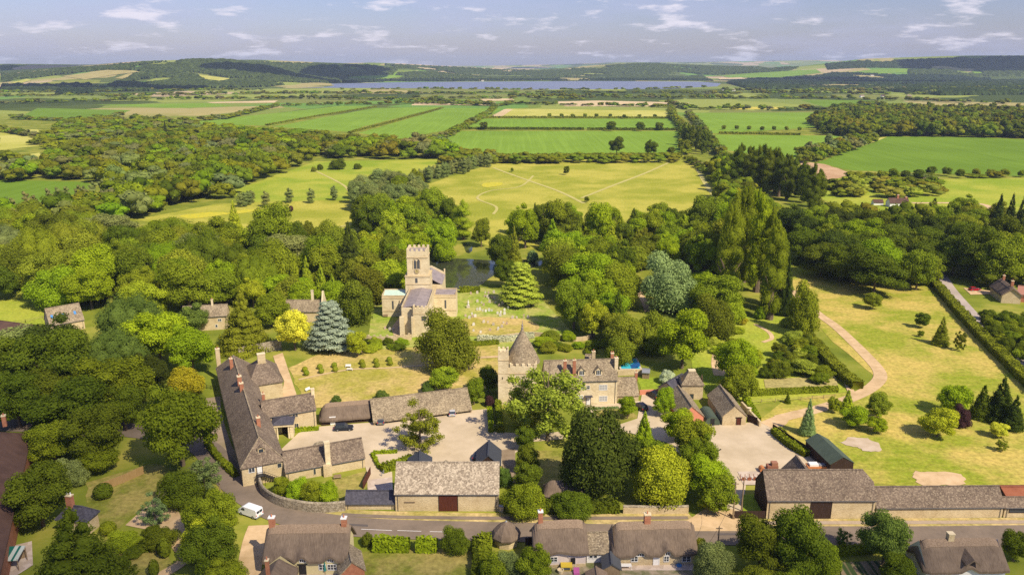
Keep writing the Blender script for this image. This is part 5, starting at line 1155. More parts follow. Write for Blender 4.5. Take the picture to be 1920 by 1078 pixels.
hu = P(949, 1030); e = empty('thatched_hut', (hu.x, hu.y + 2, 0), .2, 'small round thatched hut with pointed cap beside the road', 'hut'); MB().lathe([(2.2, -.1), (2.2, 2)], 8).build('wall', STONE, e); r = MB().lathe([(2.75, 1.7), (2.8, 2.0), (2.35, 2.8), (1.2, 3.9), (.15, 4.6)], 9).build('thatched_roof', THATCH, e); MB().lathe([(.35, 4.35), (.1, 4.75)], 8).build('cap', GREYP, r)
pk = front_house('thatched_cottage', 'pinkish white washed thatched cottage with open dark door', 'cottage', (1005, 1066), (1098, 1062), 1034, 975, pitch=48, make_roof=False, wall=PINKW); thatch(pk, waves=[(-.2, 3.0, .6)], hip=2.0, ends=(.7, .6)); pk.chim(1013.5, 957, .8, .8, base=2.4, cap=WHITE)
pk.win(1038.5, 1048, 1.1, .9, 2, 2); pk.door(1073.5, 0, .9, 2.0, m=BLACK, lintel=PINKW); MB().box(-pk.L / 2, pk.L / 2, -pk.hw - .07, -pk.hw - .005, 0, .7).build('plinth', STONE, pk.root)
lk = front_house('link_cottage', 'low white link with brown stone slate roof between thatched cottages', 'cottage', (1100, 1056), (1150, 1054), 1036, 997, pitch=42, wall=WHITEW, roof=SLATE_M); lk.win(1109, 1041, .7, .9, 1, 1); lk.win(1115.5, 1041, .7, .9, 1, 1)
gc = front_house('thatched_cottage', 'larger rough stone thatched cottage with central chimney and cluttered terrace', 'cottage', (1152, 1062), (1302, 1058), 1035, 977, pitch=48, make_roof=False, wall=STONE); thatch(gc, waves=[(gc.hit(1201, 1036)[0], 1.6, 1.0), (gc.hit(1252, 1036)[0], 1.4, 1.15)], hip=2.1, ends=(.85, .6)); gc.chim(1214, 962, 1.1, .9, base=2.2)
gc.win(0, 0, 1.2, .5, 3, 1, local=(gc.hit(1201, 1036)[0], gc.ze - .38)); gc.win(0, 0, .7, .6, 2, 1, local=(gc.hit(1252, 1036)[0], gc.ze - .33))
for px, w in ((1189.5, 1.1), (1249.5, .8), (1287, 1.4)): gc.win(px, 1047, w, 1.0, 2, 2)
gc.door(1230, 0, .9, 2, m=WHITE, lintel=WHITE)
cross('garden_shed', 'dark felt roofed garden shed between the thatched cottages', (1145, 1034), 2.9, 1.4, 2.0, 0, 3.4, DGREY, WOOD, ang=.05); cross('garden_shed', 'curved brown roofed shed below the white link', (1118, 1062), 2.7, 1.6, 1.8, 0, 4, THATCH_R, WOOD)
cc = front_house('thatched_cottage', 'dark thatched cottage in the bottom right corner with stone chimney', 'cottage', (1733, 1092), (1882, 1089), 1066, 1009, pitch=48, make_roof=False, wall=WHITEW); thatch(cc, waves=[(.5, 1.8, .9)], hip=2.3, ends=(.9, .6)); cc.chim(1783, 998, 1.0, .9, m=STONE, base=1.8, pots=0)
p = P(1795, 1046, 4.4); dmr = MB().slab([(-1.2, -2.5, 3.2), (0, -2.5, 4.2), (1.2, -2.5, 3.2), (-1.2, 1.5, 3.6), (0, 2, 4.9), (1.2, 1.5, 3.6)], [(0, 3, 4, 1), (1, 4, 5, 2)], .3); dmr.v = [(x + .6, y - 1.6, z + .6) for x, y, z in dmr.v]; dmr.build('thatched_dormer', THATCH, cc.roof)
sh2 = P(1060, 933); e = House('thatched_shelter', 'dark thatched shelter hidden under the huge dark yew', 'hut', (sh2.x - 4, sh2.y), (sh2.x + 4, sh2.y), 4, 2.4, 2, 'hh', make_roof=False, wall=WOOD_D); thatch(e, hip=2, ends=(1, 1), ridge=False)
# left edge
bt = ridge_house('brick_house', 'long brick house with brown tiled roof cut by the left edge', 'house', (6, 793), (-86, 1085), 9.2, 4.6, 5.6, ends='hg', hip=1.1, wall=BRICK, roof=TILE_R); bt.chim(6, 778, 1.0, .8, base=1.4)
sb = front_house('slate_cottage', 'little dark slate cottage with brick chimney half hidden by conifer', 'cottage', (112, 1000), (165, 1005), 975, 948, pitch=45, ends='hh', roof=SLATE_B); sb.chim(129, 927, 1.2, .8, base=1.6, pots=2, pot=WHITE)
bn = front_house('skylight_barn', 'stone barn with three blue skylights beside the left meadow', 'barn', (97, 628), (160, 616), 605, 573, pitch=46, roof=SLATE_M)
for i in range(3):
    x = -bn.L / 2 + bn.L * (.12 + .34 * i); y = -bn.hw * .55; z = bn.zr + y * bn.slope * 1; sk = MB().slab([(x - .35, y - .4, z - .4 * bn.slope + .1), (x + .35, y - .4, z - .4 * bn.slope + .1), (x + .35, y + .4, z + .4 * bn.slope + .1), (x - .35, y + .4, z + .4 * bn.slope + .1)], [(0, 1, 2, 3)], .12); sk.build('skylight', BLUEP, bn.roof)
front_house('farm_shed', 'low brown roofed farm shed at left edge', 'shed', (-60, 625), (42, 640), 618, 602, pitch=22, wall=WOOD, roof=TILE_R)
rg = front_house('stone_range', 'stone slate range with small chimneys behind the left trees', 'house', (345, 622), (428, 617), 594, 572, pitch=45, roof=SLATE_M); rg.chim(397, 561, .6, .6, m=STONE_PALE, base=1); rg.win(412, 600, 1, .8, 2, 1); rg.win(406, 611, .6, .8, 1, 1)
ru = front_house('ruined_house', 'stone slate house with a tall ragged gable left of the church', 'house', (536, 604), (604, 604), 584, 562, pitch=48, roof=SLATE_M); ru.chim(585, 544, .8, .6, m=STONE_PALE, base=1.5, pots=0)
V = [(0, -3.4), (0, 3.4), (5.5, 3.4), (8.6, 1.2), (10.4, .4), (10.4, -.4), (8.2, -1.4), (5.2, -3.4)]; x = ru.L / 2 + .02
MB().add([(x, y, z) for z, y in V] + [(x + .5, y, z) for z, y in V], [tuple(range(8)), tuple(range(8, 16))[::-1]] + [(i, (i + 1) % 8, 8 + (i + 1) % 8, 8 + i) for i in range(8)]).build('ragged_gable', STONE_PALE, ru.root)
# right and far
rc = ridge_house('thatched_cottage', 'thatched cottage with two brick chimneys beside the right lane', 'cottage', (1878, 522), (1900, 538), 6.4, 3.2, 3.4, make_roof=False, wall=STONE); thatch(rc, hip=1.2, ends=(.5, .2)); rc.chim(1883, 516, .8, .8); rc.chim(1899, 526, .9, .9, m=BRICK)
ridge_house('tiled_cottage', 'pinkish tiled cottage end at the right edge', 'cottage', (1910, 535), (1950, 540), 5.5, 3, 3.2, wall=BRICK_P, roof=flat('pink_tiles', (.42, .2, .14), rough=.9))
hr = ridge_house('slate_house', 'dark slate roofed house half hidden by trees at right', 'house', (1830, 431), (1866, 431), 8, 4, 4, roof=SLATE_B); hr.chim(1836, 425, 1, .8); hr.chim(1866, 426, 1, .8)
wh = front_house('white_house', 'white gabled farmhouse far right with brown tiled roof', 'house', (1668, 389), (1704, 389), 381, 371, pitch=42, wall=WHITEW, roof=TILE_R); wh.chim(1684, 365, 1.2, 1, base=1.4); wh.chim(1699, 369, 1.2, 1, base=1.4)
front_house('white_outbuilding', 'small white outbuilding left of the far white farmhouse', 'outbuilding', (1638, 385), (1656, 385), 380, 374, pitch=40, wall=WHITEW, roof=TILE_R)
fh = front_house('farmhouse', 'pale brown roofed farmhouse far left among trees', 'house', (72, 322), (95, 322), 312, 301, pitch=45, wall=PINKW, roof=SLATE_M); front_house('farmhouse', 'smaller roof beside the far left farmhouse', 'house', (38, 312), (60, 312), 307, 301, pitch=40, wall=PINKW, roof=SLATE_M)
front_house('farm_shed', 'wide pale roofed farm shed at the far right edge', 'shed', (1860, 232), (1935, 234), 230, 224.5, pitch=18, wall=WHITEW, roof=flat('pale_sheet', (.5, .42, .36)))
for i, (x, y, w, lb) in enumerate([(276, 166, 11, 'white hall at the foot of left hill, second from left'), (300, 165, 7, 'small white house at the foot of left hill'), (268, 165, 5, 'pale cottage at the foot of left hill, leftmost'), (462, 158, 8, 'reddish house left of lake end'), (478, 157, 7, 'pinkish house left of the lake end'), (500, 156, 6, 'pale house nearest the left lake end'), (1357, 170, 10, 'pale farm shed right of the lake'), (1375, 171, 6, 'small white shed right of the lake'), (1616, 183, 7, 'white house left in distant village at right'), (1655, 183, 6, 'white house middle in distant village at right'), (1704, 183, 8, 'white house right in distant village at right'), (1637, 143, 10, 'large pale sheds among the dark far woods'), (1755, 139, 6, 'lone white house on the far right fields'), (905, 153, 5, 'white boathouse on the far lake shore, left'), (960, 152, 6, 'white boathouse on the far lake shore, middle'), (1000, 152, 4, 'white boathouse on the far lake shore, right')]):
    p = G(x, y); w = w / scl(p); h_ = House('distant_house', lb, 'house', (p.x - w / 2, p.y), (p.x + w / 2, p.y), 7, 4.5, 4, wall=WHITEW if i not in (3, 4) else BRICK_P, roof=SLATE_M if i % 3 else TILE_R, ridge=False, wall_z=float(terrain(p.x, p.y)))
gg = random.Random(4)
# ------------------------------------------------------------------ trees one can tell apart (crown-top point, width, height/width, colour, label)
T = [
 # bottom left
 ('round', 325, 727, 158, 1.05, 'mid', 'large mid green tree with visible forked trunk beside road bend, left of the long hall'),
 ('round', 172, 766, 108, 1.1, 'dark', 'dark green tree right of the brown tiled roof, below the road'),
 ('round', 92, 790, 92, 1.0, 'mid', 'mid green tree beside the chimney end of brown tiled building'),
 ('round', 62, 880, 125, 1.0, 'dark', 'dark spreading tree with pale trunk below the brown tiled building'),
 ('cone', 128, 962, 185, 1.0, 'dark', 'huge dark conifer in the bottom left corner below the slate cottage'),
 ('dome', 128, 862, 60, .9, 'grey', 'grey green bushy tree behind the clipped round bush'),
 ('round', 178, 840, 74, .7, 'mid', 'low spreading tree left of the tan board fence'),
 ('open', 284, 930, 52, 1.2, 'silver', 'silvery airy tree beside the gravel drive'),
 ('dome', 335, 885, 100, .7, 'dark', 'low dark bushy tree between road and side lawn'),
 ('round', 396, 925, 100, .95, 'mid', 'mid green tree left of the white van'),
 ('dome', 365, 985, 70, 1.0, 'lime', 'flowering yellow green bush below the gravel drive'),
 ('round', 392, 985, 118, .9, 'dark', 'broad dark tree beside the sandy side track at bottom edge'),
 ('open', 378, 868, 70, 1.0, 'grey', 'thin grey twiggy tree at the road bend'),
 ('round', 420, 1060, 80, .8, 'mid', 'mid green tree cut by the bottom edge beside side track'),
 # left middle by the long hall
 ('round', 290, 590, 118, .85, 'bright', 'bright green domed tree, biggest of the group left of the long hall'),
 ('round', 352, 612, 95, 1.05, 'bright', 'bright green tree right against the end of the long hall'),
 ('willow', 238, 552, 125, .95, 'teal', 'feathery blue green tree just right of the skylight barn'),
 ('willow', 205, 622, 120, .9, 'teal', 'feathery blue green tree in front of the skylight barn'),
 ('round', 90, 628, 150, .95, 'dark', 'wide dark green tree at far left below the skylight barn'),
 ('round', 15, 622, 110, 1, 'grey', 'grey green tree at left edge beside the low farm roof'),
 ('round', 20, 700, 120, .95, 'dark', 'dark tree at left edge above the road'),
 ('round', 100, 700, 110, .9, 'dark', 'dark tree over the dark shed beside the road'),
 ('cone', 175, 720, 38, 1.6, 'gold', 'golden yellow conifer among dark trees left of the long hall'),
 ('dome', 215, 690, 90, .9, 'rust', 'brownish yew like bush above the golden conifer'),
 ('round', 225, 725, 85, 1.1, 'dark', 'dark leafy tree right of the golden conifer'),
 ('round', 275, 665, 80, 1.0, 'deep', 'very dark tree between golden yew and blue green trees'),
 ('dome', 345, 692, 78, .7, 'gold', 'golden yew bush at the top end of the long hall'),
 ('round', 355, 575, 60, .9, 'teal', 'deep green tree left of the distant range with chimney'),
 ('round', 265, 535, 90, .8, 'lime', 'yellow green tree left of the small walled lawn'),
 ('cone', 450, 556, 105, 1.05, 'olive', 'large olive conifer above the long hall hip roof'),
 ('round', 505, 555, 70, .9, 'mid', 'mid green tree below the pointed yellow green conifers'),
 ('round', 548, 582, 66, 1.25, 'yellow', 'bright yellow tree left of the blue cedar'),
 ('cedar', 616, 569, 94, 1.0, 'blue', 'blue grey cedar on the garden lawn beside the yellow tree'),
 ('dome', 664, 525, 78, 1.15, 'rust', 'brownish green domed yew left of the church'),
 ('dome', 835, 588, 116, 1.0, 'rust', 'great dark golden green yew in front of the church'),
 ('round', 830, 690, 58, .8, 'lime', 'flowering yellow green bush behind the long cart shed'),
 ('dome', 802, 716, 30, .8, 'teal', 'bluish round bush behind the long cart shed'), ('dome', 715, 732, 28, .7, 'teal', 'bluish round bush behind the roof joint of the cart sheds'), ('dome', 630, 742, 22, .7, 'teal', 'small blue green bush behind the thatched cart shed'),
 ('round', 668, 625, 44, 1.1, 'lime', 'small yellow green tree at the right foot of the blue cedar'),
 ('open', 785, 760, 88, 1.05, 'olive', 'airy open tree standing in the gravel yard'),
 ('open', 1028, 698, 145, 1.0, 'pale', 'large airy yellow green tree hiding the manor front'),
 ('open', 985, 725, 80, 1.1, 'olive', 'smaller airy tree against the square stone tower'),
 ('round', 888, 712, 40, 1.3, 'mid', 'leafy tree at right end of the long cart shed'), ('round', 915, 690, 42, 1.2, 'dark', 'dark tree against the left wall of the stone tower'), ('dome', 918, 742, 22, 1, 'copper', 'small copper red shrub beside the stone tower'),
 ('dome', 1122, 770, 158, 1.15, 'deep', 'huge dark conical yew behind the roadside wall'),
 ('dome', 1243, 840, 125, .95, 'lime', 'large yellow green leafy tree right of the huge dark yew'),
 ('cone', 1210, 778, 62, 1.5, 'bright', 'bright pointed tree between huge dark yew and driveway'), ('round', 1222, 828, 62, 1.2, 'mid', 'mid green tree below the bright pointed tree by driveway'),
 ('round', 1178, 742, 36, 1.35, 'bright', 'small bright tree beside the black car at manor'),
 ('round', 1247, 730, 40, 1.4, 'bright', 'first and highest tree of the driveway avenue'), ('round', 1275, 765, 62, 1.15, 'bright', 'second tree of the driveway avenue beside brick gable'), ('round', 1300, 790, 78, 1.1, 'mid', 'third tree of the driveway avenue from the manor'),
 ('round', 1318, 822, 80, 1.1, 'mid', 'fourth tree of the driveway avenue from the manor'), ('round', 1335, 862, 82, 1.1, 'bright', 'fifth tree of the driveway avenue from the manor'), ('round', 1350, 898, 72, 1.0, 'mid', 'last tree of the driveway avenue, by the boarded fence'),
 ('round', 986, 803, 40, 1.2, 'dark', 'highest dark tree of the row right of the dark shed'), ('round', 988, 840, 50, 1.1, 'dark', 'second dark tree of the row right of the dark shed'), ('round', 992, 872, 56, 1.0, 'dark', 'third dark tree of the row right of the dark shed'),
 ('dome', 946, 876, 34, 1.2, 'teal', 'dark clipped bush at the right corner of big stone barn'), ('dome', 985, 908, 90, .75, 'mid', 'leafy bush mass right of the big stone barn'), ('dome', 1075, 925, 90, .5, 'dark', 'low dark bush under the huge dark yew'),
 # garden bushes and bottom edge
 ('dome', 528, 893, 40, 1.0, 'mid', 'leftmost bush behind the curved roadside wall'), ('dome', 556, 896, 46, 1.0, 'bright', 'second bush behind the curved roadside wall'), ('dome', 585, 900, 50, .95, 'mid', 'third bush behind the curved roadside wall'), ('dome', 612, 903, 46, .95, 'bright', 'rightmost bush behind the curved roadside wall'),
 ('dome', 688, 1000, 26, 1.0, 'dark', 'dark round bush left of the clipped roadside hedges'), ('dome', 852, 990, 56, .95, 'dark', 'dark bush at the right end of the shaded lawn hedge'),
 ('round', 1005, 1030, 75, 1.0, 'mid', 'leafy tree in front of the pink washed cottage'), ('dome', 955, 1035, 60, 1.0, 'grey', 'grey bush below the small thatched hut'), ('dome', 925, 1045, 60, 1, 'mid', 'green bush left of the grey bush at bottom edge'),
 ('dome', 1315, 1008, 24, 1.1, 'yellow', 'yellow bush at right end of the thatched cottage'), ('dome', 1340, 1020, 85, .9, 'grey', 'tangled grey green bush beside the leaning pole'),
 ('round', 1432, 975, 95, 1.25, 'dark', 'dark tree left of the pair across from the barn'), ('round', 1500, 968, 115, 1.2, 'dark', 'dark tree right of the pair across from the barn'), ('dome', 1470, 985, 50, 1.3, 'grey', 'greyish tree between the two dark trees by road'), ('dome', 1550, 1020, 70, 1.0, 'mid', 'lower bush right of the dark roadside trees'),
 ('open', 1583, 992, 30, 1.2, 'teal', 'small thin tree beside the road near vegetable plot'), ('round', 1668, 968, 95, 1.15, 'teal', 'tree left of the corner thatched cottage'), ('dome', 1690, 1040, 70, .9, 'dark', 'dark shrub at the left foot of corner cottage'), ('round', 1910, 1000, 56, 1.1, 'dark', 'dark tree at the bottom right corner'),
 # right paddock
 ('round', 1640, 551, 37, .85, 'olive', 'lone olive tree in the middle of paddock'), ('round', 1733, 587, 28, 1.1, 'dark', 'small dark round tree in the paddock'), ('cone', 1770, 597, 34, 1.6, 'olive', 'young spiky conifer with pale base in paddock'), ('open', 1804, 622, 20, 2.0, 'rust', 'thin brownish dying tree near the long hedge'), ('round', 1728, 620, 13, 1, 'mid', 'tiny tree beside the small dark round tree'),
 ('round', 1795, 722, 66, .95, 'bright', 'bright green tree at left of the paddock tree group'), ('round', 1765, 768, 64, .9, 'lime', 'spreading yellow green tree at front of paddock group'), ('dome', 1805, 762, 38, 1.1, 'copper', 'copper red bush inside the paddock tree group'), ('cone', 1848, 725, 44, 1.5, 'dark', 'dark pine right of the copper bush'), ('cone', 1885, 712, 62, 1.4, 'deep', 'biggest dark pine right of the copper bush'), ('cone', 1908, 745, 44, 1.5, 'deep', 'dark pine at right edge above golden bush'),
 ('round', 1876, 795, 36, .8, 'yellow', 'golden bush below the dark pines'), ('open', 1880, 825, 20, 1.2, 'olive', 'tiny sapling under the golden bush'),
 ('round', 1565, 746, 26, 1.2, 'mid', 'small tree on the track side left of others'), ('cone', 1592, 732, 28, 1.5, 'lime', 'pale young conical tree beside the dirt track'), ('round', 1606, 762, 52, .85, 'bright', 'low bright tree below the dirt track'), ('round', 1650, 740, 44, 1.1, 'olive', 'olive young tree right of the low bright tree'), ('round', 1648, 782, 42, .8, 'bright', 'low spreading tree under the olive young tree'),
 ('cone', 1520, 752, 34, 2.1, 'silver', 'pale pointed tree behind the green metal shed'), ('cone', 1478, 736, 13, 1.7, 'dark', 'tiny conifer on the grass above the yard'),
 ('dome', 1512, 533, 60, 1.7, 'mid', 'leafy upright tree at top left of paddock'),
 # churchyard and park
 ('round', 1285, 580, 98, 1.25, 'bright', 'bright rounded tree with tall bare trunk above the dovecote'),
 ('cedar', 977, 496, 84, .95, 'pale', 'pale flat layered cedar in the churchyard'),
 ('round', 1062, 470, 86, 1.15, 'dark', 'dark tree right of the churchyard cedar'), ('round', 1105, 478, 100, 1.0, 'bright', 'yellow green tree right behind the churchyard trees'), ('round', 1078, 532, 84, 1.1, 'mid', 'big leafy tree at the right edge of graves'), ('round', 1112, 563, 60, 1.3, 'lime', 'yellowish leafy tree right of graves'), ('cone', 1160, 548, 46, 1.9, 'dark', 'dark narrow tree beside the woodland path'),
 ('dome', 1258, 480, 112, 1.0, 'silver', 'large silvery willow beside the woodland path'), ('round', 1205, 455, 60, .95, 'rust', 'brownish tree above the silvery willow'), ('round', 1175, 595, 84, .95, 'olive', 'dull olive tree behind the manor roof end'), ('dome', 1225, 588, 70, 1, 'olive', 'olive tree between willow and bright rounded tree'),
 ('dome', 1342, 556, 84, 1.0, 'rust', 'dull brown green bushy tree right of bright rounded tree'), ('dome', 1378, 560, 50, 1.0, 'lime', 'cream flowered bush right of brown green tree'), ('dome', 1252, 694, 34, .8, 'white', 'cream flowering bush between garden shed and dovecote'), ('dome', 1392, 592, 22, .8, 'gold', 'small orange flowering bush in the garden'), ('dome', 1428, 574, 28, .9, 'bright', 'lone bright bush at the garden path'),
 ('round', 1388, 638, 84, 1.05, 'bright', 'bright leafy tree above the pale gabled barn'), ('round', 1388, 690, 70, .9, 'mid', 'mid green tree touching the pale gabled barn'),
 ('round', 985, 387, 62, 1.35, 'bright', 'bright tree with long trunk at left of park row'), ('round', 1040, 380, 64, 1.3, 'mid', 'second tree of the park row behind the pond'), ('cone', 1086, 408, 36, 2.2, 'olive', 'olive pointed tree in the park row'), ('round', 1128, 384, 62, 1.5, 'bright', 'tall tree with white trunk in park row'), ('round', 1070, 395, 50, 1.4, 'dark', 'darker tree left of the olive pointed tree'), ('round', 1190, 410, 52, 1.1, 'bright', 'bright tree right of the white trunked tree'), ('round', 1225, 392, 54, 1.3, 'mid', 'high crowned tree in the park row right'),
 ('cone', 964, 430, 38, 2.2, 'olive', 'pointed green tree at right end of pond'), ('round', 940, 442, 50, 1.4, 'dark', 'dark tree on the right bank of pond'), ('round', 950, 488, 50, 1.1, 'dark', 'dark tree at pond corner beside the cedar'), ('dome', 999, 470, 26, .9, 'silver', 'small grey bush behind the pond'),
 ('round', 838, 375, 42, 1.5, 'dark', 'dark round tree left behind the pond'), ('poplar', 868, 378, 40, 1.9, 'lime', 'yellow green upright tree left behind the pond'), ('round', 836, 406, 46, 1.4, 'bright', 'bright tree on the left bank of pond'), ('round', 902, 412, 34, 1.6, 'mid', 'narrow round tree beside the little stream'), ('dome', 833, 452, 48, .85, 'bright', 'overhanging bush on the pond bank behind tower'), ('dome', 923, 452, 16, 1.1, 'yellow', 'small yellow bush beside the pond'),
 ('round', 740, 398, 56, 1.3, 'lime', 'yellow green tree behind and left of church tower'), ('round', 700, 384, 60, 1.2, 'dark', 'dark tree left of the yellow green tree behind church'), ('round', 787, 372, 50, 1.3, 'mid', 'tree directly behind the church tower top'), ('round', 790, 422, 50, 1.1, 'mid', 'leafy tree just right behind the tower top'),
 ('cone', 652, 424, 60, 1.9, 'deep', 'tall dark conifer left of the church'), ('round', 690, 445, 62, 1.1, 'bright', 'bright tree right of the tall dark conifer'), ('dome', 692, 468, 54, 1.2, 'rust', 'rusty brown tree left of the church tower'), ('dome', 722, 490, 46, 1.3, 'olive', 'olive bushy tree against the church left aisle'), ('round', 740, 460, 46, 1.3, 'bright', 'bright tree touching the left side of tower'),
 ('cone', 552, 492, 30, 2, 'lime', 'leftmost of the yellow green conifers behind the ruined gable'), ('cone', 573, 486, 32, 2.2, 'lime', 'second of the yellow green conifers behind the ruined gable'), ('cone', 600, 497, 28, 2.2, 'lime', 'third of the yellow green conifers behind the ruined gable'), ('cone', 622, 515, 28, 2, 'lime', 'rightmost of the yellow green conifers behind the ruined gable'), ('cone', 530, 500, 38, 1.6, 'lime', 'wide yellow green conifer beside the tall leafy tree'),
 ('round', 498, 386, 90, 1.3, 'mid', 'tall leafy tree standing highest in the left woodland'), ('cone', 436, 382, 40, 1.9, 'lime', 'yellow green spire tree at edge of buttercup meadow'), ('round', 410, 488, 76, 1.0, 'bright', 'bright green tree above the small walled lawn'), ('round', 550, 420, 48, 1.3, 'dark', 'dark tree right of the tall leafy tree'), ('dome', 578, 415, 26, 1.2, 'rust', 'small brown topped tree below buttercup meadow'), ('ball', 545, 386, 9, 1.3, 'copper', 'tiny copper tree alone in buttercup meadow'),
 ('dome', 632, 298, 34, .6, 'dark', 'large round bush clump in upper left meadow'), ('dome', 600, 308, 14, .8, 'dark', 'small bush left of the meadow bush clump'), ('dome', 588, 313, 12, .8, 'olive', 'outermost left small bush of the meadow clump'), ('dome', 670, 307, 18, .6, 'dark', 'low bush right of the meadow bush clump'),
 # far singles in fields
 ('round', 1062, 312, 13, 1.3, 'dark', 'small dark tree alone in the great meadow'), ('round', 1100, 369, 11, 1.0, 'dark', 'little round bush low in the great meadow'), ('round', 960, 315, 7, 1.2, 'mid', 'tiny bush at the top left of great meadow'),
 ('round', 1157, 257, 30, 1.15, 'dark', 'large round tree left on the bright field edge'), ('round', 1221, 263, 29, 1.05, 'dark', 'large round tree right on the bright field edge'), ('round', 1258, 276, 18, 1.0, 'dark', 'small dark tree at the corner of bright field'),
 ('round', 907, 229, 17, .9, 'dark', 'dark tree at left end of middle field hedge'), ('round', 1147, 228, 20, .95, 'dark', 'dark tree fourth along the middle field hedge'), ('round', 1202, 229, 20, .9, 'dark', 'dark tree fifth along the middle field hedge'), ('round', 1237, 230, 18, .85, 'dark', 'dark tree at right end of middle field hedge'),
 ('cone', 308, 228, 12, 2.6, 'deep', 'single dark spire tree in far left woodland'), ('round', 788, 334, 20, .9, 'copper', 'copper tree at the end of poplar avenue'),
 ('round', 1556, 251, 17, 1.6, 'grey', 'grey bare looking tree at corner of right fields'),
]
for t in T:
    nm = None; ct = None
    if t[0] == 'dome' and ('bush' in t[6] or 'shrub' in t[6]) and 'bushy tree' not in t[6]: nm, ct = 'shrub', 'shrub'
    if 'silvery willow' in t[6] and t[0] == 'dome' and t[4] == 'silver': nm = 'willow_tree'
    if t[4] == 'blue': nm = 'cedar_tree'
    if t[0] == 'dome' and 'yew' in t[6] and nm is None: nm = 'yew_tree'
    tree(*t, name=nm, cat=ct)
def line_trees(kind, pts, n, wpx, asp, pal, what, group, name=None):
    g = random.Random(n)
    for i in range(n):
        t = i / (n - 1) * (len(pts) - 1); k = min(int(t), len(pts) - 2); f = t - k
        cx = pts[k][0] + (pts[k + 1][0] - pts[k][0]) * f; cy_ = pts[k][1] + (pts[k + 1][1] - pts[k][1]) * f
        w = wpx[0] + (wpx[1] - wpx[0]) * i / (n - 1)
        tree(kind, cx + g.uniform(-.1, .1) * w, cy_ + g.uniform(-.12, .12) * w, w * g.uniform(.9, 1.1), asp * g.uniform(.9, 1.1), g.choice(pal), f'{what}, {ORD[i]} from the left', name=name, group=group)
line_trees('poplar', [(450, 360), (475, 358), (625, 350)], 8, (17, 17), 1.7, ['grey'], 'small grey green tree in spaced meadow row', 'row of small meadow trees')
line_trees('poplar', [(1376, 395), (1386, 362), (1402, 352), (1424, 360), (1446, 380), (1462, 430)], 15, (46, 44), 4.0, ['mid', 'mid', 'bright'], 'tall poplar of the big clump above willow', 'tall poplars by the paddock')
line_trees('poplar', [(1385, 276), (1440, 276), (1480, 292), (1540, 318)], 17, (29, 28), 2.9, ['dark'], 'dark poplar of the distant dense row', 'distant dark poplar row')
line_trees('poplar', [(1285, 231), (1330, 244)], 7, (13, 14), 3.6, ['dark'], 'dark poplar at field corner', 'poplars at the field corner')
line_trees('poplar', [(772, 322), (850, 300), (925, 284)], 20, (17, 13), 1.9, ['grey'], 'grey green poplar of the meadow avenue', 'poplar avenue between meadows')
line_trees('round', [(1030, 213), (1130, 213), (1255, 216)], 10, (9, 9), .9, ['dark', 'mid'], 'small tree in hedge above middle field', 'small trees in the upper field hedge')
line_trees('round', [(1358, 236), (1500, 238)], 7, (9, 9), 1.1, ['mid', 'dark'], 'small tree on hedge between right crops', 'small trees between the right crop fields')
line_trees('round', [(1630, 322), (1760, 314), (1915, 320)], 12, (22, 17), .85, ['dark', 'mid', 'olive'], 'tree along the right big field edge', 'trees along the right big field')
line_trees('cone', [(1465, 470), (1478, 480)], 2, (44, 40), 3, ['deep'], 'very dark conifer below the tall poplars', 'dark conifers below the poplars')
line_trees('cone', [(1880, 368), (1900, 365), (1918, 372)], 3, (30, 34), 2.4, ['deep'], 'very dark spruce at the right edge', 'dark spruces at right edge')

W = ['mid', 'mid', 'dark', 'dark', 'bright', 'olive', 'grey']; WB = ['mid', 'bright', 'bright', 'olive', 'dark', 'lime']
wood([(-20, 470), (120, 440), (300, 434), (470, 444), (640, 440), (660, 480), (520, 520), (400, 520), (300, 560), (180, 560), (100, 520), (-20, 520)], 15, 15.5, W, ['round', 'round', 'round', 'willow', 'dome'], 'in the woodland above skylight barn', 2)
wood([(-20, 398), (120, 396), (280, 402), (330, 426), (470, 442), (300, 436), (120, 440), (-20, 470)], 15, 19, W, ['round', 'round', 'willow'], 'in the woodland below the left field', 3, wf=1.3, hv=(.7, 1.05))
wood([(660, 380), (820, 375), (830, 440), (760, 460), (690, 440)], 14, 14, WB, ['round', 'round', 'dome'], 'in the grove behind the church', 4)
wood([(960, 395), (1280, 395), (1370, 410), (1370, 470), (1200, 470), (1180, 500), (1040, 440), (960, 430)], 13, 11.5, WB + ['rust'], ['round', 'round', 'cone'], 'in the park behind the churchyard', 5, hv=(.7, 1.1))
wood([(1030, 450), (1180, 470), (1190, 520), (1150, 560), (1050, 520), (1010, 470)], 12, 12, WB, ['round', 'round', 'dome'], 'right of the churchyard cedar', 31)
wood([(1130, 590), (1260, 600), (1300, 650), (1250, 665), (1150, 650)], 7, 8, ['olive', 'mid', 'dark'], ['round', 'dome'], 'between pool and willow', 32)
wood([(700, 450), (760, 440), (760, 520), (690, 530), (640, 520), (640, 470)], 11, 10, WB + ['rust'], ['round', 'dome'], 'left of the church tower', 33)
wood([(430, 520), (530, 520), (640, 540), (600, 555), (500, 545), (430, 545)], 9, 10, WB, ['dome', 'round'], 'around the pointed conifers', 34)
wood([(1280, 400), (1370, 385), (1385, 480), (1360, 560), (1320, 540), (1300, 450)], 14, 13, ['bright', 'mid', 'lime', 'olive', 'dark'], ['round', 'dome'], 'between silvery willow and tall poplars', 6)
wood([(1470, 388), (1620, 385), (1660, 402), (1760, 408), (1800, 455), (1750, 505), (1640, 495), (1500, 460)], 16, 15, ['dark', 'dark', 'mid', 'bright', 'deep'], ['round', 'round', 'round'], 'in the wood above the paddock', 7, wf=1.35, hv=(.7, 1.0))
wood([(1800, 440), (1930, 425), (1960, 478), (1850, 480), (1795, 465)], 16, 15, ['dark', 'mid'], ['round'], 'behind the red car', 8)
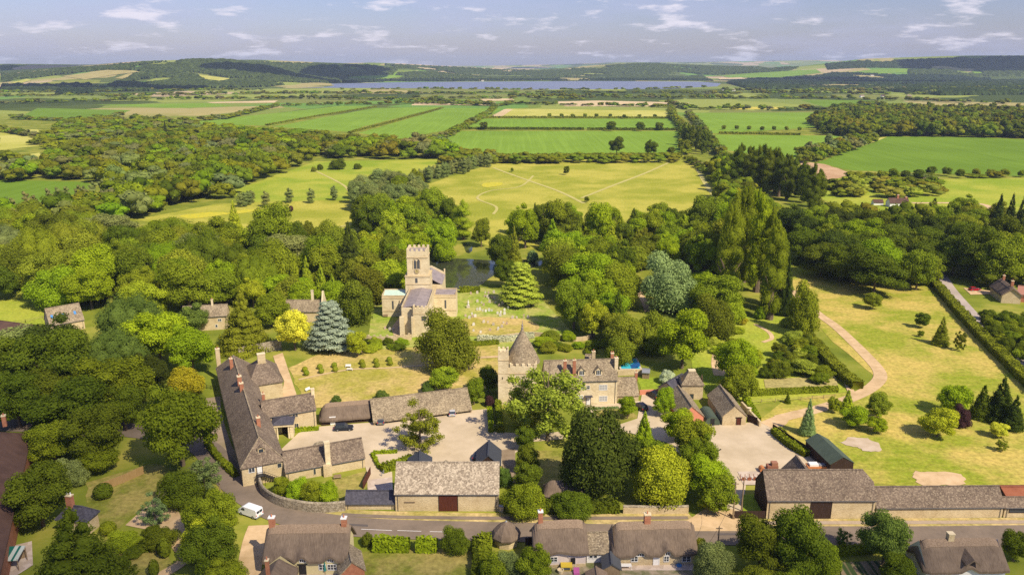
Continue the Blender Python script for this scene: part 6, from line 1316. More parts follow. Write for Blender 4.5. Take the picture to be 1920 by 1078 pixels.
wood([(1832, 580), (1930, 588), (1960, 690), (1900, 655), (1856, 612)], 4, 5, ['dark', 'mid', 'mid'], ['dome', 'round'], 'beside the right lane', 9, kindname='shrub')
wood([(1470, 590), (1500, 600), (1530, 660), (1560, 710), (1440, 690), (1420, 665), (1490, 640)], 4, 5, ['olive', 'mid', 'rust', 'dark', 'pale'], ['dome', 'round'], 'in the garden left of clipped hedge', 10, kindname='shrub', hv=(.6, 1.3))
wood([(1020, 622), (1140, 628), (1160, 655), (1020, 650)], 3, 5.5, ['mid', 'olive', 'dark', 'bright'], ['dome'], 'between manor roof and graves', 11, kindname='shrub', hv=(.6, 1.3))
wood([(-20, 655), (120, 650), (240, 640), (300, 700), (250, 760), (-20, 750)], 13, 14, ['dark', 'dark', 'deep', 'mid'], ['round'], 'in the dark grove by the road', 12, wf=1.3)
wood([(680, 628), (760, 636), (770, 650), (690, 652)], 2, 4, ['bright', 'lime', 'mid', 'dark'], ['dome'], 'against the church garden wall', 13, kindname='shrub', hv=(.6, 1.4))
wood([(210, 985), (300, 975), (305, 1010), (210, 1050)], 3, 4.6, ['dark', 'mid', 'bright', 'dark', 'lime'], ['dome'], 'below the gravel drive', 14, kindname='shrub', hv=(.6, 1.3))
wood([(1110, 560), (1170, 560), (1180, 620), (1120, 630)], 9, 9, ['bright', 'mid', 'olive'], ['round', 'dome'], 'between graves and woodland path', 15)
wood([(1290, 620), (1380, 600), (1420, 660), (1400, 700), (1330, 640)], 3, 6, ['lime', 'mid', 'pale'], ['dome'], 'on the sunny garden slope', 16, kindname='shrub', hv=(.5, 1.2))
wood([(1730, 395), (1780, 380), (1880, 400), (1870, 430), (1790, 430)], 10, 12, ['dark', 'olive', 'mid'], ['round', 'cone'], 'around the half hidden roof at right', 17)
wood([(660, 350), (700, 332), (790, 330), (790, 355), (710, 378), (670, 375)], 11, 10, ['grey', 'grey', 'mid'], ['willow', 'round'], 'in the willow clump by meadow avenue', 18)
wood([(1620, 1030), (1720, 1015), (1730, 1040), (1640, 1048)], 2, 3.5, ['dark', 'mid'], ['dome'], 'along the vegetable plot', 19, kindname='shrub', hv=(.6, 1.2))
wood([(1320, 1050), (1400, 1040), (1560, 1050), (1560, 1100), (1320, 1100)], 4, 4.5, ['dark', 'mid', 'olive'], ['dome'], 'under the dark roadside trees', 20, kindname='shrub')
wood([(880, 1040), (990, 1050), (1000, 1100), (890, 1100)], 3, 4, ['mid', 'dark', 'grey'], ['dome'], 'at the left of pink cottage', 21, kindname='shrub')
wood([(1488, 472), (1560, 478), (1640, 492), (1720, 520), (1690, 524), (1600, 502), (1490, 486)], 4, 6, ['dark', 'mid', 'bright'], ['dome'], 'under the wood above paddock', 22, kindname='shrub', hv=(.7, 1.4))
flush_auto()

# topiary balls
for i, (a, b, c, d) in enumerate([(572, 694, 575, 701), (600, 689, 603, 697), (627, 686, 629, 694), (679, 680, 681, 687), (705, 678, 707, 686), (730, 675, 732, 682)]):
    for q, (x, y) in enumerate(((a, b), (c, d))):
        p = P(x, y + 3); plant('ball', p.x, p.y, 1.7, 1.7, 'olive' if i else 'mid', f'clipped topiary ball, {"front" if q else "rear"} one of the {ORD[i]} pair from left', cat='topiary', group='topiary balls along the lawn path')
for x, y, w, lb, c in [(195, 933, 3.8, 'clipped round laurel bush beside the shaded lawn', 'dark'), (204, 1000, 3.0, 'clipped square topped bush by the slate cottage', 'mid'), (310, 1045, 2.2, 'tall clipped bush beside the drive gate', 'dark'), (290, 1080, 1.8, 'small clipped bush at the drive end', 'dark')]:
    p = P(x, y); plant('ball', p.x, p.y, w, w * (.85 if w > 2.5 else 1.9), c, lb, name='clipped_bush', cat='shrub')

# hedges
for pts, w, h, c, lb in [
    ([(1500, 622), (1535, 660), (1570, 700), (1608, 730)], 3.4, 2.4, 'olive', 'thick clipped hedge beside the dirt track, left of paddock'),
    ([(1746, 528), (1790, 580), (1840, 635), (1895, 690), (1950, 745)], 3.2, 2.4, 'olive', 'long clipped hedge between paddock and lane'),
    ([(1600, 495), (1660, 520), (1700, 528), (1746, 536)], 4.5, 2.4, 'mid', 'rough hedge along the top of paddock'),
    ([(1408, 742), (1480, 738), (1570, 734)], 1.4, 1.5, 'mid', 'low hedge across above the yard'),
    ([(918, 772), (921, 812)], 1.1, 1.5, 'bright', 'left one of two short hedges below the stone tower'), ([(934, 760), (938, 812)], 1.4, 1.7, 'mid', 'right one of two short hedges below the stone tower'),
    ([(552, 810), (598, 806)], 1.0, .9, 'bright', 'low clipped hedge at the foot of the porch wing'),
    ([(700, 851), (745, 849)], .8, .7, 'bright', 'low clipped hedge on top side of the yard garden'), ([(698, 852), (712, 880)], .8, .7, 'bright', 'low clipped hedge on left side of the yard garden'), ([(715, 884), (735, 878), (775, 862)], 2.4, 1.3, 'mid', 'loose hedge from yard garden to the slate shed'),
    ([(701, 1030), (768, 1031)], 2.3, 2.2, 'bright', 'longer clipped block hedge by the road above shaded lawn'), ([(780, 1031), (820, 1031)], 2.3, 2.1, 'bright', 'shorter clipped block hedge by the road above shaded lawn'),
    ([(892, 1020), (893, 1050), (890, 1110)], 1.2, 1.8, 'dark', 'narrow dark hedge at the right end of shaded lawn'), ([(908, 1015), (910, 1090)], 2.4, 2, 'mid', 'wide hedge left of the small thatched hut'),
    ([(945, 958), (1000, 959), (1100, 959), (1160, 958)], 2.2, 2.2, 'dark', 'dark roadside hedge right of the big stone barn'),
    ([(388, 832), (410, 862), (442, 895)], 1.3, 1.3, 'mid', 'narrow hedge between road and long hall'),
    ([(253, 1035), (305, 1020)], 2.6, 1.3, 'dark', 'dark clipped hedge below the gravel drive'), ([(1453, 812), (1480, 835), (1515, 856)], 2.4, 1.5, 'mid', 'planted hedge along the dark yard fence'),
    ([(862, 548), (900, 547)], 2.2, 2, 'mid', 'hedge between church chancel and the pond'), ([(690, 552), (716, 552)], 2.2, 2, 'mid', 'hedge left of the church aisle'), ([(895, 639), (950, 640), (1000, 633)], 1.6, 1.8, 'white', 'white blossoming hedge behind the conical roof'),
    ([(1398, 752), (1420, 790)], 1.8, 1.3, 'bright', 'short bushy hedge behind the brown gate'), ([(868, 650), (935, 645)], 1.4, 1.4, 'mid', 'hedge between great yew and churchyard'),
    ([(1560, 1040), (1700, 1028)], 1.6, 1.3, 'mid', 'long low hedge between road and vegetable plot'), ([(1258, 772), (1265, 790)], .6, .8, 'mid', 'tiny hedge at driveway head'),
    ([(1078, 770), (1160, 766)], .6, .6, 'silver', 'flower border hedge in front of manor lawn'),
    ([(820, 296), (880, 299), (1000, 297), (1150, 296), (1277, 295)], 7, 4, 'olive', 'long field hedge between great meadow and bright field'),
    ([(873, 243), (1095, 244)], 4, 3, 'dark', 'left part of the hedge under middle field'), ([(1102, 244), (1277, 245)], 4, 3, 'dark', 'right part of the hedge under middle field'), ([(905, 222), (1040, 222), (1257, 223)], 4, 3, 'olive', 'hedge between yellowing field and middle field'),
    ([(500, 236), (600, 218), (705, 201)], 4, 2, 'olive', 'left of two slanting hedges across far crops'), ([(655, 250), (740, 228), (830, 203)], 4, 2, 'olive', 'right of two slanting hedges across far crops'), ([(1348, 251), (1500, 254)], 4, 2.5, 'olive', 'hedge between the two right crop fields')]:
    nm = 'hedge'; hedge(pts, w, h, c, lb, name=nm)

# woods, thickets and hedgerows beyond: nobody could count them
M = Mass(); g = random.Random(21); FW = ['mid', 'mid', 'olive', 'grey', 'mid', 'bright', 'dark']
mass_fill(M, [(-60, 402), (120, 378), (200, 358), (290, 345), (400, 342), (385, 350), (300, 362), (240, 385), (60, 425), (-60, 430)], 13, 14, FW, g)
mass_fill(M, [(180, 352), (260, 300), (420, 300), (560, 285), (572, 290), (450, 326), (415, 346), (300, 350)], 13, 15, FW, g)
mass_fill(M, [(-60, 312), (30, 306), (110, 285), (150, 275), (240, 255), (420, 256), (640, 264), (820, 262), (850, 278), (820, 282), (590, 279), (420, 305), (250, 305), (200, 328), (120, 318), (-60, 322)], 12, 16, FW, g)
mass_fill(M, [(60, 262), (120, 232), (300, 225), (330, 234), (560, 246), (760, 264), (660, 270), (420, 258), (240, 262), (140, 280)], 8, 15, FW, g, n=110, size=.065, skip=.3)
mass_fill(M, [(820, 276), (950, 290), (1280, 292), (1280, 297), (940, 298), (830, 300)], 6, 11, ['olive', 'mid'], g, n=70)
mass_fill(M, [(1330, 300), (1355, 292), (1380, 300), (1420, 370), (1480, 395), (1440, 400), (1370, 380), (1340, 330)], 11, 12, ['mid', 'bright', 'dark'], g, n=130)
mass_fill(M, [(1520, 232), (1600, 216), (1720, 210), (1980, 218), (1980, 245), (1700, 240), (1640, 242), (1560, 240)], 14, 15, ['mid', 'dark', 'olive'], g, n=90, size=.085)
mass_fill(M, [(1495, 281), (1530, 272), (1640, 250), (1648, 254), (1555, 287), (1505, 292)], 9, 11, ['olive', 'mid', 'grey'], g, n=90)
mass_fill(M, [(1540, 350), (1600, 325), (1700, 335), (1790, 342), (1795, 352), (1720, 358), (1600, 360)], 6, 12, ['olive', 'mid', 'pale'], g, n=90, skip=.35)
mass_fill(M, [(1480, 400), (1560, 385), (1630, 392), (1650, 400), (1730, 402), (1730, 415), (1480, 415)], 12, 14, ['mid', 'dark', 'olive'], g, n=120)
mass_fill(M, [(1830, 500), (1980, 470), (1980, 520), (1850, 520)], 8, 9, ['dark', 'mid'], g, n=120)
mass_line(M, [(640, 169), (800, 168), (1000, 169.5)], 9, 14, FW, g, gap=.5)
mass_line(M, [(1000, 169.5), (1200, 169), (1330, 164)], 9, 14, FW, g, gap=.6)
for pts, h, sp, gap in [([(0, 196), (300, 188), (560, 186), (780, 190), (930, 200)], 11, 14, .1), ([(160, 185), (400, 178), (640, 176), (900, 178)], 11, 16, .2), ([(640, 198), (780, 195), (930, 200), (960, 196), (1280, 203)], 9, 13, .1),
    ([(930, 202), (915, 215), (870, 240), (820, 266), (780, 275)], 8, 9, .2), ([(1258, 205), (1262, 222), (1280, 243), (1285, 292)], 10, 9, .1), ([(1255, 196), (1290, 206), (1400, 207), (1600, 208), (1640, 214)], 11, 13, .1),
    ([(960, 182), (1100, 184), (1300, 186), (1500, 186), (1700, 190), (1960, 198)], 12, 15, .15), ([(1250, 178), (1450, 177), (1700, 178), (1960, 176)], 13, 18, .15), ([(1560, 205), (1640, 196), (1700, 205), (1960, 222)], 10, 13, .2),
    ([(1290, 215), (1320, 250), (1345, 285), (1365, 310)], 9, 8, .1), ([(0, 246), (90, 262), (200, 268)], 8, 10, .2), ([(0, 300), (60, 312), (150, 318)], 9, 11, .1), ([(30, 224), (140, 228), (235, 218)], 8, 12, .2), ([(300, 232), (420, 224), (520, 200), (640, 197)], 8, 10, .15),
    ([(780, 185), (960, 186), (1100, 188)], 9, 16, .2), ([(640, 177), (800, 176), (1000, 175), (1240, 175), (1360, 172)], 8, 16, .35), ([(1360, 172), (1500, 174), (1760, 170), (1960, 168)], 14, 18, .1), ([(0, 176), (250, 172), (500, 170)], 11, 14, .05), ([(0, 182), (300, 179), (620, 176)], 10, 15, .1), ([(960, 181), (1240, 181)], 9, 14, .15), ([(0, 169), (120, 167), (250, 168)], 12, 14, .1),
    ([(1600, 340), (1760, 330), (1960, 336)], 5, 12, .5), ([(1290, 300), (1330, 330), (1375, 385)], 5, 7, .2)]:
    mass_line(M, pts, h, sp, FW, g, gap=gap)
for pts in ([(700, 168), (1000, 167), (1000, 162), (850, 160)], ):
    pass
mass_line(M, [(10, 412), (150, 385), (290, 352), (400, 325), (500, 303)], 13, 6.5, ['grey'], g, kind='poplar', wf=.62, hv=(.9, 1.15))
M.build('woods')
B = 'dark'
for i, (pts, c) in enumerate([
    ([(0, 141), (130, 131), (270, 119), (340, 116), (480, 118), (600, 122), (700, 125), (745, 131), (740, 142), (650, 146), (520, 148), (430, 148), (370, 138), (280, 136), (200, 132), (120, 140), (60, 148), (0, 156)], 'mid'),
    ([(250, 140), (320, 136), (370, 142), (400, 156), (480, 150), (640, 150), (640, 156), (500, 164), (300, 168), (200, 160), (235, 150)], 'mid'),
    ([(0, 160), (110, 162), (260, 168), (300, 172), (0, 174)], 'dark'), ([(100, 178), (110, 160), (175, 160), (178, 178)], 'deep'),
    ([(720, 122), (850, 128), (960, 133), (1060, 133), (1150, 124), (1240, 122), (1330, 127), (1430, 128), (1500, 128), (1480, 134), (1300, 140), (1100, 142), (960, 142), (860, 140), (830, 134), (740, 130)], 'mid'),
    ([(740, 140), (860, 142), (1060, 143), (1320, 144), (1330, 150), (1060, 147), (860, 149), (740, 150)], 'mid'),
    ([(1360, 157), (1400, 150), (1530, 144), (1560, 138), (1680, 142), (1740, 142), (1860, 146), (1860, 156), (1700, 158), (1540, 160), (1380, 162)], 'deep'),
    ([(1545, 122), (1620, 116), (1700, 114), (1800, 110), (1930, 107), (1930, 130), (1740, 130), (1640, 128), (1550, 132)], 'dark'),
    ([(1660, 172), (1780, 155), (1960, 148), (1960, 178), (1760, 180)], 'dark'), ([(1380, 162), (1560, 166), (1760, 160), (1760, 164), (1560, 169), (1400, 168)], 'dark'),
    ([(640, 152), (740, 151), (860, 151.5), (1100, 150.5), (1330, 151.5), (1340, 152.6), (1100, 151.6), (760, 153.6), (640, 156)], 'deep'),
    ([(1700, 132), (1930, 132), (1930, 144), (1800, 145), (1700, 140)], 'mid')]):
    canopy('woods', pts, {'mid': (.07, .1, .022), 'dark': (.045, .07, .02), 'deep': (.03, .05, .018), 'olive': (.09, .11, .03)}[c], h=14, cell=8, seed=i)
# ------------------------------------------------------------------ vehicles
def extr(prof, y0, y1, taper=None):
    """side outline (x,z) extruded across, narrower at top when tapered"""
    n = len(prof); zs = [p[1] for p in prof]; z0, z1 = min(zs), max(zs); V = []
    for sg, y in ((0, y0), (1, y1)):
        for x, z in prof:
            t = (z - z0) / (z1 - z0) if taper else 0; yy = y * (1 - (taper or 0) * t); V.append((x, yy, z))
    return MB().add(V, [tuple(range(n)), tuple(range(n, 2 * n))[::-1]] + [((i + 1) % n, i, n + i, n + (i + 1) % n) for i in range(n)])
def vehicle(name, label, px, py, rz, paint, kind='suv', cat='car', grp=None):
    p = P(px, py); e = empty(name, (p.x, p.y, .06), rz, label, cat, grp)
    if kind == 'van': L, W_, Ht = 5.0, 1.95, 2.0
    elif kind == 'suv': L, W_, Ht = 4.6, 1.9, 1.65
    else: L, W_, Ht = 4.2, 1.75, 1.42
    h = L / 2
    if kind == 'van':
        body = [(-h, .35), (-h, 1.0), (-h + .06, 1.85), (-h + .2, Ht), (h - 1.55, Ht), (h - 1.2, Ht - .1), (h - .55, 1.25), (h - .1, 1.05), (h, .8), (h, .35)]
        b = extr(body, -W_ / 2, W_ / 2, .1).build('body', paint, e)
        for s in (-1, 1): extr([(h - 1.95, 1.2), (h - 1.95, 1.72), (h - 1.35, 1.72), (h - .85, 1.2)], s * (W_ / 2 - .085), s * (W_ / 2 - .03)).build('side_window', GLASS, e)
        MB().add([(h - 1.17, -.78, Ht - .1), (h - 1.17, .78, Ht - .1), (h - .5, .84, 1.26), (h - .5, -.84, 1.26)], [(0, 3, 2, 1)]).build('windscreen', GLASS, e)
        MB().box(-h - .03, -h + .02, -.7, -.05, 1.2, 1.7).box(-h - .03, -h + .02, .05, .7, 1.2, 1.7).build('rear_window', GLASS, e)
        MB().box(-h - .035, -h, -.27, .27, .62, .74).build('number_plate', YELLOW, e); MB().box(-h - .08, -h + .1, -W_ / 2, W_ / 2, .3, .55).build('bumper', GREYP, e)
    else:
        bz = .95 if kind == 'suv' else .85
        body = [(-h, .35), (-h + .02, bz - .1), (-h + .15, bz), (h - 1.2, bz + .02), (h - .3, bz - .12), (h, bz - .3), (h, .35)]
        extr(body, -W_ / 2, W_ / 2, .05).build('body', paint, e)
        cab = [(-h + .12, bz), (-h + .4, Ht - .08), (-h + .75, Ht - .05), (h - 2.0, Ht - .05), (h - 1.25, bz)]
        extr(cab, -W_ / 2 + .07, W_ / 2 - .07, .14).build('windows', GLASS, e)
        MB().box(-h + .55, h - 2.05, -W_ / 2 + .2, W_ / 2 - .2, Ht - .05, Ht + .01).build('roof_panel', paint, e)
        for x in (-h + .4, -.15): extr([(x, bz), (x + .08, Ht - .05), (x + .18, Ht - .05), (x + .12, bz)], -W_ / 2 + .04, W_ / 2 - .04, .13).build('pillar', paint, e)
        MB().box(-h - .02, -h + .02, -.26, .26, .6, .71).build('number_plate', YELLOW, e)
    for sx in (-1, 1):
        for sy in (-1, 1):
            w = MB().lathe([(.33, 0), (.33, .2)], 14); w.v = [(x + sx * h * .62, sy * (W_ / 2 - .19) + (z - .0) * sy, y + .33) for x, y, z in w.v]; t = w.build('wheel', BLACK, e)
            w = MB().lathe([(.19, .201), (.19, .215)], 10); w.v = [(x + sx * h * .62, sy * (W_ / 2 - .19) + z * sy, y + .33) for x, y, z in w.v]; w.build('rim', GREYP, t)
    for sy in (-1, 1):
        MB().cbox(h - .04, sy * (W_ / 2 - .28), .6, .75, .12, .34).build('headlight', WHITE, e); MB().cbox(-h + .02, sy * (W_ / 2 - .16), .75, 1.05, .08, .18).build('tail_light', RED, e)
    return e
RED = flat('red_lamp', (.5, .02, .02), rough=.3)
vehicle('delivery_van', 'white panel van driving round the bend beside cream thatched cottage', 470, 965, R(152), flat('van_white', (.8, .8, .8), rough=.3), 'van', 'van')
vehicle('parked_car', 'dark blue black estate car in front of thatched cart shed', 645, 806, R(6), flat('car_navy', (.012, .018, .03), rough=.2), 'suv')
vehicle('parked_car', 'black car parked between manor and dovecote wing, nearer the lawn', 1225, 744, R(115), flat('car_black', (.015, .013, .015), rough=.2), 'suv'); vehicle('parked_car', 'black car half behind the small bright manor tree', 1201, 766, R(112), flat('car_black2', (.02, .015, .015), rough=.2), 'suv')
vehicle('parked_car', 'red saloon car on the drive of the right thatched cottage', 1827, 545, R(5), flat('car_red', (.45, .01, .02), rough=.25), 'saloon')
vehicle('parked_car', 'grey car in the left bay of long cart shed', 715, 792, R(95), flat('car_grey', (.12, .12, .13), rough=.3), 'saloon'); vehicle('parked_car', 'silver car in the right bay of long cart shed', 848, 776, R(95), flat('car_silver', (.5, .5, .52), rough=.3), 'saloon')
vehicle('parked_car', 'white vehicle beside the left farm shed', 64, 622, R(10), flat('white2', (.75, .75, .74), rough=.4), 'van', 'van'); vehicle('parked_car', 'dark car tucked between low and tall slate sheds', 896, 858, R(80), flat('car_dark3', (.03, .035, .05), rough=.3), 'saloon')

# ------------------------------------------------------------------ walls and fences
def wall_line(name, label, pts, h, w=.5, m=RUBBLE, cat='wall', cren=0, n=4, cap=None, sm=True):
    L = [tuple(P(a, b))[:2] for a, b in pts]
    if sm and len(L) > 2: L = smooth_line(L, n)
    x0, y0 = L[0]; V = []; fs = []
    for i, p in enumerate(L):
        a = Vector(L[max(0, i - 1)]); b = Vector(L[min(len(L) - 1, i + 1)]); d = (b - a).normalized(); q = Vector((-d.y, d.x)) * w / 2; hh = h + (rnd.uniform(-.06, .06) if m is RUBBLE else 0)
        V += [(p[0] - q.x - x0, p[1] - q.y - y0, -.2), (p[0] + q.x - x0, p[1] + q.y - y0, -.2), (p[0] + q.x - x0, p[1] + q.y - y0, hh), (p[0] - q.x - x0, p[1] - q.y - y0, hh)]
    for i in range(len(L) - 1):
        b = i * 4
        for a, c in ((0, 3), (3, 2), (2, 1)): fs.append((b + a, b + 4 + a, b + 4 + c, b + c)) if 0 else fs.append((b + a, b + c, b + 4 + c, b + 4 + a))
    fs += [(0, 1, 2, 3), tuple(len(V) - 4 + k for k in (3, 2, 1, 0))]
    mb = MB().add(V, fs)
    if cren:
        tot = [0]
        for a, b in zip(L, L[1:]):
            a = Vector(a); b = Vector(b); d = (b - a).length; k = int(d / cren)
            for j in range(k):
                p = a + (b - a) * ((j + .5) / max(k, 1)); mb.cbox(p.x - x0, p.y - y0, h, h + .5, cren * .5, w)
    o = mb.build(name, m); o.location = (x0, y0, 0); tag(o, label, cat, kind='thing')
    if cap:
        c = MB(); 
        for i, p in enumerate(L[:-1]): a, b = L[i], L[i + 1]; c.tube((a[0] - x0, a[1] - y0, h + .05), (b[0] - x0, b[1] - y0, h + .05), w * .6, w * .6, 6)
        c.build('coping', cap, o)
    return o
wall_line('stone_wall', 'curved grey rubble wall round the bend below long hall', [(487, 908), (492, 925), (508, 940), (535, 951), (580, 959), (615, 960), (648, 957)], 1.9, cap=RUBBLE)
wall_line('stone_wall', 'short curved stone wall at the right corner of big barn', [(936, 958), (950, 960), (985, 963)], 1.2, m=STONE, cap=GREYP)
wall_line('stone_wall', 'lit roadside stone wall below yellow green tree and driveway', [(1168, 962), (1235, 963), (1290, 962)], 1.5, m=STONE, cap=RUBBLE)
wall_line('garden_wall', 'battlemented low garden wall left of church porch', [(680, 640), (720, 641), (772, 637)], 1.8, m=STONE, cren=1.3)
wall_line('garden_wall', 'back wall of the small walled lawn', [(326, 549), (372, 544)], 2.8, m=RUBBLE); wall_line('garden_wall', 'slanting right wall of the small walled lawn', [(373, 545), (400, 553), (430, 566)], 2.6, m=RUBBLE)
wall_line('garden_wall', 'pale rough wall between long hall roofs and yellow tree', [(448, 670), (490, 662), (528, 655)], 3.2, m=RUBBLE); wall_line('garden_wall', 'stone wall beside the pool behind manor', [(1158, 704), (1206, 702)], 1.7, m=STONE)
wall_line('garden_wall', 'low brick wall between manor wing and parked cars', [(1199, 740), (1240, 738)], 1.3, m=BRICK_P); wall_line('garden_wall', 'graveyard wall behind the blossoming hedge', [(940, 636), (1000, 630), (1080, 640), (1115, 632)], 1.4, m=STONE)
wall_line('garden_wall', 'ruined stone wall behind the brown gate', [(1390, 762), (1402, 775), (1425, 800)], 1.4, m=STONE)
wall_line('board_fence', 'tan board fence round the shaded lawn at left', [(190, 921), (232, 905), (270, 888)], 1.9, .1, FENCE_T, 'fence', sm=False)
wall_line('board_fence', 'dark boarded fence left of the barn with black doors', [(1376, 972), (1434, 972)], 1.7, .1, WOOD_D, 'fence', sm=False); wall_line('board_fence', 'dark fence running from gate towards green shed', [(1448, 808), (1490, 836), (1515, 852)], 1.9, .1, WOOD_D, 'fence', sm=False)
wall_line('wooden_gate', 'dark solid gate beside the pale gabled barn', [(1400, 790), (1419, 797)], 2.0, .12, WOOD_D, 'gate', sm=False); wall_line('board_fence', 'red brown board fence at the end of long wing garden', [(681, 917), (695, 889)], 1.8, .1, WOOD_R, 'fence', sm=False)
wall_line('board_fence', 'grey board fence by the striped awning', [(-5, 1063), (50, 1045)], 1.7, .1, WOOD, 'fence', sm=False); wall_line('board_fence', 'dark board fence between hut and pink cottage', [(985, 1022), (1003, 1020)], 1.6, .1, WOOD_D, 'fence', sm=False)
def rail_fence(label, pts, n=8, h=1.1, m=WOOD, sp=2.2, name='post_fence'):
    L = [P(a, b) for a, b in pts]; o = L[0]; e = empty(name, (o.x, o.y, 0), 0, label, 'fence'); mb = MB(); r = MB()
    for a, b in zip(L, L[1:]):
        k = max(1, int((b - a).length / sp))
        for j in range(k + 1): p = a + (b - a) * j / k - o; mb.cbox(p.x, p.y, 0, h, .12, .12)
        for z in (h * .45, h * .85): r.tube(a - o + Vector((0, 0, z)), b - o + Vector((0, 0, z)), .04, .04, 4)
    mb.build('posts', m, e); r.build('rails', m, e)
rail_fence('rail fence beside the skylight barn and left meadow', [(0, 612), (48, 605), (80, 597)], sp=4); rail_fence('low wire fence in front of the garden hedge above yard', [(1400, 757), (1480, 752), (1565, 746)], sp=3); rail_fence('dark rail fence under trees at the left road', [(30, 806), (120, 806), (170, 803)], m=WOOD_D); rail_fence('grey metal rail at the paved yard', [(716, 893), (727, 880)], m=GREYP, sp=1); rail_fence('dark gate and rails at the drive end below laurel', [(303, 1002), (318, 1016)], m=WOOD_D, sp=1); rail_fence('iron gate by the lane at the top of long hall', [(388, 728), (404, 731)], m=WOOD_D, sp=1)
for pts, lb in (([(1367, 966), (1377, 974)], 'short white timber rail at driveway mouth'),): wall_line('timber_rail', lb, pts, .6, .12, WOOD, 'rail', sm=False)

# ------------------------------------------------------------------ graves, poles, garden things
def stone_bm(k, w, h):
    if k == 'cross': return MB().cbox(0, 0, -.1, h, w * .28, .12).cbox(0, 0, h * .62, h * .62 + w * .28, w, .12).cbox(0, 0, -.1, .18, w * .9, .4)
    m = MB(); V = [(-w / 2, 0), (w / 2, 0), (w / 2, h * .75)] + [(w / 2 * math.cos(t), h * .75 + h * .25 * math.sin(t)) for t in (math.pi * .25, math.pi * .5, math.pi * .75)] + [(-w / 2, h * .75)]; n = len(V)
    return m.add([(x, -.07, z - .05) for x, z in V] + [(x, .07, z - .05) for x, z in V], [tuple(range(n)), tuple(range(n, 2 * n))[::-1]] + [((i + 1) % n, i, n + i, n + (i + 1) % n) for i in range(n)])
ST = {}
def grave(px, py, k, w, h, m, label):
    key = (k, w, h, m.name)
    if key not in ST:
        b = stone_bm(k, w, h); me = bpy.data.meshes.new('gravestone'); me.from_pydata(b.v, [], b.f); me.materials.append(m); ST[key] = me
    p = P(px, py); o = link('gravestone', ST[key]); o.location = (p.x, p.y, 0); o.rotation_euler = (gg.uniform(-.08, .08), gg.uniform(-.05, .05), gg.uniform(-.25, .25))
    return tag(o, label, 'gravestone', 'gravestones in the churchyard')
def graves():
    rows = [('back', [(883, 552), (895, 551), (910, 550), (916, 551), (926, 550), (939, 552)]), ('second', [(909, 557), (914, 558), (922, 560), (927, 561), (916, 561)]), ('third', [(878, 570, 'w'), (895, 567), (903, 569), (907, 573), (918, 568), (929, 569), (936, 574), (942, 571)]),
        ('crosses row by the cedar', [(951, 570, 'c'), (957, 570, 'c'), (966, 577), (972, 576), (981, 573, 'c'), (986, 575), (989, 571, 'c'), (991, 575), (997, 570, 'c'), (1000, 574)]), ('white front', [(895, 582, 'w'), (900, 582, 'w'), (905, 584, 'w'), (911, 585, 'w'), (917, 584, 'w'), (922, 584, 'w'), (933, 589, 'w'), (938, 593, 'w'), (939, 587, 'w'), (946, 583, 'w'), (946, 590, 'w'), (953, 579, 'w')]),
        ('path side', [(873, 594), (880, 598, 'w'), (886, 595), (891, 595, 'w'), (885, 590, 'w')]), ('lower lawn', [(961, 598), (969, 597), (982, 596, 'c'), (990, 597), (874, 612), (888, 611, 'w'), (907, 606), (915, 606), (925, 611), (933, 620), (941, 615), (934, 618, 'w'), (888, 622, 'w'), (901, 625, 'w'), (919, 621), (944, 607), (950, 609)]),
        ('aisle garden', [(722, 617), (731, 620), (738, 619), (748, 617)])]
    for nm, ps in rows:
        for i, p in enumerate(sorted(ps, key=lambda q: q[0])):
            t = p[2] if len(p) > 2 else 's'; m = GRAVE_W if t == 'w' else GRAVE if i % 3 else GRAVE_R; k = 'cross' if t == 'c' else 'slab'; w, h = (.8, 1.5) if t == 'c' else ((.7, 1.1), (.85, 1.3), (.6, .95))[i % 3]
            col = 'white' if t == 'w' else 'tan' if i % 3 else 'pinkish'
            grave(p[0], p[1], k, w, h, m, f'{col} grave{" cross" if t == "c" else "stone"}, {nm} row, {ORD[i]} from the left'.replace('row by the cedar row', 'row by the cedar'))
graves()
p = P(878, 577); e = empty('grave_monument', (p.x, p.y, 0), 0, 'tall white statue monument on a plinth at left of graves', 'monument'); MB().cbox(0, 0, 0, 1, 1.1, 1.1).build('plinth', GRAVE, e); MB().lathe([(.3, 1), (.25, 1.6), (.32, 2.2), (.12, 2.5), (.18, 2.8), (.05, 3)], 10).build('figure', GRAVE_W, e)
def pole(px, yb, yt, lb, arm=True, lean=0):
    h = hgt(px, yb, yt); p = P(px, yb); e = empty('telegraph_pole', (p.x, p.y, 0), 0, lb, 'pole'); MB().tube((0, 0, -.2), (lean, 0, h), .16, .11, 8).build('post', WOOD, e)
    if arm: MB().cbox(lean, 0, h - .5, h - .35, 1.2, .1).build('crossarm', WOOD, e)
    return Vector((p.x + lean, p.y, h))
a = pole(1345, 1034, 986, 'brown telegraph pole beside the large thatched cottage'); b = pole(1374, 973, 903, 'tall thin pole at the avenue end by dark fence'); pole(1390, 958, 895, 'thin pole inside the small enclosure', False); pole(413, 925, 893, 'short pale pole beside the road bend', False); pole(79, 799, 762, 'dark pole by the left road under trees'); pole(1716, 1057, 1011, 'leaning pole beside the corner thatched cottage', False, .3); pole(1723, 396, 380, 'thin pole below the far white farmhouse', False); pole(1368, 560, 540, 'short grey post in the garden', False)
def wire(a, b, lb):
    m = MB(); q = None
    for i in range(13): t = i / 12; p = a + (b - a) * t - Vector((0, 0, 1.2 * math.sin(math.pi * t))); m.tube(q, p, .025, .025, 4) if q else None; q = p
    o = m.build('cable', BLACK); tag(o, lb, 'cable')
wire(a, b, 'cable from thatched cottage pole to pole at avenue end'); wire(a, P(1300, 1040, 3) , 'cable from brown pole down to large thatched cottage')
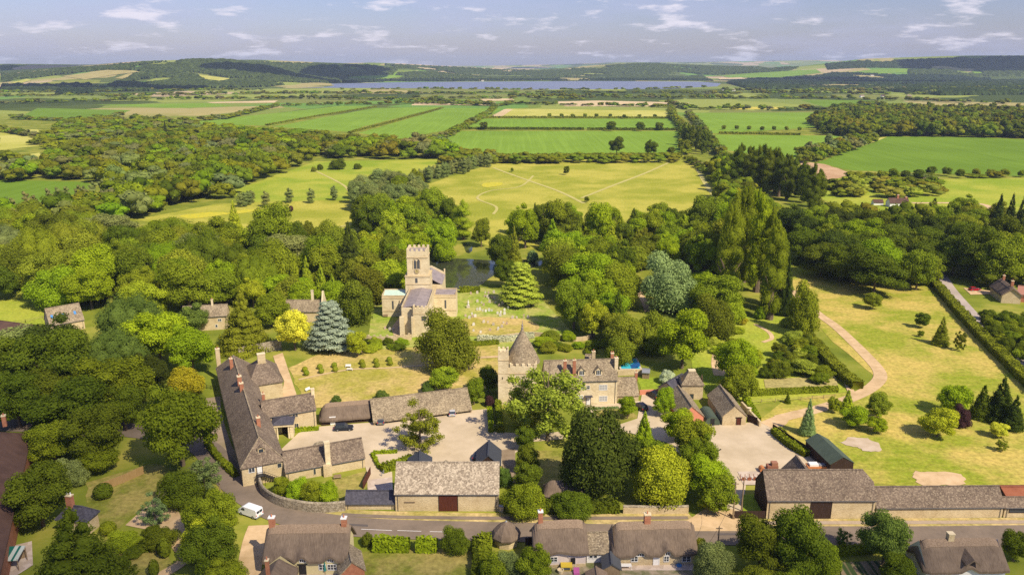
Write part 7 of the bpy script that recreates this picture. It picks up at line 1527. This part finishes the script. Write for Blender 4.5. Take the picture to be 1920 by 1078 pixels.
def bench(px, py, rz, lb, m=WHITE):
    p = P(px, py); e = empty('garden_bench', (p.x, p.y, .05), rz, lb, 'bench'); MB().box(-.8, .8, -.25, .25, .42, .48).build('seat', m, e); MB().box(-.8, .8, .22, .28, .5, .95).build('backrest', m, e)
    for x in (-.72, .72):
        for y in (-.2, .2): MB().cbox(x, y, 0, .42, .07, .07).build('leg', m, e)
bench(653, 689, 0, 'rear one of two white benches on the lawn path'); bench(656, 695, math.pi, 'front one of two white benches on the lawn path'); bench(633, 898, .2, 'bench against the low wing garden wall', WOOD); bench(723, 595, 0, 'brown bench against the church left aisle', WOOD); bench(700, 656, 0, 'pale bench on garden terrace before church', GRAVE_W); bench(578, 733, 1, 'white sun bench near small stone chimney')
def small(name, lb, cat, px, py, build, rz=0, z=.06):
    p = P(px, py); e = empty(name, (p.x, p.y, z), rz, lb, cat); build(e); return e
def parasol(e): MB().tube((0, 0, 0), (0, 0, 2.6), .04, .04, 6).build('pole', WOOD, e); MB().lathe([(.28, .9), (.2, 1.6), (.05, 2.7)], 8).build('canopy', TEAL, e)
small('parasol', 'closed teal parasol in front of the cream cottage', 'parasol', 610, 1078, parasol)
def chair(e, m=WOOD):
    MB().box(-.3, .3, -.3, .3, .4, .46).build('seat', m, e); MB().box(-.3, .3, .27, .32, .46, 1.0).build('backrest', m, e)
    for x in (-.25, .25):
        for y in (-.25, .25): MB().cbox(x, y, 0, .4, .06, .06).build('leg', m, e)
small('garden_chair', 'left wooden chair on the cream cottage patio', 'chair', 584, 1074, chair); small('garden_chair', 'right wooden chair on the cream cottage patio', 'chair', 591, 1074, chair)
def table(e, m=WHITE):
    MB().box(-1, 1, -.45, .45, .7, .76).build('tabletop', m, e)
    for x in (-.9, .9):
        for y in (-.38, .38): MB().cbox(x, y, 0, .7, .07, .07).build('leg', m, e)
small('garden_table', 'white table on the terrace of large thatched cottage', 'table', 1173, 1066, table); small('picnic_table', 'pale timber table in front of small pale gabled barn', 'table', 1360, 796, lambda e: table(e, WOOD))
def playhouse(e): MB().box(-.9, .9, -.5, .5, 0, .9).build('body', YELLOW, e); MB().box(-.6, .6, -.53, -.5, .25, .7).build('opening', DGREY, e); MB().slab([(-1, -.6, .9), (1, -.6, .9), (1, .6, 1.1), (-1, .6, 1.1)], [(0, 1, 2, 3)], .06).build('lid', YELLOW, e)
small('toy_box', 'yellow toy box outside the pinkish washed cottage', 'toy', 1062, 1068, playhouse)
def pinkt(e): MB().box(-.5, .5, -.3, .3, .1, .45).build('seat', PINK, e); MB().slab([(-.5, .3, .4), (.5, .3, .4), (.5, .5, 1.1), (-.5, .5, 1.1)], [(0, 1, 2, 3)], .08).build('backrest', PINK, e)
small('toy_chair', 'bright pink plastic seat in cottage garden', 'toy', 1081, 1077, pinkt); small('stone_planter', 'round stone planter outside the pink washed cottage', 'planter', 1051, 1074, lambda e: MB().lathe([(.45, 0), (.6, .7), (.45, .7), (.4, .45)], 12).build('bowl', STONE_PALE, e))
def trough(e): MB().lathe([(.4, 0), (.5, .35), (.4, .35)], 14).build('basin', BLUEP, e)
small('paddling_pool', 'small blue pool on the large cottage terrace', 'pool', 1273, 1062, trough)
def skip(e): extr([(-1.8, .3), (-2.2, 1.3), (2.2, 1.3), (1.8, .3)], -.9, .9).build('container', ORANGE, e); MB().box(-1.7, .2, -.7, .7, 1.3, 1.75).build('load', WHITE, e); MB().box(.4, 1.8, -.6, .6, 1.3, 1.55).build('load', GREYP, e)
small('skip', 'orange skip loaded with white sacks behind barn with black doors', 'skip', 1530, 882, skip)
def roller(e):
    MB().lathe([(.7, -.8), (.7, .8)], 14).v; w = MB().lathe([(.6, -.7), (.6, .7)], 14); w.v = [(x - 1.6, z, y + .6) for x, y, z in w.v]; w.build('drum', ORANGE, e); MB().box(-.6, 1.7, -.7, .7, .6, 1.6).build('body', flat('rust_brown', (.28, .12, .07)), e); MB().box(.3, 1.6, -.6, .6, 1.6, 2.3).build('cab', flat('rust_brown2', (.34, .16, .09)), e)
    for x in (0, 1.3):
        for y in (-.8, .6): w = MB().lathe([(.5, 0), (.5, .2)], 12); w.v = [(a + x, y + c, b + .5) for a, b, c in w.v]; w.build('wheel', BLACK, e)
small('rusty_tractor', 'rusty old machine with drum behind left end of dark barn', 'machine', 1442, 884, roller)
def trailer(e): MB().box(-1.6, 1.6, -.8, .8, .5, .9).build('bed', WOOD_R, e); MB().box(-.3, .9, -.5, .5, .9, 1.2).build('load', BLUEP, e); [MB().cbox(x, y, .0, .6, .6, .15).build('wheel', BLACK, e) for x in (-.9, .9) for y in (-.85, .85)]
small('farm_trailer', 'dark red trailer with blue load beside green metal shed', 'trailer', 1510, 846, trailer); small('log_bench', 'grey weathered bench at the yard edge near hedge', 'bench', 1483, 838, lambda e: MB().box(-1, 1, -.3, .3, .35, .45).box(-.9, -.7, -.3, .3, 0, .35).box(.7, .9, -.3, .3, 0, .35).build('seat', GREYP, e))
def plough(e):
    for i in range(5): MB().tube((-2 + i, -.5, .2), (-1.5 + i * .9, .9, .9), .07, .07, 5).build('beam', RUST, e)
    for i in range(3): w = MB().lathe([(.45, 0), (.45, .1)], 10); w.v = [(x + i * 1.2 - 1.2, z - .4, y + .45) for x, y, z in w.v]; w.build('disc', RUST, e)
small('plough', 'rusty plough frame on the pale stone pad', 'machine', 1404, 900, plough)
def awning(e): MB().slab([(-2.4, -1.6, 2.2), (2.4, -1.6, 2.2), (2.4, 1.6, 3.0), (-2.4, 1.6, 3.0)], [(0, 1, 2, 3)], .1).build('canopy', STRIPEG, e); [MB().cbox(x, y, 0, 2.3 if y < 0 else 3, .1, .1).build('post', WOOD, e) for x in (-2.3, 2.3) for y in (-1.5, 1.5)]
small('striped_awning', 'green and white striped garden canopy at bottom left', 'awning', 18, 1062, awning, .1)
def pool(e): MB().box(-3.2, 3.2, -4.5, 4.5, -.1, .35).build('surround', PAVE, e); MB().box(-2.7, 2.7, -4, 4, .3, .37).build('water', POOLC, e); MB().slab([(.2, -4, .4), (2.8, -4, 1.2), (2.8, -1, 1.2), (.2, -1, .4)], [(0, 1, 2, 3)], .05).build('cover', flat('pool_cover', (.02, .12, .35)), e)
small('swimming_pool', 'turquoise swimming pool with blue cover behind manor', 'pool', 1179, 684, pool)
gh = front_house('garden_shed', 'small pale timber shed on the lawn right of the pool', 'shed', (1204, 710), (1217, 711), 698, 691, pitch=25, wall=WOOD, roof=GREYP)
small('well_head', 'small stone well head behind the long low wing', 'well', 601, 838, lambda e: MB().lathe([(1.6, 0), (1.6, .7), (1.2, .7), (1.2, .3)], 14).build('ring', RUBBLE, e)); p = P(1404, 778); tag(MB().lathe([(.5, 0), (.45, 1.9), (.6, 2.0)], 10).build('gate_pillar', STONE_PALE), 'pale stone pillar behind the dark solid gate', 'pillar').location = (p.x, p.y, 0)
blm = [(668, 1052, 'black dustbin beside the brick lean-to'), (672, 1060, 'second black dustbin beside the brick lean-to')]
for x, y, lb in blm: small('dustbin', lb, 'bin', x, y, lambda e: (MB().lathe([(.25, 0), (.32, .95)], 10).build('body', BLACK, e), MB().lathe([(.34, .95), (.3, 1.05)], 10).build('lid', DGREY, e)))
